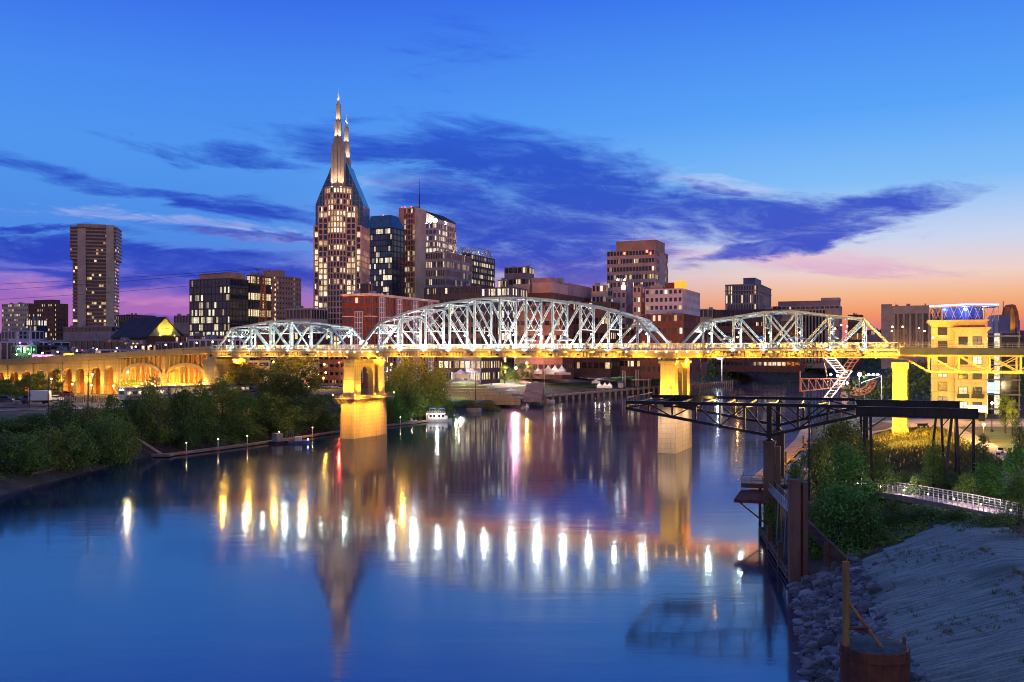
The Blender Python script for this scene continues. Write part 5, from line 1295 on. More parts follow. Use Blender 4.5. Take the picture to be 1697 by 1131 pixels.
for dy_ in (-.35, .25): b = MB(); b.tube((.15, dy_ * .4, 6.15), (1.35, -.5 + dy_ * .3, 6.2 - dy_ * .5), .09, .09, 8); b.build('strut', 'rust_steel', mp)
# ------------------------------------------------------------------ accessible ramp on the right
RAMP = [(47.0, 124.5), (51.0, 117), (53.8, 108), (56.6, 99.5), (61.5, 90)]
rp = thing('pedestrian_ramp', 'pale concrete pedestrian ramp with white railings and small step lights winding across the right bank', 'ramp')
P = [Vector(p) for p in ((47.0, 124.5, 6.95), (51.0, 117, 7.15), (53.8, 108, 7.3), (56.6, 99.5, 7.3), (61.5, 90, 7.3))]
def off(P, i, w):
    a, c = P[max(0, i - 1)], P[min(len(P) - 1, i + 1)]; d = (c - a).normalized(); return P[i] + Vector((-d.y, d.x, 0)) * w
b = MB(); L, Rr = [off(P, i, 1.5) for i in range(len(P))], [off(P, i, -1.5) for i in range(len(P))]
for i in range(len(P) - 1):
    l0, l1, r0, r1 = L[i], L[i + 1], Rr[i], Rr[i + 1]; dz = Vector((0, 0, .75))
    b.add([l0, r0, r1, l1, l0 - dz, r0 - dz, r1 - dz, l1 - dz], [(0, 1, 2, 3), (7, 6, 5, 4), (0, 3, 7, 4), (1, 5, 6, 2), (0, 4, 5, 1), (3, 2, 6, 7)])
b.build('ramp_deck', 'paving', rp)
for S in (L, Rr):
    b = MB()
    for i in range(len(P) - 1):
        n = int((S[i + 1] - S[i]).length / .75)
        for k in range(n):
            q = S[i].lerp(S[i + 1], k / n); b.beam(q, q + Vector((0, 0, 1.1)), .07)
        for h in (1.1, .8, .5, .22): b.beam(S[i] + Vector((0, 0, h)), S[i + 1] + Vector((0, 0, h)), .07 if h > 1 else .04)
    b.build('railing', 'pale_paint', rp)
for i in range(9):
    f = (i + .5) / 9 * (len(P) - 1); k = int(f); q = Rr[k].lerp(Rr[k + 1], f - k)
    MB().ball(q + Vector((.1, 0, .75)), .09, 6).build('step_light', 'bulb_warm', rp)
    if i % 2 == 0: lamp('POINT', q.lerp(P[k], .5) + Vector((0, 0, 1.4)), 420, (1, .74, .66), rp, None, .1)
for i in range(1, 5): q = P[i]; b = MB(); b.box(q.x - .25, q.x + .25, q.y - .25, q.y + .25, ground(q.x, q.y) - 1, q.z - .76); b.build('support_post', 'rust_concrete', rp)
# second ramp flight behind
r2 = thing('upper_walkway', 'upper walkway flight with thin railings behind the pale ramp', 'walkway')
P2 = [Vector(p) for p in ((64.5, 119, 7.6), (70, 126, 7.9), (78, 138, 8.0))]
b = MB(); S0, S1 = [off(P2, i, 1.2) for i in range(3)], [off(P2, i, -1.2) for i in range(3)]
for i in range(2): b.add([S0[i], S1[i], S1[i + 1], S0[i + 1]], [(0, 1, 2, 3)])
b.build('walkway', 'paving', r2)
b = MB()
for S in (S0, S1):
    for i in range(2):
        for k in range(10): q = S[i].lerp(S[i + 1], k / 10); b.beam(q - Vector((0, 0, .3)), q + Vector((0, 0, 1.1)), .07)
        for h in (1.1, .6): b.beam(S[i] + Vector((0, 0, h)), S[i + 1] + Vector((0, 0, h)), .06)
b.build('railing', 'metal_grey', r2)
# ------------------------------------------------------------------ yellow riverside building
YB = thing('yellow_building', 'floodlit yellow stucco riverside building with flaring cornices and a blue lit glass roof pavilion', 'building', (xat(1540, 254), 254, 0), R(-24))
b = MB(); b.box(.6, 6.4, 1.6, 14, 5, 33.2); b.box(6.4, 14.4, 0, 14, 5, 31.2); b.box(2, 14, 2, 14, 31.3, 34.0); b.build('wall', 'gold_stucco', YB)
b = MB()
for k, e in enumerate((.3, .7, 1.1)):
    b.box(.6 - e, 14.4 + e - .6, 1.6 - e, 14 + e, 33.2 + .45 * k, 33.65 + .45 * k)
b.build('cornice', 'gold_stucco', YB)
b = MB()
for k, e in enumerate((.3, .65, 1.0)): b.box(6.4 - e, 14.4 + e, -e, 1.55, 31.2 + .4 * k, 31.6 + .4 * k)
b.build('cornice', 'gold_stucco', YB)
def yw(x, z0, z1, w, y, lit=False):
    b = MB(); b.box(x - w / 2, x + w / 2, y - .04, y + .03, z0, z1); o = b.build('window', 'window_some', YB)
    f = MB()
    for dx_ in (-w / 2, 0, w / 2): f.box(x + dx_ - .06, x + dx_ + .06, y - .12, y - .02, z0, z1)
    for z in (z0, (z0 * .4 + z1 * .6), z1): f.box(x - w / 2 - .06, x + w / 2 + .06, y - .12, y - .02, z - .06, z + .06)
    f.build('frame', 'black_metal', o)
for (za, zb) in ((30.4, 32.5), (26.6, 28.6), (22.6, 24.6), (18.6, 20.2), (14.8, 17.2), (10.5, 13)): yw(3.4, za, zb, 2.3, 1.58)
for (za, zb) in ((27.5, 29.8), (22.2, 24.6), (18.2, 20.2), (13.2, 15.9), (9, 11.8)):
    for x in (8.5, 12.0): yw(x, za, zb, 2.2, -.02)
for z in (16.6, 21.0): MB().box(6.3, 14.5, -.16, -.04, z, z + .35).build('string_course', 'gold_stucco', YB)
b = MB()
for x in (8.5, 12): b.box(x - 1.5, x + 1.5, -1.1, -.2, 12.9, 13.1); b.box(x - 1.5, x + 1.5, -1.1, -1.04, 13.1, 14.1)
b.build('balcony', 'black_metal', YB)
# rooftop pavilion
b = MB(); b.prism([(3.5, 4), (13.5, 3), (14.5, 12), (4.0, 12)], 34.2, 38.2); b.build('roof_pavilion', 'glass_blue', YB)
pol = [(.2, 6.5), (9.2, -.8), (17.5, 4.0), (17.0, 13), (1, 13)]
b = MB(); b.prism(pol, 38.2, 38.5); rf = b.build('pavilion_roof', 'metal_grey', YB)
b = MB()
for i in range(len(pol)):
    p_, q_ = Vector((*pol[i], 0)), Vector((*pol[(i + 1) % len(pol)], 0)); b.beam(p_ + Vector((0, 0, 38.75)), q_ + Vector((0, 0, 38.75)), .25, .4)
b.build('neon_edge', 'blue_neon', rf)
b = MB()
for x, y in pol: b.beam((x, y, 38.2), (x * .82 + 1.6, max(y, 2.8), 34.2), .16); b.beam((x, y, 34.2 if y > 2 else 35), (x, y, 38.2), .12)
for i in range(7): b.beam((1.5 + 2 * i, 2.6, 34.3), (3.0 + 2 * i, 2.6, 38.2), .1); b.beam((3.0 + 2 * i, 2.6, 34.3), (1.5 + 2 * i, 2.6, 38.2), .1)
b.build('pavilion_brace', 'metal_grey', YB)
for (x, y) in ((4, 4.5), (9, 2.0), (14, 5)): lamp('POINT', (x, y - .6, 37.6), 2600, (.12, .22, 1), rf, None, .3)
lamp('POINT', (9, 0, 40), 1500, (.12, .22, 1), rf, None, .3)
for (x, y, z, pw, tx, tz) in ((3.4, -5, 8, 9000, 3.4, 22), (10, -7, 8, 11000, 10.3, 20), (3.2, -1.0, 28.8, 1500, 3.2, 33), (8.4, -3.0, 25.5, 3200, 8.4, 31), (12.6, -3.0, 25.5, 3200, 12.5, 31), (3.0, -2.2, 21, 2600, 3, 28)):
    lamp('SPOT', (x, y, z), pw * .36, (1, .7, .24), YB, (tx, 1, tz), .4, 110, .8)
GX_ = thing('glass_office', 'dark glazed annex with open decks right of the yellow building', 'building', (xat(1628, 262), 262, 0), R(-24))
b = MB(); b.box(0, 9.5, 1, 14, 5, 31); b.build('glass_wall', 'glass_dark', GX_)
b = MB()
for z in (9, 13.2, 17.4, 21.6, 25.8, 30): b.box(-.1, 9.8, -.4, 14.2, z, z + .4); b.box(-.1, 9.8, -.42, -.36, z + 1.3, z + 1.4)
for x in (.2, 4.8, 9.4): b.box(x - .15, x + .15, .5, .8, 5, 31.5)
b.build('deck', 'metal_grey', GX_)
b = MB(); b.box(1.0, 3.6, .85, .98, 13.8, 16.8); b.build('bright_window', 'blue_neon', GX_)
fn = thing('arched_fin', 'curved copper coloured fin rising beside a dark block at the right edge', 'tower', (xat(1671, 300), 300, 0), R(-6))
b = MB(); pr_ = [(0, 8), (0, 38.5), (.5, 40.5), (1.3, 41.5), (2.3, 41.2), (3.1, 39), (3.5, 36), (3.6, 8)]; b.xprism(pr_, 0, 5); b.build('fin', 'rust_steel', fn)
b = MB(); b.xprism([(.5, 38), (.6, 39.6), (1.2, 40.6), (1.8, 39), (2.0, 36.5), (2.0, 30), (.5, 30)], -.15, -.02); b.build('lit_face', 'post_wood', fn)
lamp('SPOT', (.5, -4, 30), 3500, (1, .55, .15), fn, (1.2, 0, 38), .3, 60, .8)
dk = thing('service_block', 'dark blue windowless service block left of the copper fin', 'building', (xat(1654, 290), 290, 0), R(-6))
b = MB(); b.box(0, 3.6, 0, 8, 6, 37); b.box(.3, 3.3, .3, 7.7, 37, 37.6); b.build('wall', 'roof_blue', dk)
b = MB(); b.tube((2.4, 2, 37), (2.4, 2, 46 - 4), .12); b.build('mast', 'black_metal', dk)
for i, (px, lab) in enumerate(((1646, 'left of'), (1688, 'right of'))):
    b = MB(); b.tube((0, 0, 8), (0, 0, 35), .35, .35, 10); b.tube((0, 0, 35), (0, 0, 35.4), .42, .42, 10); tag(b.build('steel_pylon', 'roof_blue', None, (xat(px, 280), 280, 0)), 'slim blue steel pylon standing %s the copper fin' % lab, 'pylon')
# plaza, path and lawn
sheet('plaza', 'paving', [(88, 236), (150, 226)], 26, dz=.1)
sheet('park_path', 'paving', [(106, 222), (96, 190), (88, 166), (83, 150)], 5, dz=.14)
sheet('park_lawn', 'lawn', [(119, 214), (108, 186), (98, 160)], 17, dz=.1)
for (x, y, z, pw, c_) in ((100, 228, 17, 9000, GOLD), (116, 232, 17, 9000, GOLD), (84, 200, 15, 40000, GOLD), (76, 176, 14, 26000, (1, .62, .08)), (92, 182, 14, 14000, GOLD), (128, 224, 15, 3600, (1, .7, .3)), (104, 186, 13, 1500, (1, .72, .5)), (112, 176, 13, 1800, (1, .8, .35))):
    lamp('POINT', (x, y, z), pw, c_, None, None, .4)
# generic red and white steel assemblage beyond the bridge
sc = thing('steel_sculpture', 'red and white steel framework of ramps and ladders on the right bank under the truss', 'sculpture')
SY = 300.0
def sp3(px, py, dy=0): return at(px, py, SY + dy)
b = MB()
for dy_ in (0, 4):
    b.beam(sp3(1326, 628, dy_), sp3(1400, 628, dy_), .35); b.beam(sp3(1326, 649, dy_), sp3(1398, 641, dy_), .35); b.beam(sp3(1326, 615, dy_), sp3(1326, 650, dy_), .35)
    for i in range(6): b.beam(sp3(1328 + 12 * i, 628, dy_), sp3(1338 + 12 * i, 647 - i, dy_), .22); b.beam(sp3(1328 + 12 * i, 628, dy_), sp3(1328 + 12 * i, 649 - i, dy_), .2)
b.build('red_boom', 'rust_steel', sc)
def ladder(p0, p1, w, name, mt, n):
    b = MB(); P, Q = sp3(*p0), sp3(*p1); d = Vector((w * SY / F, 0, 0))
    b.beam(P, Q, .3); b.beam(P + d, Q + d, .3)
    for i in range(n + 1): q = P.lerp(Q, i / n); b.beam(q, q + d, .28 if mt == 'pale_paint' else .2, .12)
    b.build(name, mt, sc)
ladder((1364, 586), (1374, 645), 0.1, 'white_mast', 'pale_paint', 1)
ladder((1364, 590), (1388, 618), 16, 'white_ladder', 'pale_paint', 7)
ladder((1400, 615), (1362, 664), 12, 'white_ladder', 'pale_paint', 9)
b = MB()
for k in range(10):
    t0, t1 = k / 10, (k + 1) / 10
    f = lambda t: sp3(1418 - 26 * t - 10 * math.sin(t * 3), 584 + 58 * t)
    for o in (0, 1.8, 3.6): b.beam(f(t0) + Vector((o, o * .3, 0)), f(t1) + Vector((o, o * .3, 0)), .26)
    b.beam(f(t0), f(t0) + Vector((3.6, 1.1, 0)), .22)
b.build('red_spiral', 'rust_steel', sc)
b = MB()
for k in range(9):
    a0, a1 = PI * (1.05 + .6 * k / 9), PI * (1.05 + .6 * (k + 1) / 9); c0 = sp3(1432, 628)
    for r_ in (5.2, 3.6): b.beam(c0 + Vector((r_ * 1.1 * math.cos(a0) * -1 - 2, 0, r_ * math.sin(a0))), c0 + Vector((r_ * 1.1 * math.cos(a1) * -1 - 2, 0, r_ * math.sin(a1))), .3, 1.0)
    b.beam(c0 + Vector((5.7 * math.cos(a0) * -1 - 2, 0, 5.2 * math.sin(a0))), c0 + Vector((4.0 * math.cos(a0) * -1 - 2, 0, 3.6 * math.sin(a0))), .3, .6)
b.build('red_ring', 'rust_steel', sc)
b = MB()
for px in (1334, 1372, 1396, 1420): q = sp3(px, 650); b.beam((q.x, q.y + 1, q.z), (q.x, q.y + 1, ground(q.x, q.y + 1) - 1), .3)
b.build('leg', 'rust_steel', sc)
for (px, py) in ((1377, 621), (1388, 623), (1398, 636), (1404, 635)):
    q = sp3(px, py, -3); MB().ball(q, .35, 6).build('spotlight', 'bulb_cool', sc)
    lamp('POINT', q + Vector((0, -1.5, 1.5)), 1500, (1, .84, .76), sc, None, .3)
fl = thing('floodlight_mast', 'dazzling white floodlight mast beside the steel sculpture', 'floodlight')
q = at(1424, 621, 290); b = MB(); b.tube(q, (q.x, q.y, 2), .18); b.build('mast', 'black_metal', fl); MB().ball(q - Vector((0, .4, 0)), .62, 8).build('lamp_head', 'bulb_cool', fl)
lamp('POINT', q - Vector((0, 2, 0)), 16000, (.92, 1, .96), fl, None, .6)
fl = thing('floodlight_mast', 'mast with a cross arm of three small white floodlights right of the dazzling one', 'floodlight')
q = at(1461, 622, 290); b = MB(); b.tube(q, (q.x, q.y, 5), .18); b.beam(q - Vector((6.5, 0, 2.4)), q - Vector((0, 0, .3)), .15); b.beam(q - Vector((5.2, 0, 0)), q, .14); b.build('mast', 'metal_grey', fl)
for px in (1440, 1447.5, 1455): MB().ball(at(px, 621, 289.6), .34, 6).build('lamp_head', 'bulb_cool', fl)
# floating walkway along the right bank
dk = thing('floating_walkway', 'tan floating timber walkway with finger piers along the right bank behind the gantry columns', 'dock')
b = MB()
D = [Vector((104, 317, .5)), Vector((84, 262, .5)), Vector((69.5, 226, .5)), Vector((50, 181, .5)), Vector((44.5, 163, .5))]
for i in range(len(D) - 1): b.beam(D[i], D[i + 1], 3.2, .5)
b.build('deck', 'deck_wood', dk)
for (f, k) in ((.3, 1), (.75, 1), (.3, 2), (.7, 2)):
    q = D[k].lerp(D[k + 1], f); b = MB(); b.beam(q + Vector((1.5, 0, -.1)), q + Vector((9.5, -2.5, -.1)), 1.4, .4); b.build('finger_pier', 'deck_wood', dk)
for k in range(4): q = D[k].lerp(D[k + 1], .5); b = MB(); b.tube(q + Vector((1.8, 0, -3)), q + Vector((1.8, 0, 2.6)), .25); b.build('pile', 'timber', dk)
# a thin dark pole in front of the gantry
b = MB(); b.tube((0, 0, 4), (0, 0, 19), .12, .1, 8); tag(b.build('steel_pole', 'dark_steel', None, (38.9, 118.5, 0)), 'thin black steel pole rising through the gantry trusses right of the columns', 'pole')
# furniture on the plaza
for i, (px, py) in enumerate(((1526, 699), (1535, 699), (1550, 701))):
    Y = F * 17.2 / (py + 4 - HY); t = thing('plaza_bench', 'small dark seat on the gold lit plaza, %s from the left' % ORD[i], 'seat', (xat(px, Y), Y, ground(xat(px, Y), Y) + .1), R(20 * i), 'plaza seats')
    MB().box(-.7, .7, -.3, .3, .4, .5).build('seat', 'black_metal', t); MB().box(-.7, .7, .25, .32, .5, 1.0).build('backrest', 'black_metal', t)
    for x in (-.6, .6): MB().box(x - .05, x + .05, -.25, .25, 0, .4).build('leg', 'black_metal', t)
t = thing('concrete_bench', 'pale concrete bench with a dark end beside the park path', 'bench', (xat(1656, 160), 160, ground(xat(1656, 160), 160) + .1), R(55))
MB().box(-1.6, 1.6, -.35, .35, .35, .6).build('seat', 'pale_paint', t); MB().box(1.1, 1.5, -.3, .3, 0, .35).build('leg', 'black_metal', t); MB().box(-1.5, -1.1, -.3, .3, 0, .35).build('leg', 'black_metal', t); MB().box(1.65, 2.2, -.4, .4, 0, 1.0).build('end_box', 'black_metal', t)
t = thing('ticket_kiosk', 'glowing cream kiosk with a flat canopy at the foot of the yellow building', 'kiosk', (xat(1608, 236), 236, ground(118, 236)), R(-24))
MB().box(0, 3.4, 0, 2.6, 0, 2.6).build('booth', 'glass_tower', t); MB().box(-.5, 3.9, -.8, 3, 2.6, 4.2).build('sign_box', 'lamp_glow', t)
# ------------------------------------------------------------------ trees and undergrowth
rt = random.Random(77)
def leaf(b, c, s, r):
    n = Vector((r.gauss(0, 1), r.gauss(0, 1), r.gauss(.3, .8))).normalized()
    u = n.orthogonal().normalized(); v = n.cross(u); a = r.random() * 6.28
    u, v = u * math.cos(a) + v * math.sin(a), v * math.cos(a) - u * math.sin(a)
    u *= s * r.uniform(.7, 1.25); v *= s * .6 * r.uniform(.7, 1.25)
    o = len(b.v); b.v += [c - u, c - v * .9 + n * s * .12, c + u, c + v * .9 + n * s * .12]; b.f.append((o, o + 1, o + 2, o + 3)); b.m.append(0)
def crown_mesh(seed, kind, leaves, size):
    """leaf clumps through the volume of a crown one unit high and one unit wide"""
    r = random.Random(seed); b = MB(); cl = []
    nclump = {'round': 34, 'tall': 40, 'shrub': 26, 'cone': 30, 'willow': 46, 'young': 16}[kind]
    for i in range(nclump):
        for _ in range(40):
            z = r.random()
            if kind == 'cone': R_ = .5 * (1 - z) ** .8 + .05
            elif kind == 'tall': R_ = .5 * math.sin(PI * min(1, z * .86 + .12)) ** .7
            elif kind == 'shrub': R_ = .5 * math.sqrt(max(0, 1 - z ** 2.2))
            elif kind == 'young': R_ = .42 * math.sin(PI * min(1, z * .9 + .08))
            else: R_ = .5 * math.sqrt(max(0, 1 - (2 * z - 1) ** 2)) ** .8
            a = r.random() * 6.28; q = R_ * math.sqrt(r.uniform(.15, 1)) * r.uniform(.7, 1.06)
            p = Vector((q * math.cos(a), q * math.sin(a), z * .92 + .02))
            if all((p - c).length > .11 for c, _ in cl): break
        cl.append((p, r.uniform(.1, .19) * (1.25 if kind == 'shrub' else 1)))
    per = leaves // nclump
    for c, rad in cl:
        for _ in range(per):
            d = Vector((r.gauss(0, 1), r.gauss(0, 1), r.gauss(0, .85))).normalized() * rad * r.random() ** .42
            if kind == 'willow': d.z -= abs(r.gauss(0, .09))
            leaf(b, c + d, size, r)
    for _ in range(leaves // 7):                                  # loose sprays at the outline
        c, rad = cl[r.randrange(len(cl))]; d = Vector((r.gauss(0, 1), r.gauss(0, 1), r.gauss(.2, 1))).normalized() * rad * r.uniform(1, 1.55); leaf(b, c + d, size * .9, r)
    me = bpy.data.meshes.new('crown'); me.from_pydata(b.v, [], b.f); me.update()
    t = MB(); base = Vector((0, 0, 0))
    if kind in ('shrub',):
        for c, rad in cl[:7]: t.tube((c.x * .1, c.y * .1, 0), c, .012, .005, 5, caps=False)
    else:
        t.tube((0, 0, 0), (.01, 0, .4), .032, .022, 7, caps=False); t.tube((.01, 0, .4), (0, .01, .85), .022, .006, 6, caps=False)
        for c, rad in cl[:11]:
            z0 = max(.12, c.z * .55); t.tube((.005, 0, z0), c, .014, .004, 5, caps=False)
    tm = bpy.data.meshes.new('trunk'); tm.from_pydata(t.v, [], t.f); tm.update(); tm.materials.append(MATS['bark'])
    return me, tm
CROWNS = {}
for k, (n, lv, sz) in {'round': (3, 5200, .024), 'tall': (3, 5200, .024), 'shrub': (4, 4200, .027), 'cone': (1, 3600, .026), 'willow': (2, 9000, .019), 'young': (2, 1500, .026)}.items():
    CROWNS[k] = [crown_mesh(100 * len(CROWNS) + i, k, lv, sz) for i in range(n)]
leafc = {}
def tree(name, label, px, ytop, Y, wpx, kind, leafm, zb=None, group=None, stem=.0, cat='tree'):
    X = xat(px, Y); g = (ground(X, Y) if zb is None else zb) - .3; top = zat(ytop, Y); h = max(1.5, top - g); w = wpx * Y / F
    t = thing(name, label, cat, (X, Y, g), rt.random() * 6.28, group)
    i = rt.randrange(len(CROWNS[kind])); cm, tm = CROWNS[kind][i]
    key = (kind, i, leafm)
    if key not in leafc: c = cm.copy(); c.materials.append(MATS[leafm]); leafc[key] = c
    s = stem * h
    o = link('crown', leafc[key], t, (0, 0, s)); o.scale = (w * 1.12, w * 1.12, (h - s) * 1.06)
    q = link('trunk' if kind != 'shrub' else 'stems', tm, t, (0, 0, 0)); q.scale = (min(w, h * .6), min(w, h * .6), h * .97) if kind != 'shrub' else (w, w, h)
    return t
# left bank, from the left edge to the pier (pixel column, crown top, distance, width)
LB = [  # bushes hugging the waterline
    (-12, 742, 172, 70, 'shrub', 'leaf_dark', 'low dark bush at the very left edge above the waterline'), (38, 738, 176, 74, 'shrub', 'leaf_mid', 'broad mid green bush low on the bank near the left edge'),
    (82, 728, 186, 70, 'shrub', 'leaf_olive', 'rounded olive bush low on the left bank over the bare shore'), (122, 722, 190, 66, 'shrub', 'leaf_mid', 'mid green bush above the driftwood shore'),
    (150, 716, 200, 60, 'shrub', 'leaf_dark', 'dark bush just above the pale shore stones, left bank'), (182, 708, 206, 62, 'shrub', 'leaf_mid', 'vine draped bush right of the shore stones, left bank'),
    (212, 720, 213, 46, 'shrub', 'leaf_olive', 'small olive bush at the water left of the tall willow-like tree'), (300, 716, 236, 56, 'shrub', 'leaf_dark', 'dark bush over the left end of the floating jetty'),
    (346, 710, 246, 60, 'shrub', 'leaf_mid', 'mid green bush above the jetty, below the golden trees'), (400, 700, 256, 62, 'shrub', 'leaf_olive', 'olive bush glowing gold above the middle of the jetty'),
    (448, 690, 268, 60, 'shrub', 'leaf_dark', 'dark green bush on the slope above the jetty'), (492, 684, 280, 56, 'shrub', 'leaf_mid', 'mid green bush on the lower slope left of the tall pier'),
    (535, 690, 290, 50, 'shrub', 'leaf_dark', 'dark low bush on the slope just left of the tall pier'),
    # middle layer
    (8, 706, 200, 76, 'shrub', 'leaf_mid', 'leafy thicket on the upper bank at the left edge'), (58, 702, 205, 72, 'shrub', 'leaf_dark', 'dark thicket below the blue street, left'), (110, 682, 212, 66, 'shrub', 'leaf_dark', 'dark mound of leaves below the fence, left'),
    (150, 690, 216, 62, 'shrub', 'leaf_olive', 'vine covered mound with a pointed top, left bank'), (190, 668, 224, 48, 'tall', 'leaf_mid', 'slender tree rising to the parking lot, left bank'), (222, 672, 226, 46, 'round', 'leaf_dark', 'round dark tree left of the tall pale-leaved one'),
    (256, 650, 232, 56, 'tall', 'leaf_olive', 'tall fine leaved tree with pale foliage near the train'), (302, 660, 240, 58, 'tall', 'leaf_dark', 'dark tall tree left of the golden group'), (330, 655, 252, 46, 'tall', 'leaf_mid', 'mid green tree in front of the train coaches'),
    (368, 640, 262, 66, 'round', 'leaf_olive', 'gold lit bushy tree before the abutment pier'), (404, 668, 258, 60, 'round', 'leaf_mid', 'round tree with gold lit crown below the lattice mast'), (440, 660, 272, 56, 'round', 'leaf_dark', 'round dark tree right of the gold lit ones'),
    (390, 612, 300, 84, 'round', 'leaf_olive', 'large spreading tree at the foot of the left truss'), (440, 622, 312, 62, 'round', 'leaf_mid', 'bushy tree behind the slope, right of the spreading one'), (492, 594, 330, 78, 'round', 'leaf_dark', 'tall dark round tree before the orange brick block'),
    (470, 628, 305, 50, 'round', 'leaf_dark', 'dark tree at the top of the slope under the left truss'), (520, 665, 300, 56, 'shrub', 'leaf_mid', 'low bush by the small park left of the tall pier'), (472, 668, 290, 54, 'shrub', 'leaf_dark', 'dark scrub on the slope with one bare pale patch beside it'),
    # by the viaduct
    (18, 628, 300, 60, 'round', 'leaf_dark', 'dark round tree at the left edge before the viaduct'), (62, 622, 303, 56, 'round', 'leaf_mid', 'round tree with gold rim before the arcade arches'), (95, 612, 306, 22, 'young', 'leaf_dark', 'thin young tree against the arcade wall'), (8, 650, 285, 40, 'shrub', 'leaf_dark', 'dark shrub at the edge of the parking lot'),
    (215, 632, 300, 30, 'round', 'leaf_mid', 'small tree before the open spandrel arches'),
    # right of the pier
    (662, 610, 330, 62, 'willow', 'leaf_dark', 'dark leaning tree just right of the tall pier'), (692, 596, 345, 82, 'willow', 'leaf_olive', 'great willow with drooping pale crown behind the houseboat'), (722, 612, 348, 62, 'willow', 'leaf_mid', 'willow crown on the right of the riverside clump'), (700, 640, 350, 84, 'willow', 'leaf_dark', 'low drooping willow boughs above the houseboat'),
    (655, 650, 322, 46, 'shrub', 'leaf_lush', 'bright lamp lit bush under the willow beside the pier'), (646, 676, 318, 30, 'shrub', 'leaf_dark', 'dark shrub at the water right of the pier'), (745, 668, 385, 34, 'shrub', 'leaf_mid', 'low shrub right of the houseboat'), (775, 664, 396, 46, 'shrub', 'leaf_mid', 'wide low shrub behind the mooring dolphin'), (808, 668, 402, 36, 'shrub', 'leaf_olive', 'small shrub at the foot of the stone terraces')]
for px, yt, Y, w, k, lm, lab in LB:
    yt -= 13 if (px < 360 and yt > 640) else (7 if 360 < px < 560 else 0)
    tree('bush' if k == 'shrub' else 'tree', lab, px, yt, Y, w, k, lm, cat='bush' if k == 'shrub' else 'tree')
# small trees along the riverfront street
for i, (px, yt, Y, w) in enumerate([(784, 613, 500, 20), (797, 616, 505, 18), (815, 611, 520, 22), (836, 608, 535, 26), (860, 606, 550, 24), (880, 607, 560, 22), (905, 604, 590, 18), (925, 603, 610, 18), (946, 601, 640, 18), (966, 600, 660, 18), (990, 598, 680, 20), (1012, 596, 690, 20), (1035, 592, 700, 24), (1056, 594, 710, 22), (1080, 596, 720, 20)]):
    tree('street_tree', 'small street tree on the riverfront street under the main truss, %s from the left' % ORD[i], px, yt, Y, w, 'round', ['leaf_olive', 'leaf_mid', 'leaf_dark'][i % 3], group='riverfront street trees', stem=.3)
# right bank
RB = [(1395, 812, 106, 104, 'shrub', 'leaf_lush', 'large leafy green bush right of the mooring column, foreground'), (1402, 752, 118, 96, 'shrub', 'leaf_lush', 'rounded blue green bush behind the large foreground one'), (1355, 838, 108, 50, 'shrub', 'leaf_mid', 'leafy bush pressed against the mooring column'),
      (1428, 838, 104, 62, 'shrub', 'leaf_dark', 'dark bush at the edge of the grass slope'), (1392, 706, 134, 96, 'round', 'leaf_olive', 'gold lit olive tree under the gantry trusses'), (1356, 740, 128, 54, 'shrub', 'leaf_olive', 'olive bush beside the thin black pole'), (1446, 734, 136, 50, 'round', 'leaf_olive', 'round olive tree left of the grassy knoll'),
      (1466, 782, 120, 52, 'shrub', 'leaf_dark', 'dark bush at the left end of the pedestrian ramp'), (1277, 836, 124, 32, 'shrub', 'leaf_mid', 'small bush growing out of the timber bulkhead'), (1318, 775, 127, 36, 'shrub', 'leaf_mid', 'bush between the gantry column and the lookout'),
      (1547, 738, 122, 48, 'cone', 'leaf_mid', 'dark conical young tree behind the ramp'), (1522, 790, 117, 40, 'shrub', 'leaf_dark', 'dark bush at the foot of the conical tree'), (1500, 786, 124, 44, 'shrub', 'leaf_mid', 'green bush right of the gantry bent'), (1582, 786, 118, 44, 'shrub', 'leaf_dark', 'dark bush between the gantry legs and the ramp'),
      (1629, 722, 122, 34, 'young', 'leaf_mid', 'thin young tree with sparse crown before the park path'), (1640, 774, 114, 60, 'shrub', 'leaf_lush', 'broad green bush behind the ramp railings, right'), (1682, 752, 110, 62, 'shrub', 'leaf_lush', 'tall lush bush at the right edge above the ramp'), (1605, 790, 112, 40, 'shrub', 'leaf_mid', 'mid green bush behind the middle of the ramp'),
      (1690, 795, 98, 50, 'shrub', 'leaf_mid', 'leafy bush in front of the ramp at the right edge'), (1666, 656, 200, 34, 'young', 'leaf_mid', 'young plaza tree nearest the yellow building'), (1678, 664, 192, 26, 'young', 'leaf_olive', 'second young plaza tree right of the first'), (1690, 690, 150, 30, 'young', 'leaf_dark', 'small dark tree on the lawn at the right edge'),
      (1480, 834, 108, 56, 'shrub', 'leaf_dark', 'low dark bush under the left part of the ramp'), (1535, 848, 105, 62, 'shrub', 'leaf_dark', 'dark weeds below the middle of the ramp'), (1590, 858, 101, 60, 'shrub', 'leaf_dark', 'dark weeds at the top of the grass slope'), (1650, 866, 97, 70, 'shrub', 'leaf_mid', 'weedy bush under the right part of the ramp'), (1462, 880, 103, 44, 'shrub', 'leaf_mid', 'weedy bush at the upper left corner of the grass slope')]
for px, yt, Y, w, k, lm, lab in RB: tree('bush' if k == 'shrub' else 'tree', lab, px, yt, Y, w, k, lm, cat='bush' if k == 'shrub' else 'tree', stem=.25 if k == 'young' else 0)
def clumps(name, mat, pts, rad, per, size, seed, flat=.7):
    r = random.Random(seed); b = MB()
    for (x, y, z) in pts:
        rr = rad * r.uniform(.6, 1.4)
        for _ in range(per):
            d = Vector((r.gauss(0, 1), r.gauss(0, 1), 0)).normalized() * rr * r.random() ** .5; leaf(b, Vector((x + d.x, y + d.y, z + rr * flat * r.random())), size, r)
    return setting(b.build(name, mat), 'stuff')
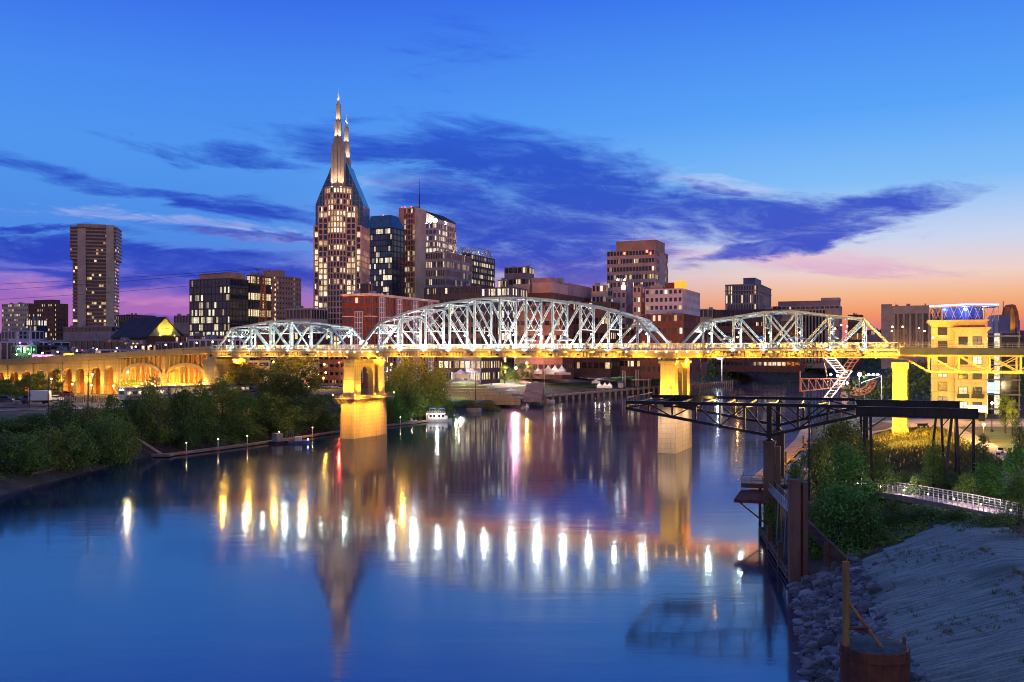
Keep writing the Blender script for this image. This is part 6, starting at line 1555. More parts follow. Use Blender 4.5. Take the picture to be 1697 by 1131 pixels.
def scatter(n, x0, x1, y0, y1, test, seed):
    rs = np.random.RandomState(seed); X = rs.uniform(x0, x1, n); Y = rs.uniform(y0, y1, n)
    dl, dr = polydist(X, Y, SL), polydist(X, Y, SR); wet = inside(X, Y, RIVER); Z = ground_np(X, Y)
    rd = polydist(X, Y, RAMP)
    return [(x, y, z) for x, y, z, a, c, w, q in zip(X, Y, Z, dl, dr, wet, rd) if not w and q > 2.6 and test(x, y, a, c)]
clumps('bank_undergrowth', 'leaf_dark', scatter(9000, -140, -30, 130, 352, lambda x, y, a, c: a < c and 3.5 < a < 27, 1), 1.3, 13, .3, 3)
clumps('bank_weeds', 'leaf_mid', scatter(5000, -140, -28, 130, 352, lambda x, y, a, c: a < c and 3 < a < 26, 2), .9, 10, .24, 4)
clumps('slope_weeds', 'leaf_mid', scatter(4600, 36, 90, 100, 128, lambda x, y, a, c: c < a and 3 < c < 26 and not (y < 96 + .33 * c), 5), .55, 12, .15, 6)
clumps('ramp_weeds', 'leaf_dark', scatter(5000, 40, 80, 88, 128, lambda x, y, a, c: c < a and 16 < c < 34 and y > 95 + .2 * (c - 16), 7), .5, 12, .14, 8)
b = MB(); rg = random.Random(9)
for (x, y, z) in scatter(26000, 52, 112, 132, 216, lambda x, y, a, c: c < a and 8 < c < 36 and (x - 58) * .5 < (y - 120), 9):
    if 0 < (x - 70) and x > 78 + (y - 140) * .33: continue
    h = rg.uniform(.35, .95); a = rg.random() * 6.28; dx_, dy_ = .12 * math.cos(a), .12 * math.sin(a); o = len(b.v)
    b.v += [(x - dx_, y - dy_, z), (x + dx_, y + dy_, z), (x + rg.gauss(0, .2), y + rg.gauss(0, .2), z + h)]; b.f.append((o, o + 1, o + 2)); b.m.append(0)
setting(b.build('knoll_grass', 'leaf_grass'), 'stuff')
clumps('far_woods', 'leaf_dark', scatter(5200, 90, 620, 560, 1150, lambda x, y, a, c: a < c and 4 < a < 62 and y > 640, 11), 6.0, 16, 1.2, 12, 1.5)
clumps('right_woods', 'leaf_dark', scatter(5200, 100, 520, 300, 900, lambda x, y, a, c: c < a and 3 < c < 70 and x > 112 + (y - 300) * .35, 13), 4.5, 16, .9, 14, 2.2)
clumps('park_hedge', 'leaf_mid', [(-84 + .8 * i, 352 + .5 * i, 10.9) for i in range(24)], .7, 18, .2, 15)
# stones and driftwood on the left shore
b = MB(); rk = random.Random(21)
for (x, y, z) in scatter(2600, -116, -40, 130, 330, lambda x, y, a, c: a < c and a < 3.4, 22): rock(b, (x, y, z + .05), min(.8, .12 + rk.expovariate(6)), rk)
pmat('shore_stone', (.2, .15, .12), (.11, .085, .07), .5, .9)
setting(b.build('shore_stones', 'shore_stone'), 'stuff')
for i, (px, py, dx_, lab) in enumerate(((118, 778, 3.4, 'pale driftwood trunk stranded on the left shore'), (152, 771, 2.2, 'tilted slab of pale driftwood left of the willow-like tree'), (60, 795, 3.8, 'bleached branch lying on the shore near the left edge'))):
    Y = 38100 / (py - HY) * .97; x = xat(px, Y); z = ground(x - 1, Y) + .5; b = MB()
    b.tube((0, 0, 0), (dx_, .8, .5), .22, .14, 7); b.tube((dx_ * .5, .4, .25), (dx_ * .75, -.3, 1.0), .09, .04, 6); b.tube((dx_ * .2, .15, .1), (dx_ * .1, .9, .7), .08, .03, 6)
    tag(b.build('driftwood', 'deck_wood', None, (x - 1, Y, max(z, .3)), .3 * i), lab, 'driftwood')

b = MB(); rg = random.Random(31)
for i in range(900):
    y = rg.uniform(52, 98); dd = 6.2 + 15 * rg.random() ** .8; x = shore(y) + dd * 1.06
    if mnoise.noise(Vector((x * .18, y * .18, 9))) < .05: continue
    z = ground(x, y) + .25
    for k in range(rg.randrange(4, 12)):
        h = rg.uniform(.12, .42); dx_, dy_ = rg.gauss(0, .16), rg.gauss(0, .16); o = len(b.v)
        b.v += [(x + dx_ - .025, y + dy_, z), (x + dx_ + .025, y + dy_, z), (x + dx_ + rg.gauss(0, .12), y + dy_ + rg.gauss(0, .12), z + h)]; b.f.append((o, o + 1, o + 2)); b.m.append(0)
setting(b.build('slope_tufts', 'leaf_grass'), 'stuff')
# ------------------------------------------------------------------ street lamps
def street_lamp(px, py, Y, kind, label, power=900, r=.26, group='street lamps', arm=0, light=True):
    q = at(px, py, Y); g = ground(q.x, q.y); g = min(g, q.z - 2.5)
    t = thing('street_lamp', label, 'street lamp', (q.x, q.y, g), 0, group)
    b = MB(); h = q.z - g; b.tube((-arm, .05, 0), (-arm, .05, h + .1), .1, .06, 6)
    if arm: b.tube((-arm, .05, h + .1), (0, 0, h + .25), .05, .05, 5)
    b.box(-.22 - arm, .22 - arm, -.2, .25, 0, .5); b.build('lamp_post', 'black_metal', t)
    b = MB(); b.ball((0, 0, h), r, 7); b.build('lamp_bulb', {'s': 'bulb_sodium', 'w': 'bulb_white', 'y': 'bulb_warm', 'g': 'bulb_green', 'p': 'bulb_pink', 'v': 'bulb_violet', 'b': 'bulb_blue', 'r': 'bulb_red'}[kind], t)
    c = {'s': (1, .5, .06), 'w': (1, .92, .8), 'y': (1, .72, .35), 'g': (.5, 1, .45), 'p': (1, .3, .6), 'v': (.55, .2, 1), 'b': (.15, .25, 1), 'r': (1, .08, .04)}[kind]
    if light: lamp('POINT', (0, -.5, h - .1), power, c, t, None, .25)
    return t
SLs = [  # left, by the viaduct
    (120, 637, 312, 's', 'before the second arcade arch left of the tall arches'), (151.5, 638.7, 310, 's', 'standing taller before the widest brick arch'), (153, 621, 266, 'y', 'on a tall dark post by the parking fence'), (188, 640, 306, 's', 'before the last tall arcade arch'), (85, 628, 268, 'y', 'on a tall post close behind the box truck'), (212, 617, 262, 'y', 'on a tall post above the locomotive'),
    (207, 648, 298, 'y', 'low by the left foot of the first open arch'), (227, 641, 300, 's', 'under the middle of the first open arch'), (253, 636, 302, 'y', 'between the two open arches'), (290, 638, 296, 's', 'under the second open arch'), (336, 635, 292, 's', 'beside the abutment pier'), (72, 573, 520, 'p', 'with a pink head above the viaduct deck'),
    (27, 664, 275, 'y', 'at the left edge of the parking lot'),
    # under the left truss
    (441, 599, 380, 's', 'behind the spreading tree, left of a pair'), (453.5, 600, 382, 's', 'behind the spreading tree, right of a pair'), (488, 625, 340, 'y', 'at the dark round tree'), (527, 622, 365, 's', 'left head of the cluster beside the parked cars'), (537.5, 604, 400, 's', 'highest of the cluster against the brick block'), (540, 618, 372, 's', 'right head of the cluster beside the parked cars'), (536, 627, 366, 's', 'lowest of the cluster beside the parked cars'), (562, 601, 400, 'r', 'showing a red signal head left of the tall pier'),
    # right of pier, riverfront street
    (648.5, 604, 420, 's', 'just right of the tall pier'), (672, 596, 470, 'v', 'with a violet head behind the willow'), (763, 617, 470, 'w', 'with white globe at the blue marquee'), (764, 607, 490, 's', 'left of the riverfront tree row'), (773, 623, 450, 'g', 'with greenish head above the terraces'), (807, 614, 500, 'w', 'with white globe at the pale small tent'), (814, 604, 530, 's', 'above the golden street trees'), (819, 595, 560, 'g', 'with green head close under the bridge deck'),
    (853, 592, 560, 'p', 'with pink head close under the bridge deck'), (855, 610, 530, 'w', 'with white globe on a tall dark post'), (873, 602, 560, 's', 'left of the big triple tent'), (895, 590, 580, 'w', 'bright white right under the deck'), (932, 600, 620, 's', 'right of the big triple tent'), (940, 590, 640, 'b', 'with blue glowing head under the deck'), (979, 597, 660, 's', 'above the row of small tents'),
    (974, 605, 640, 'y', 'low among the small tents'), (1021, 601, 680, 'g', 'with pale green head among the street trees'), (1032, 596, 700, 's', 'first of three close together'), (1036, 597, 702, 's', 'second of three close together'), (1041, 596, 704, 's', 'third of three close together'), (1070, 593, 720, 's', 'left of the right pier'), (1085, 606, 700, 'r', 'with red head at the right pier'),
    # right, beyond the bridge
    (1384, 545, 880, 's', 'below the courthouse, left'), (1394, 539, 900, 'y', 'below the courthouse, middle'), (1402, 550, 860, 's', 'below the courthouse, low'), (1404, 541, 900, 's', 'below the courthouse, right'), (1479, 542, 820, 'y', 'under the long low hall, left'), (1496, 542, 830, 's', 'under the long low hall, middle'), (1523, 544, 840, 's', 'under the long low hall, right'), (1478, 549, 780, 's', 'lower one near the truss end'), (1532, 549, 760, 's', 'close to the yellow building'), (1222, 559, 700, 's', 'seen through the right truss'), (1150, 577, 640, 'y', 'seen between main and right trusses'),
    (1644, 668, 205, 'y', 'on the plaza beside the young trees'), (1630, 704, 178, 'y', 'on a slim post beside the park path')]
for (px, py, Y, k, lab) in SLs:
    far = Y > 450; mult = 2.6 if k in 'gpvb' else 1.0
    street_lamp(px, py, Y, k, 'street lamp ' + lab, {True: 22000, False: 3600}[far] * mult, .26 * max(1, Y / 300), arm=0)
# ------------------------------------------------------------------ lattice mast
lm = thing('lattice_mast', 'rusty steel lattice power mast with crossarms behind the left truss', 'pylon', (xat(436, 400), 400, 10.5))
b = MB(); hh = zat(447, 400) - 10.5
def hw(z): return max(.7, 2.9 - z * .05)
zs_ = [0]; 
while zs_[-1] < hh - 3: zs_.append(zs_[-1] + max(2.2, hw(zs_[-1]) * 1.5))
for i in range(len(zs_) - 1):
    z0, z1 = zs_[i], zs_[i + 1]; a, c = hw(z0), hw(z1); K = [(-1, -1), (1, -1), (1, 1), (-1, 1)]
    for k in range(4):
        (x0, y0), (x1, y1) = K[k], K[(k + 1) % 4]
        b.beam((x0 * a, y0 * a, z0), (x0 * c, y0 * c, z1), .26); b.beam((x0 * a, y0 * a, z0), (x1 * c, y1 * c, z1), .15); b.beam((x1 * a, y1 * a, z0), (x0 * c, y0 * c, z1), .15); b.beam((x0 * c, y0 * c, z1), (x1 * c, y1 * c, z1), .15)
b.build('mast', 'rust_steel', lm)
b = MB(); zt = zs_[-1]
for z, w in ((zt, 3.0), (zt - 5, 4.2)):
    b.beam((-w, 0, z + 2.4), (w, 0, z + 2.4), .22); b.beam((-w, 0, z + 2.3), (0, 0, z), .16); b.beam((w, 0, z + 2.3), (0, 0, z), .16)
    for x in (-w, -w / 2, 0, w / 2, w): b.beam((x, 0, z + 2.4), (x, 0, z + 3.4), .14)
b.build('crossarm', 'rust_steel', lm)
# ------------------------------------------------------------------ riverfront: terraces, quay, tents, boats
ts = thing('stone_terraces', 'broad concrete terraces stepping down to the river right of the willows', 'terraces')
for k in range(6):
    b = MB(); z = 4.6 + 1.15 * k; b.box(-33, 4 - 4.2 * k, 424 + 5.2 * k, 431 + 5.2 * k, 1, z); b.build('step', 'bridge_concrete', ts)
b = MB()
for k in range(9): b.box(5 + .3 * k, 14 + .3 * k, 430 + 3.5 * k, 433.6 + 3.5 * k, 2, 4.0 + .75 * k)
b.build('side_stair', 'roof_grey', ts)
lamp('POINT', (-26, 419, 7.2), 1500, (.6, 1, .35), ts, None, .4)
qd = thing('quay_dock', 'long grey concrete quay on square piles along the far riverfront', 'quay')
Q = [Vector((-14, 436, 2.9)), Vector((4, 455, 2.9)), Vector((52, 532, 2.9)), Vector((98, 601, 2.9)), Vector((128, 650, 2.9))]
b = MB()
for i in range(4): b.beam(Q[i] + Vector((3, -1.6, 0)), Q[i + 1] + Vector((3, -1.6, 0)), 6, .7)
b.build('deck', 'bridge_concrete', qd)
b = MB()
for i in range(4):
    L = (Q[i + 1] - Q[i]).length; n = int(L / 7)
    for k in range(n): q = Q[i].lerp(Q[i + 1], k / n); b.box(q.x + 4.6, q.x + 5.8, q.y - 3.8, q.y - 2.8, -2, 4.0)
b.build('pile', 'bridge_concrete', qd)
b = MB()
for i in range(4):
    for h in (.9, 1.4): b.beam(Q[i] + Vector((5.4, -3, h)), Q[i + 1] + Vector((5.4, -3, h)), .1)
b.build('railing', 'metal_grey', qd)
pr_ = thing('pier_landing', 'low grey landing stage with a lamp standard just past the right pier', 'landing')
b = MB(); b.beam(Vector((128, 640, 2.2)), Vector((168, 708, 2.2)), 8, 1.2); b.build('deck', 'bridge_concrete', pr_)
for k in range(16): q = Vector((132, 638, 0)).lerp(Vector((172, 706, 0)), k / 15); MB().box(q.x - .4, q.x + .4, q.y - .4, q.y + .4, -2, 4.2).build('post', 'bridge_concrete', pr_)
b = MB(); b.tube((160, 690, 2), (160, 690, 21), .45, .35, 8); b.box(156, 161, 689.6, 690.4, 20.5, 21.5); b.build('lamp_standard', 'pale_paint', pr_)
lamp('POINT', (156, 686, 19), 9000, (.8, .8, 1), pr_, None, .4)
def tent(px, ytop, ybase, wpx, Y, label, peaks=1, mat='white_fabric', group=None, glow=True):
    X = xat(px, Y); z0 = zat(ybase, Y); w = wpx * Y / F; h = max(2.6, zat(ytop, Y) - z0)
    t = thing('tent', label, 'tent', (X - w / 2, Y, z0), R(-12), group); d = max(3.0, w / peaks * .9); e = h * .52
    b = MB(); pw = w / peaks
    for k in range(peaks):
        x0, x1 = k * pw, (k + 1) * pw; c = ((x0 + x1) / 2, d / 2, h)
        m0 = [(x0, 0, e), (x1, 0, e), (x1, d, e), (x0, d, e)]; q = [((x + c[0] * 1.2) / 2.2, (y + c[1] * 1.2) / 2.2, e + (h - e) * .38) for x, y, _ in m0]
        b.add(m0 + q + [c], [(0, 1, 5, 4), (1, 2, 6, 5), (2, 3, 7, 6), (3, 0, 4, 7), (4, 5, 8), (5, 6, 8), (6, 7, 8), (7, 4, 8)])
    b.build('canopy', mat, t)
    b = MB()
    for k in range(peaks + 1):
        for y in (0.08, d - .08): b.tube((min(w - .08, max(.08, k * pw)), y, 0), (min(w - .08, max(.08, k * pw)), y, e), .06)
    b.build('pole', 'pale_paint', t)
    b = MB(); b.box(.1, w - .1, d - .1, d - .05, 0, e); b.box(.05, .1, .2, d - .1, 0, e); b.build('side_wall', mat, t)
    if glow: lamp('POINT', (w / 2, -.4, e * .95), 260 * max(1, w / 6), (1, .85, .65), t, None, .3)
    return t
tent(919, 605, 621, 34, 545, 'large white marquee with three peaks on the riverfront lawn', 3)
tent(930, 615, 622, 26, 540, 'long low white tent skirt in front of the three peaked marquee', 1)
tent(761, 612, 628, 24, 440, 'blue white marquee beside the willows at the top of the terraces', 1, 'white_fabric')
tent(804, 612, 621, 14, 500, 'small pale blue pyramid tent left on the riverfront street')
tent(891, 610, 620, 12, 540, 'small white pyramid tent just left of the three peaked marquee')
for i, px in enumerate((945, 954, 962, 971, 980)): tent(px, 606 - i * .6, 612, 8, 620 + 10 * i, 'tiny white pyramid tent in the far riverfront row, %s from the left' % ORD[i], group='row of small tents')
for i, (px, lab) in enumerate(((993, 'left'), (1002, 'middle'), (1010, 'right'))): tent(px, 634, 644, 8, 548 + 3 * i, '%s of three white peaked tents side by side on the quay' % lab, group='three quay tents')
tent(1000, 620, 629, 16, 650, 'white gabled box tent alone on the dark lawn')
tent(987, 631, 636, 13, 575, 'small flat pale blue canopy left of the quay tents')
tent(844, 646, 652, 24, 480, 'pale tarpaulin covered stall beside the sailing boat mast')
s_ = thing('ticket_shed', 'small white and blue shed on the quay by the boat canopy', 'shed', (xat(1024, 580), 580, zat(643, 580)), R(-15)); MB().box(0, 3.4, 0, 3, 0, 3.0).build('wall', 'pale_paint', s_); MB().box(-.2, 3.6, -.2, 3.2, 3.0, 4.4).build('roof', 'blue_fabric', s_)
s_ = thing('boat_canopy', 'open landing with a pale blue flat roof on posts beside the right pier', 'shelter', (xat(1046, 590), 590, zat(643, 590)), R(-20))
MB().box(0, 12, 0, 6, 5.0, 5.4).build('roof', 'white_fabric', s_)
b = MB()
for x in (.5, 4, 8, 11.5):
    for y in (.4, 5.6): b.box(x - .12, x + .12, y - .12, y + .12, 0, 5)
b.build('post', 'metal_grey', s_); MB().box(-.5, 12.5, -.5, 6.5, -.6, 0).build('deck', 'bridge_concrete', s_)
for i, (px, yt) in enumerate(((1032, 614), (1036, 615), (1054, 613), (1058, 613), (1075, 614))):
    b = MB(); Y = 585 + 4 * i; b.tube((0, 0, -2), (0, 0, zat(yt, Y)), .4, .4, 8); tag(b.build('mooring_pile', 'pale_paint', None, (xat(px, Y), Y, 0)), 'tall pale mooring pile by the boat canopy, %s from the left' % ORD[i], 'pile', 'mooring piles')
# boats
def hull(b, L, W_, Hh, n=8):
    vs, fs = [], []
    for i in range(n + 1):
        f = i / n; w = W_ / 2 * (1 - max(0, (f - .55) / .45) ** 2) + .03; x = L * f; lift = .35 * Hh * max(0, f - .4)
        vs += [(x, -w, Hh + lift), (x, -w * .75, -.35), (x, w * .75, -.35), (x, w, Hh + lift)]
    for i in range(n):
        o = i * 4; fs += [(o, o + 4, o + 5, o + 1), (o + 1, o + 5, o + 6, o + 2), (o + 2, o + 6, o + 7, o + 3), (o + 3, o + 7, o + 4, o)]
    fs += [(0, 1, 2, 3), (n * 4 + 3, n * 4 + 2, n * 4 + 1, n * 4)]
    b.add(vs, fs)
hb = thing('houseboat', 'white two deck houseboat with a blue canvas top moored below the willows', 'boat', (xat(706, 333), 333, 0), R(6))
b = MB(); hull(b, 9.6, 3.4, 1.0); b.build('hull', 'pale_paint', hb)
b = MB(); b.box(.6, 6.8, -1.35, 1.35, 1.0, 3.0); b.box(6.8, 7.9, -1.2, 1.2, 1.0, 2.2); cb = b.build('cabin', 'pale_paint', hb)
for x in (1.3, 2.6, 4.4, 5.8): MB().box(x, x + .8, -1.4, -1.32, 1.8, 2.6).build('window', 'glass_dark', cb)
b = MB(); b.box(.2, 7.2, -1.6, 1.6, 3.0, 3.15); b.build('upper_deck', 'pale_paint', hb)
b = MB()
for i in range(10): b.tube((.4 + .7 * i, -1.5, 3.15), (.4 + .7 * i, -1.5, 4.0), .035, n=5)
b.beam((.4, -1.5, 4.0), (6.8, -1.5, 4.0), .05); b.build('railing', 'pale_paint', hb)
b = MB(); b.box(1.2, 3.6, -1.3, 1.3, 4.9, 5.05); b.box(4.6, 6.8, -1.3, 1.3, 4.8, 4.95)
for x in (1.3, 3.5, 4.7, 6.7): b.tube((x, -1.2, 3.1), (x, -1.2, 4.9), .04, n=5)
b.build('canvas_top', 'blue_fabric', hb)
lamp('POINT', (4, -4.5, 5.2), 2600, (1, .85, .8), hb, None, .3)
sb = thing('motorboat', 'small open white motorboat at the jetty end left of the houseboat', 'boat', (xat(673, 331), 331, 0), R(12)); b = MB(); hull(b, 4.2, 1.7, .55); b.build('hull', 'pale_paint', sb); b = MB(); b.box(1.6, 2.4, -.5, .5, .5, 1.3); b.build('console', 'pale_paint', sb)
lamp('POINT', (2, -2, 3), 130, (1, .85, .7), sb, None, .2)
sl = thing('sailboat', 'white sailing boat with a bare tall mast moored at the quay', 'sailboat', (xat(893, 470), 470, 0), R(4)); b = MB(); hull(b, 8.4, 2.4, .9); b.build('hull', 'pale_paint', sl); b = MB(); b.tube((3.0, 0, .8), (3.0, 0, 16.6), .14, .09, 8); b.build('mast', 'pale_paint', sl)
b = MB(); b.box(2, 5.2, -.8, .8, .9, 1.5); b.build('cabin', 'pale_paint', sl); b = MB(); b.tube((3, 0, 2.2), (.3, 0, 2.4), .1, .08); b.build('boom', 'pale_paint', sl)
b = MB(); b.tube((3, 0, 16.4), (8.2, 0, 1.2), .03, n=4); b.tube((3, 0, 16.4), (.1, 0, 1.0), .03, n=4); b.build('rigging', 'metal_grey', sl)
dp = thing('mooring_dolphin', 'round pale concrete mooring dolphin with a tall timber pole off the terraces', 'dolphin', (xat(785, 389), 389, 0)); b = MB(); b.lathe((0, 0, -1), [(3.4, 0), (3.5, 2.6), (3.3, 2.7)], 20); b.build('base', 'pier_stone', dp)
b = MB(); b.tube((.8, 0, 1.5), (.8, 0, 15.5), .35, .3, 8); b.tube((-.4, 0, 1.6), (-2.6, 0, 11), .08, n=5); b.build('pole', 'timber', dp); b = MB(); rk2 = random.Random(3)
for i in range(26): b.tube((rk2.uniform(-3, 3), rk2.uniform(-1, 1), 1.6 + .02 * i), (rk2.uniform(-3.8, 3.4), rk2.uniform(-2, 1), 2.2 + rk2.random()), .09, .05, 5)
b.build('brushwood', 'timber', dp)
by = thing('buoy', 'small pale buoy floating before the quay', 'buoy', (xat(873, 420), 420, 0)); b = MB(); b.lathe((0, 0, -.4), [(.3, 0), (1.0, .3), (1.0, .9), (.25, 1.3), (.2, 2.2)], 10); b.build('float', 'pale_paint', by)
mb = thing('patrol_boat', 'dark launch with a small blue lit stern near the jetty left of the tall pier', 'boat', (xat(478, 253), 253, 0), R(8)); b = MB(); hull(b, 6.0, 2.0, .7); b.build('hull', 'roof_blue', mb); b = MB(); b.box(1.8, 3.6, -.75, .75, .7, 1.9); b.build('cabin', 'pale_paint', mb); b = MB(); b.box(5.2, 5.5, -.4, .4, .95, 1.3); b.build('stern_light', 'bulb_blue', mb)
# floating jetty on the left bank
jt = thing('floating_jetty', 'long narrow timber jetty with short white posts along the left bank', 'jetty')
J = [Vector((-84.5, 221.5, .45)), Vector((-70, 250, .45)), Vector((-51.5, 295, .45)), Vector((-28, 338, .45))]
b = MB()
for i in range(3): b.beam(J[i], J[i + 1], 2.0, .5)
b.box(-87.5, -83, 219.5, 222, .2, .72); b.build('deck', 'deck_wood', jt)
for i in range(3):
    for k in range(3):
        q = J[i].lerp(J[i + 1], (k + .5) / 3); b = MB(); b.tube(q + Vector((.7, 0, -1)), q + Vector((.7, 0, 2.3)), .13); b.build('post', 'pale_paint', jt)
        MB().ball(q + Vector((.7, 0, 2.45)), .13, 6).build('post_light', 'bulb_warm', jt)
b = MB(); b.beam((-95, 224, 5.5), (-86, 221.5, .8), 1.2, .15); b.build('gangplank', 'deck_wood', jt)
sh = thing('work_float', 'dark work float with a small shed and railing moored at the jetty', 'boat', (-66.5, 251, 0), R(58)); b = MB(); b.box(0, 7, -1.4, 1.4, -.2, .7); b.build('hull', 'black_metal', sh); b = MB(); b.box(.8, 3, -1, 1, .7, 2.9); b.build('shed', 'metal_grey', sh)
b = MB()
for i in range(5): b.tube((4 + .7 * i, -1.2, .7), (4 + .7 * i, -1.2, 3.4), .05, n=5)
b.beam((4, -1.2, 3.4), (6.8, -1.2, 3.4), .06); b.build('railing', 'metal_grey', sh)
# ------------------------------------------------------------------ vehicles
pmat('car_silver', (.42, .42, .44), (.36, .36, .38), 2, .3, .4); pmat('car_white', (.7, .7, .7), (.62, .62, .62), 2, .3); pmat('car_blue', (.05, .08, .2), (.04, .06, .15), 2, .3); pmat('car_red', (.35, .05, .04), (.28, .04, .03), 2, .3); pmat('tyre', (.02, .02, .02), None, 2, .9); pmat('car_glass', (.02, .025, .035), None, 2, .1)
def car(name, label, x, y, rz, paint, suv=False, group='parked cars'):
    t = thing(name, label, 'car', (x, y, ground(x, y) + .14), rz, group); hh_ = .1 if suv else 0
    b = MB(); prof = [(-2.2, .35), (2.2, .35), (2.25, .7), (2.1, .92 + hh_), (1.2, 1.0 + hh_), (-1.9, 1.0 + hh_), (-2.25, .8)]; b.xprism(prof, -.88, .88); b.build('body', paint, t)
    c0 = [(-1.9, 1.0 + hh_), (1.1, 1.0 + hh_), (.5, 1.5 + hh_ * 2), (-1.3 if not suv else -1.8, 1.52 + hh_ * 2)]; b = MB(); b.xprism(c0, -.78, .78); cb = b.build('cabin', 'car_glass', t)
    b = MB(); b.box(-1.3, .45, -.74, .74, 1.5 + hh_ * 2, 1.56 + hh_ * 2); b.build('roof', paint, cb)
    for wx in (-1.35, 1.35):
        for wy in (-.86, .86):
            b = MB(); b.tube((wx, wy - .1, .33), (wx, wy + .1, .33), .33, n=12); w = b.build('wheel', 'tyre', t)
            b = MB(); b.tube((wx, wy - .11, .33), (wx, wy + .11, .33), .18, n=8); b.build('rim', 'metal_grey', w)
    for wy in (-.6, .6): MB().box(2.2, 2.28, wy - .18, wy + .18, .62, .78).build('headlight', 'pale_paint', t); MB().box(-2.28, -2.2, wy - .18, wy + .18, .7, .84).build('tail_light', 'car_red', t)
    return t
def gx_(px, py, z=10.9): Y = F * (H - z) / (py - HY); return xat(px, Y), Y
for (px, py, rz, pt, suv, lab) in ((37, 669, 10, 'car_silver', 0, 'silver saloon parked left of the box truck'), (92, 665, -8, 'car_white', 0, 'white saloon parked right of the box truck'), (10, 667, 0, 'car_blue', 1, 'dark car at the left edge of the parking lot'), (93, 655, 15, 'car_silver', 1, 'silver car by the arcade wall behind the box truck'), (110, 658, 170, 'car_red', 0, 'dark red car before the arcade, left of the lamp')):
    x, y = gx_(px, py); car('parked_car', lab, x, y, R(rz), pt, suv, 'cars in the parking lot')
for i, (px, py, pt, suv) in enumerate(((496, 645, 'car_red', 0), (512, 644, 'car_white', 1), (526, 643, 'car_blue', 1), (540, 642, 'car_silver', 0), (553, 641, 'car_white', 0), (566, 640, 'car_silver', 1))):
    x, y = gx_(px, py); car('parked_car', '%s car in the row parked under the left truss, %s from the left' % (pt[4:], ORD[i]), x, y, R(60), pt, suv, 'cars parked under the left truss')
for i, (px, py, pt) in enumerate(((700, 628, 'car_blue'), (880, 618, 'car_silver'), (1004, 612, 'car_white'))):
    Y = 470 + 80 * i; car('parked_car', '%s car on the riverfront street, %s from the left' % (pt[4:], ORD[i]), xat(px, Y), Y, R(57), pt, 0, 'cars on the riverfront street')
x, y = gx_(63, 669); bt = thing('box_truck', 'white box truck standing in the parking lot before the viaduct', 'truck', (x, y, ground(x, y) + .14), R(8))
b = MB(); b.box(-2.2, 3.2, -1.2, 1.2, .95, 3.7); b.build('cargo_box', 'car_white', bt); b = MB(); b.box(-2.1, -1.5, -1.22, -1.2, 1.9, 3.0); b.build('panel', 'roof_grey', bt)
b = MB(); b.xprism([(-4.4, .6), (-2.3, .6), (-2.3, 2.5), (-3.2, 2.5), (-3.9, 1.6), (-4.4, 1.5)], -1.0, 1.0); cb = b.build('cab', 'car_blue', bt); b = MB(); b.xprism([(-3.75, 1.65), (-2.5, 1.65), (-2.5, 2.35), (-3.2, 2.35)], -1.02, -1.0); b.build('window', 'car_glass', cb)
b = MB(); b.box(-2.3, 3.0, -.5, .5, .6, .94); b.build('chassis', 'black_metal', bt)
for wx in (-3.4, 1.9):
    for wy in (-.95, .95): b = MB(); b.tube((wx, wy - .14, .48), (wx, wy + .14, .48), .48, n=12); b.build('wheel', 'tyre', bt)
# train on the riverside track
def rail_car(name, label, x, y, rz, L, loco):
    t = thing(name, label, 'train', (x, y, ground(x, y) + .3), rz, 'riverside train'); b = MB()
    b.xprism([(0, 1.0), (L, 1.0), (L, 4.0), (L - .3, 4.3), (.3, 4.3), (0 if not loco else .0, 4.0)], -1.5, 1.5); bd = b.build('body', 'train_white', t)
    b = MB(); b.box(.05, L - .05, -1.56, 1.56, 4.0, 4.5); b.build('roof', 'roof_blue', t)
    b = MB(); b.box(.2, L - .2, -1.53, -1.5, 1.5, 2.1); b.build('stripe', 'roof_blue', bd)
    for k in range(int(L / 1.9)):
        MB().box(.8 + 1.9 * k, 2.1 + 1.9 * k, -1.54, -1.5, 2.5, 3.4).build('window', 'window_many', bd)
    if loco:
        b = MB(); b.box(-.05, .0, -1.0, 1.0, 2.6, 3.6); b.build('windscreen', 'car_glass', bd)
        for y_ in (-.6, .6): MB().ball((-.1, y_, 3.95), .16, 6).build('headlight', 'bulb_white', t)
    for wx in (2, 4, L - 4, L - 2):
        for y_ in (-1.1, 1.1): b = MB(); b.tube((wx, y_ - .1, .5), (wx, y_ + .1, .5), .5, n=10); b.build('wheel', 'tyre', t)
    b = MB(); b.box(.5, L - .5, -1.2, 1.2, .6, .98); b.build('frame', 'black_metal', t)
d = Vector((.50, .866, 0)); q0 = Vector((-113, 262, 0)); rz_ = math.atan2(d.y, d.x)
rail_car('locomotive', 'white and blue diesel locomotive with lit headlamps half hidden by trees', q0.x, q0.y, rz_, 15, True)
q1 = q0 + d * 16; rail_car('rail_coach', 'white coach with a blue stripe coupled behind the locomotive', q1.x, q1.y, rz_, 17, False)
q1 = q1 + d * 18; rail_car('rail_coach', 'last coach of the train below the open arches', q1.x, q1.y, rz_, 17, False)
for s_ in (-.75, .75):
    pass
sheet('rail_bed', 'soil', [tuple((q0 - d * 30).xy), tuple((q0 + d * 60).xy)], 4, dz=.2)
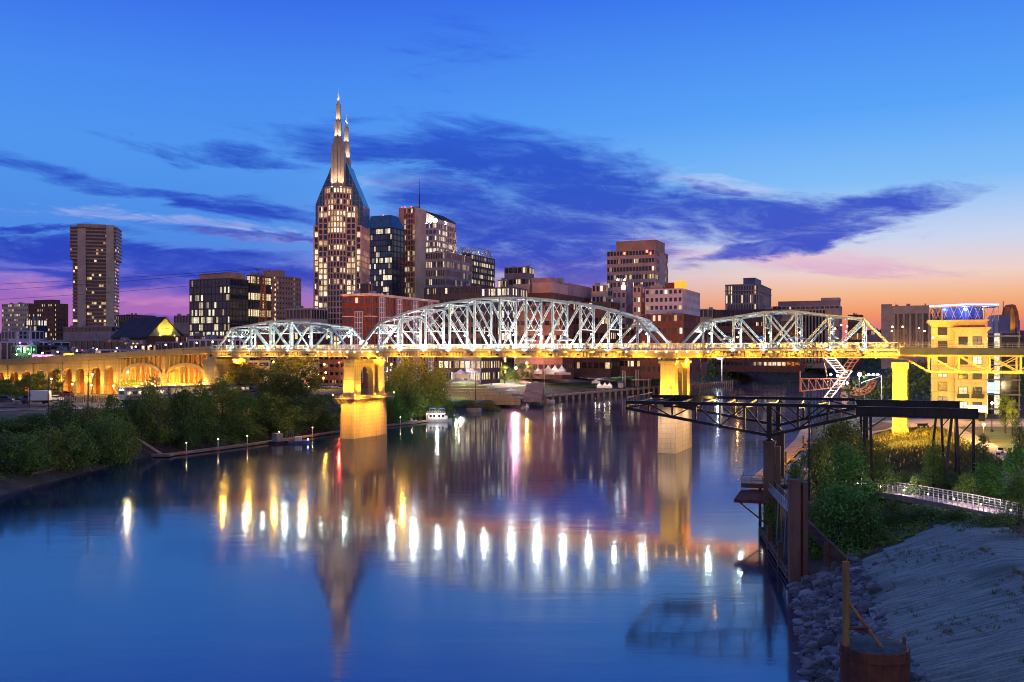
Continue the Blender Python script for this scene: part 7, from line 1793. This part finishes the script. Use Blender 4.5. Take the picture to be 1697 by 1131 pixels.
# fence round the parking lot
fc = thing('wire_fence', 'long dark wire fence with slim posts around the parking lot on the left', 'fence')
b = MB(); A, B_ = Vector((-176, 256, 0)), Vector((-119, 268, 0)); C_ = Vector((-108, 292, 0))
for (p_, q_) in ((A, B_), (B_, C_)):
    n = int((q_ - p_).length / .5)
    for k in range(n + 1):
        w = p_.lerp(q_, k / n); g = ground(w.x, w.y); b.box(w.x - .03, w.x + .03, w.y - .03, w.y + .03, g, g + (2.3 if k % 6 == 0 else 2.0))
    for h in (.3, 1.2, 2.0): b.beam((p_.x, p_.y, ground(p_.x, p_.y) + h), (q_.x, q_.y, ground(q_.x, q_.y) + h), .06)
b.build('fence_panel', 'black_metal', fc)
# ------------------------------------------------------------------ on the bridge: parasols and strollers
for i, (x, w, mt, lab) in enumerate(((53.6, 4.2, 'cream_fabric', 'wide cream parasol on the bridge deck, left of a pair'), (64.9, 4.6, 'cream_fabric', 'wide cream parasol on the bridge deck, right of a pair'), (109.3, 3.0, 'cream_fabric', 'cream parasol on the deck inside the right truss'), (117.5, 2.4, 'blue_fabric', 'blue parasol on the deck inside the right truss'), (126.1, 4.6, 'cream_fabric', 'broad pale canopy on the deck near the middle of the right truss'), (134.6, 3.2, 'cream_fabric', 'dark tan parasol right of the broad canopy'))):
    q = bp(x, 1.0, ZD); t = thing('parasol', lab, 'parasol', q); b = MB(); b.tube((0, 0, 0), (0, 0, 2.9), .05, n=6); b.build('pole', 'black_metal', t)
    b = MB(); b.lathe((0, 0, 2.3), [(w / 2, 0), (w / 2, .08), (w / 4, .55), (.06, .95)], 8); b.build('canopy', mt, t)
t = thing('globe_lantern', 'large glowing white globe lantern on the deck above the tall pier', 'lantern', bp(1.8, -3.4, ZD)); b = MB(); b.tube((0, 0, 0), (0, 0, 1.0), .25, .3, 8); b.build('stand', 'pale_paint', t); b = MB(); b.lathe((0, 0, 1.0), [(.5, 0), (1.2, .5), (1.25, 1.0), (.9, 1.5), (.2, 1.7)], 14); b.build('globe', 'lamp_glow', t)
def person_mesh(pose):
    me = bpy.data.meshes.new('person'); bm = bmesh.new(); sk = bm.verts.layers.skin.verify(); s = .06 * pose
    J = {'pel': (0, 0, .95, .15), 'sp': (0, 0, 1.2, .14), 'ch': (0, 0, 1.42, .16), 'nk': (0, 0, 1.54, .06), 'hd': (0, .02, 1.66, .095), 'ht': (0, .01, 1.78, .07),
         'kl': (-.1, .1 + s, .5, .075), 'al': (-.1, -.05 + 2 * s, .08, .045), 'tl': (-.1, .14 + 2 * s, .03, .035), 'kr': (.1, .06 - s, .5, .075), 'ar': (.1, -.05 - 2 * s, .08, .045), 'tr': (.1, .14 - 2 * s, .03, .035),
         'el': (-.24, -.04 - s, 1.16, .045), 'wl': (-.25, .1, .92, .03), 'er': (.24, -.04 + s, 1.16, .045), 'wr': (.25, .1, .92, .03), 'sl': (-.19, 0, 1.42, .06), 'sr': (.19, 0, 1.42, .06)}
    V = {}
    for k, (x, y, z, r_) in J.items(): v = bm.verts.new((x, y, z)); v[sk].radius = (r_, r_ * .8 if k in ('pel', 'sp', 'ch') else r_); V[k] = v
    V['pel'][sk].use_root = True
    for a, c in (('pel', 'sp'), ('sp', 'ch'), ('ch', 'nk'), ('nk', 'hd'), ('hd', 'ht'), ('pel', 'kl'), ('kl', 'al'), ('al', 'tl'), ('pel', 'kr'), ('kr', 'ar'), ('ar', 'tr'), ('ch', 'sl'), ('sl', 'el'), ('el', 'wl'), ('ch', 'sr'), ('sr', 'er'), ('er', 'wr')): bm.edges.new((V[a], V[c]))
    bm.to_mesh(me); bm.free(); return me
pmat('clothes_dark', (.05, .05, .07), (.03, .03, .04), 3, .9); pmat('clothes_pale', (.4, .38, .36), (.3, .28, .27), 3, .9); pmat('clothes_red', (.25, .06, .05), (.2, .04, .04), 3, .9)
PM = []
for p_ in (0, 1):
    for mt in ('clothes_dark', 'clothes_pale', 'clothes_red'): m_ = person_mesh(p_); m_.materials.append(MATS[mt]); PM.append((m_, mt[8:], 'strolling' if p_ else 'standing'))
for i, (x, y, k) in enumerate(((-30, -4.2, 0), (-22, -4.4, 3), (-8.5, -4.3, 1), (-5, -4.5, 0), (10, -4.4, 5), (16, -4.2, 4), (58, -4.4, 3), (71, -4.5, 1), (90, -4.4, 0), (104, -4.4, 3), (112, -4.3, 2), (122, -4.4, 4), (131, -4.4, 0), (141, -4.4, 3))):
    m_, c_, v_ = PM[k]; o = link('person', m_, None, bp(x, y, ZD), BRZ + (i % 2) * PI / 2 + .3 * i)
    md = o.modifiers.new('skin', 'SKIN'); md.use_smooth_shade = True; o.modifiers.new('sub', 'SUBSURF').levels = 1
    tag(o, 'person in %s clothes %s behind the bridge railing, %s from the left' % ({'dark': 'dark', 'pale': 'pale', 'red': 'red'}[c_], v_, ORD[i]), 'person', 'people on the bridge')

for i, (px, yt, yb_) in enumerate(((80, 622, 688), (146, 618, 690), (49, 618, 676), (104, 600, 662))):
    Y = F * (H - 10.8) / (yb_ - HY); X = xat(px, Y); t = thing('utility_pole', 'bare dark wooden utility pole by the parking lot, %s from the left' % ['second', 'rightmost', 'leftmost', 'third'][i], 'pole', (X, Y, 10.6), .2, 'utility poles')
    h = zat(yt, Y) - 10.6; MB().tube((0, 0, 0), (0, 0, h), .16, .1, 7).build('mast', 'timber', t); MB().beam((-.9, 0, h - .7), (.9, 0, h - .7), .12).build('crossarm', 'timber', t)
for i, (dz_, z1) in enumerate(((3.4, 4), (2.9, -4), (-1.6, -9))):
    b = MB(); P0 = Vector((xat(436, 400), 400, 10.5 + zt + dz_)); P1 = Vector((-560, 520, 64 + z1))
    pts = [P0.lerp(P1, k / 16) - Vector((0, 0, 7 * 4 * (k / 16) * (1 - k / 16))) for k in range(17)]
    for k in range(16): b.tube(pts[k], pts[k + 1], .07, n=4, caps=False)
    tag(b.build('power_cable', 'black_metal'), 'thin power cable sagging left from the lattice mast, %s of three' % ['topmost', 'middle', 'lowest'][i], 'cable')
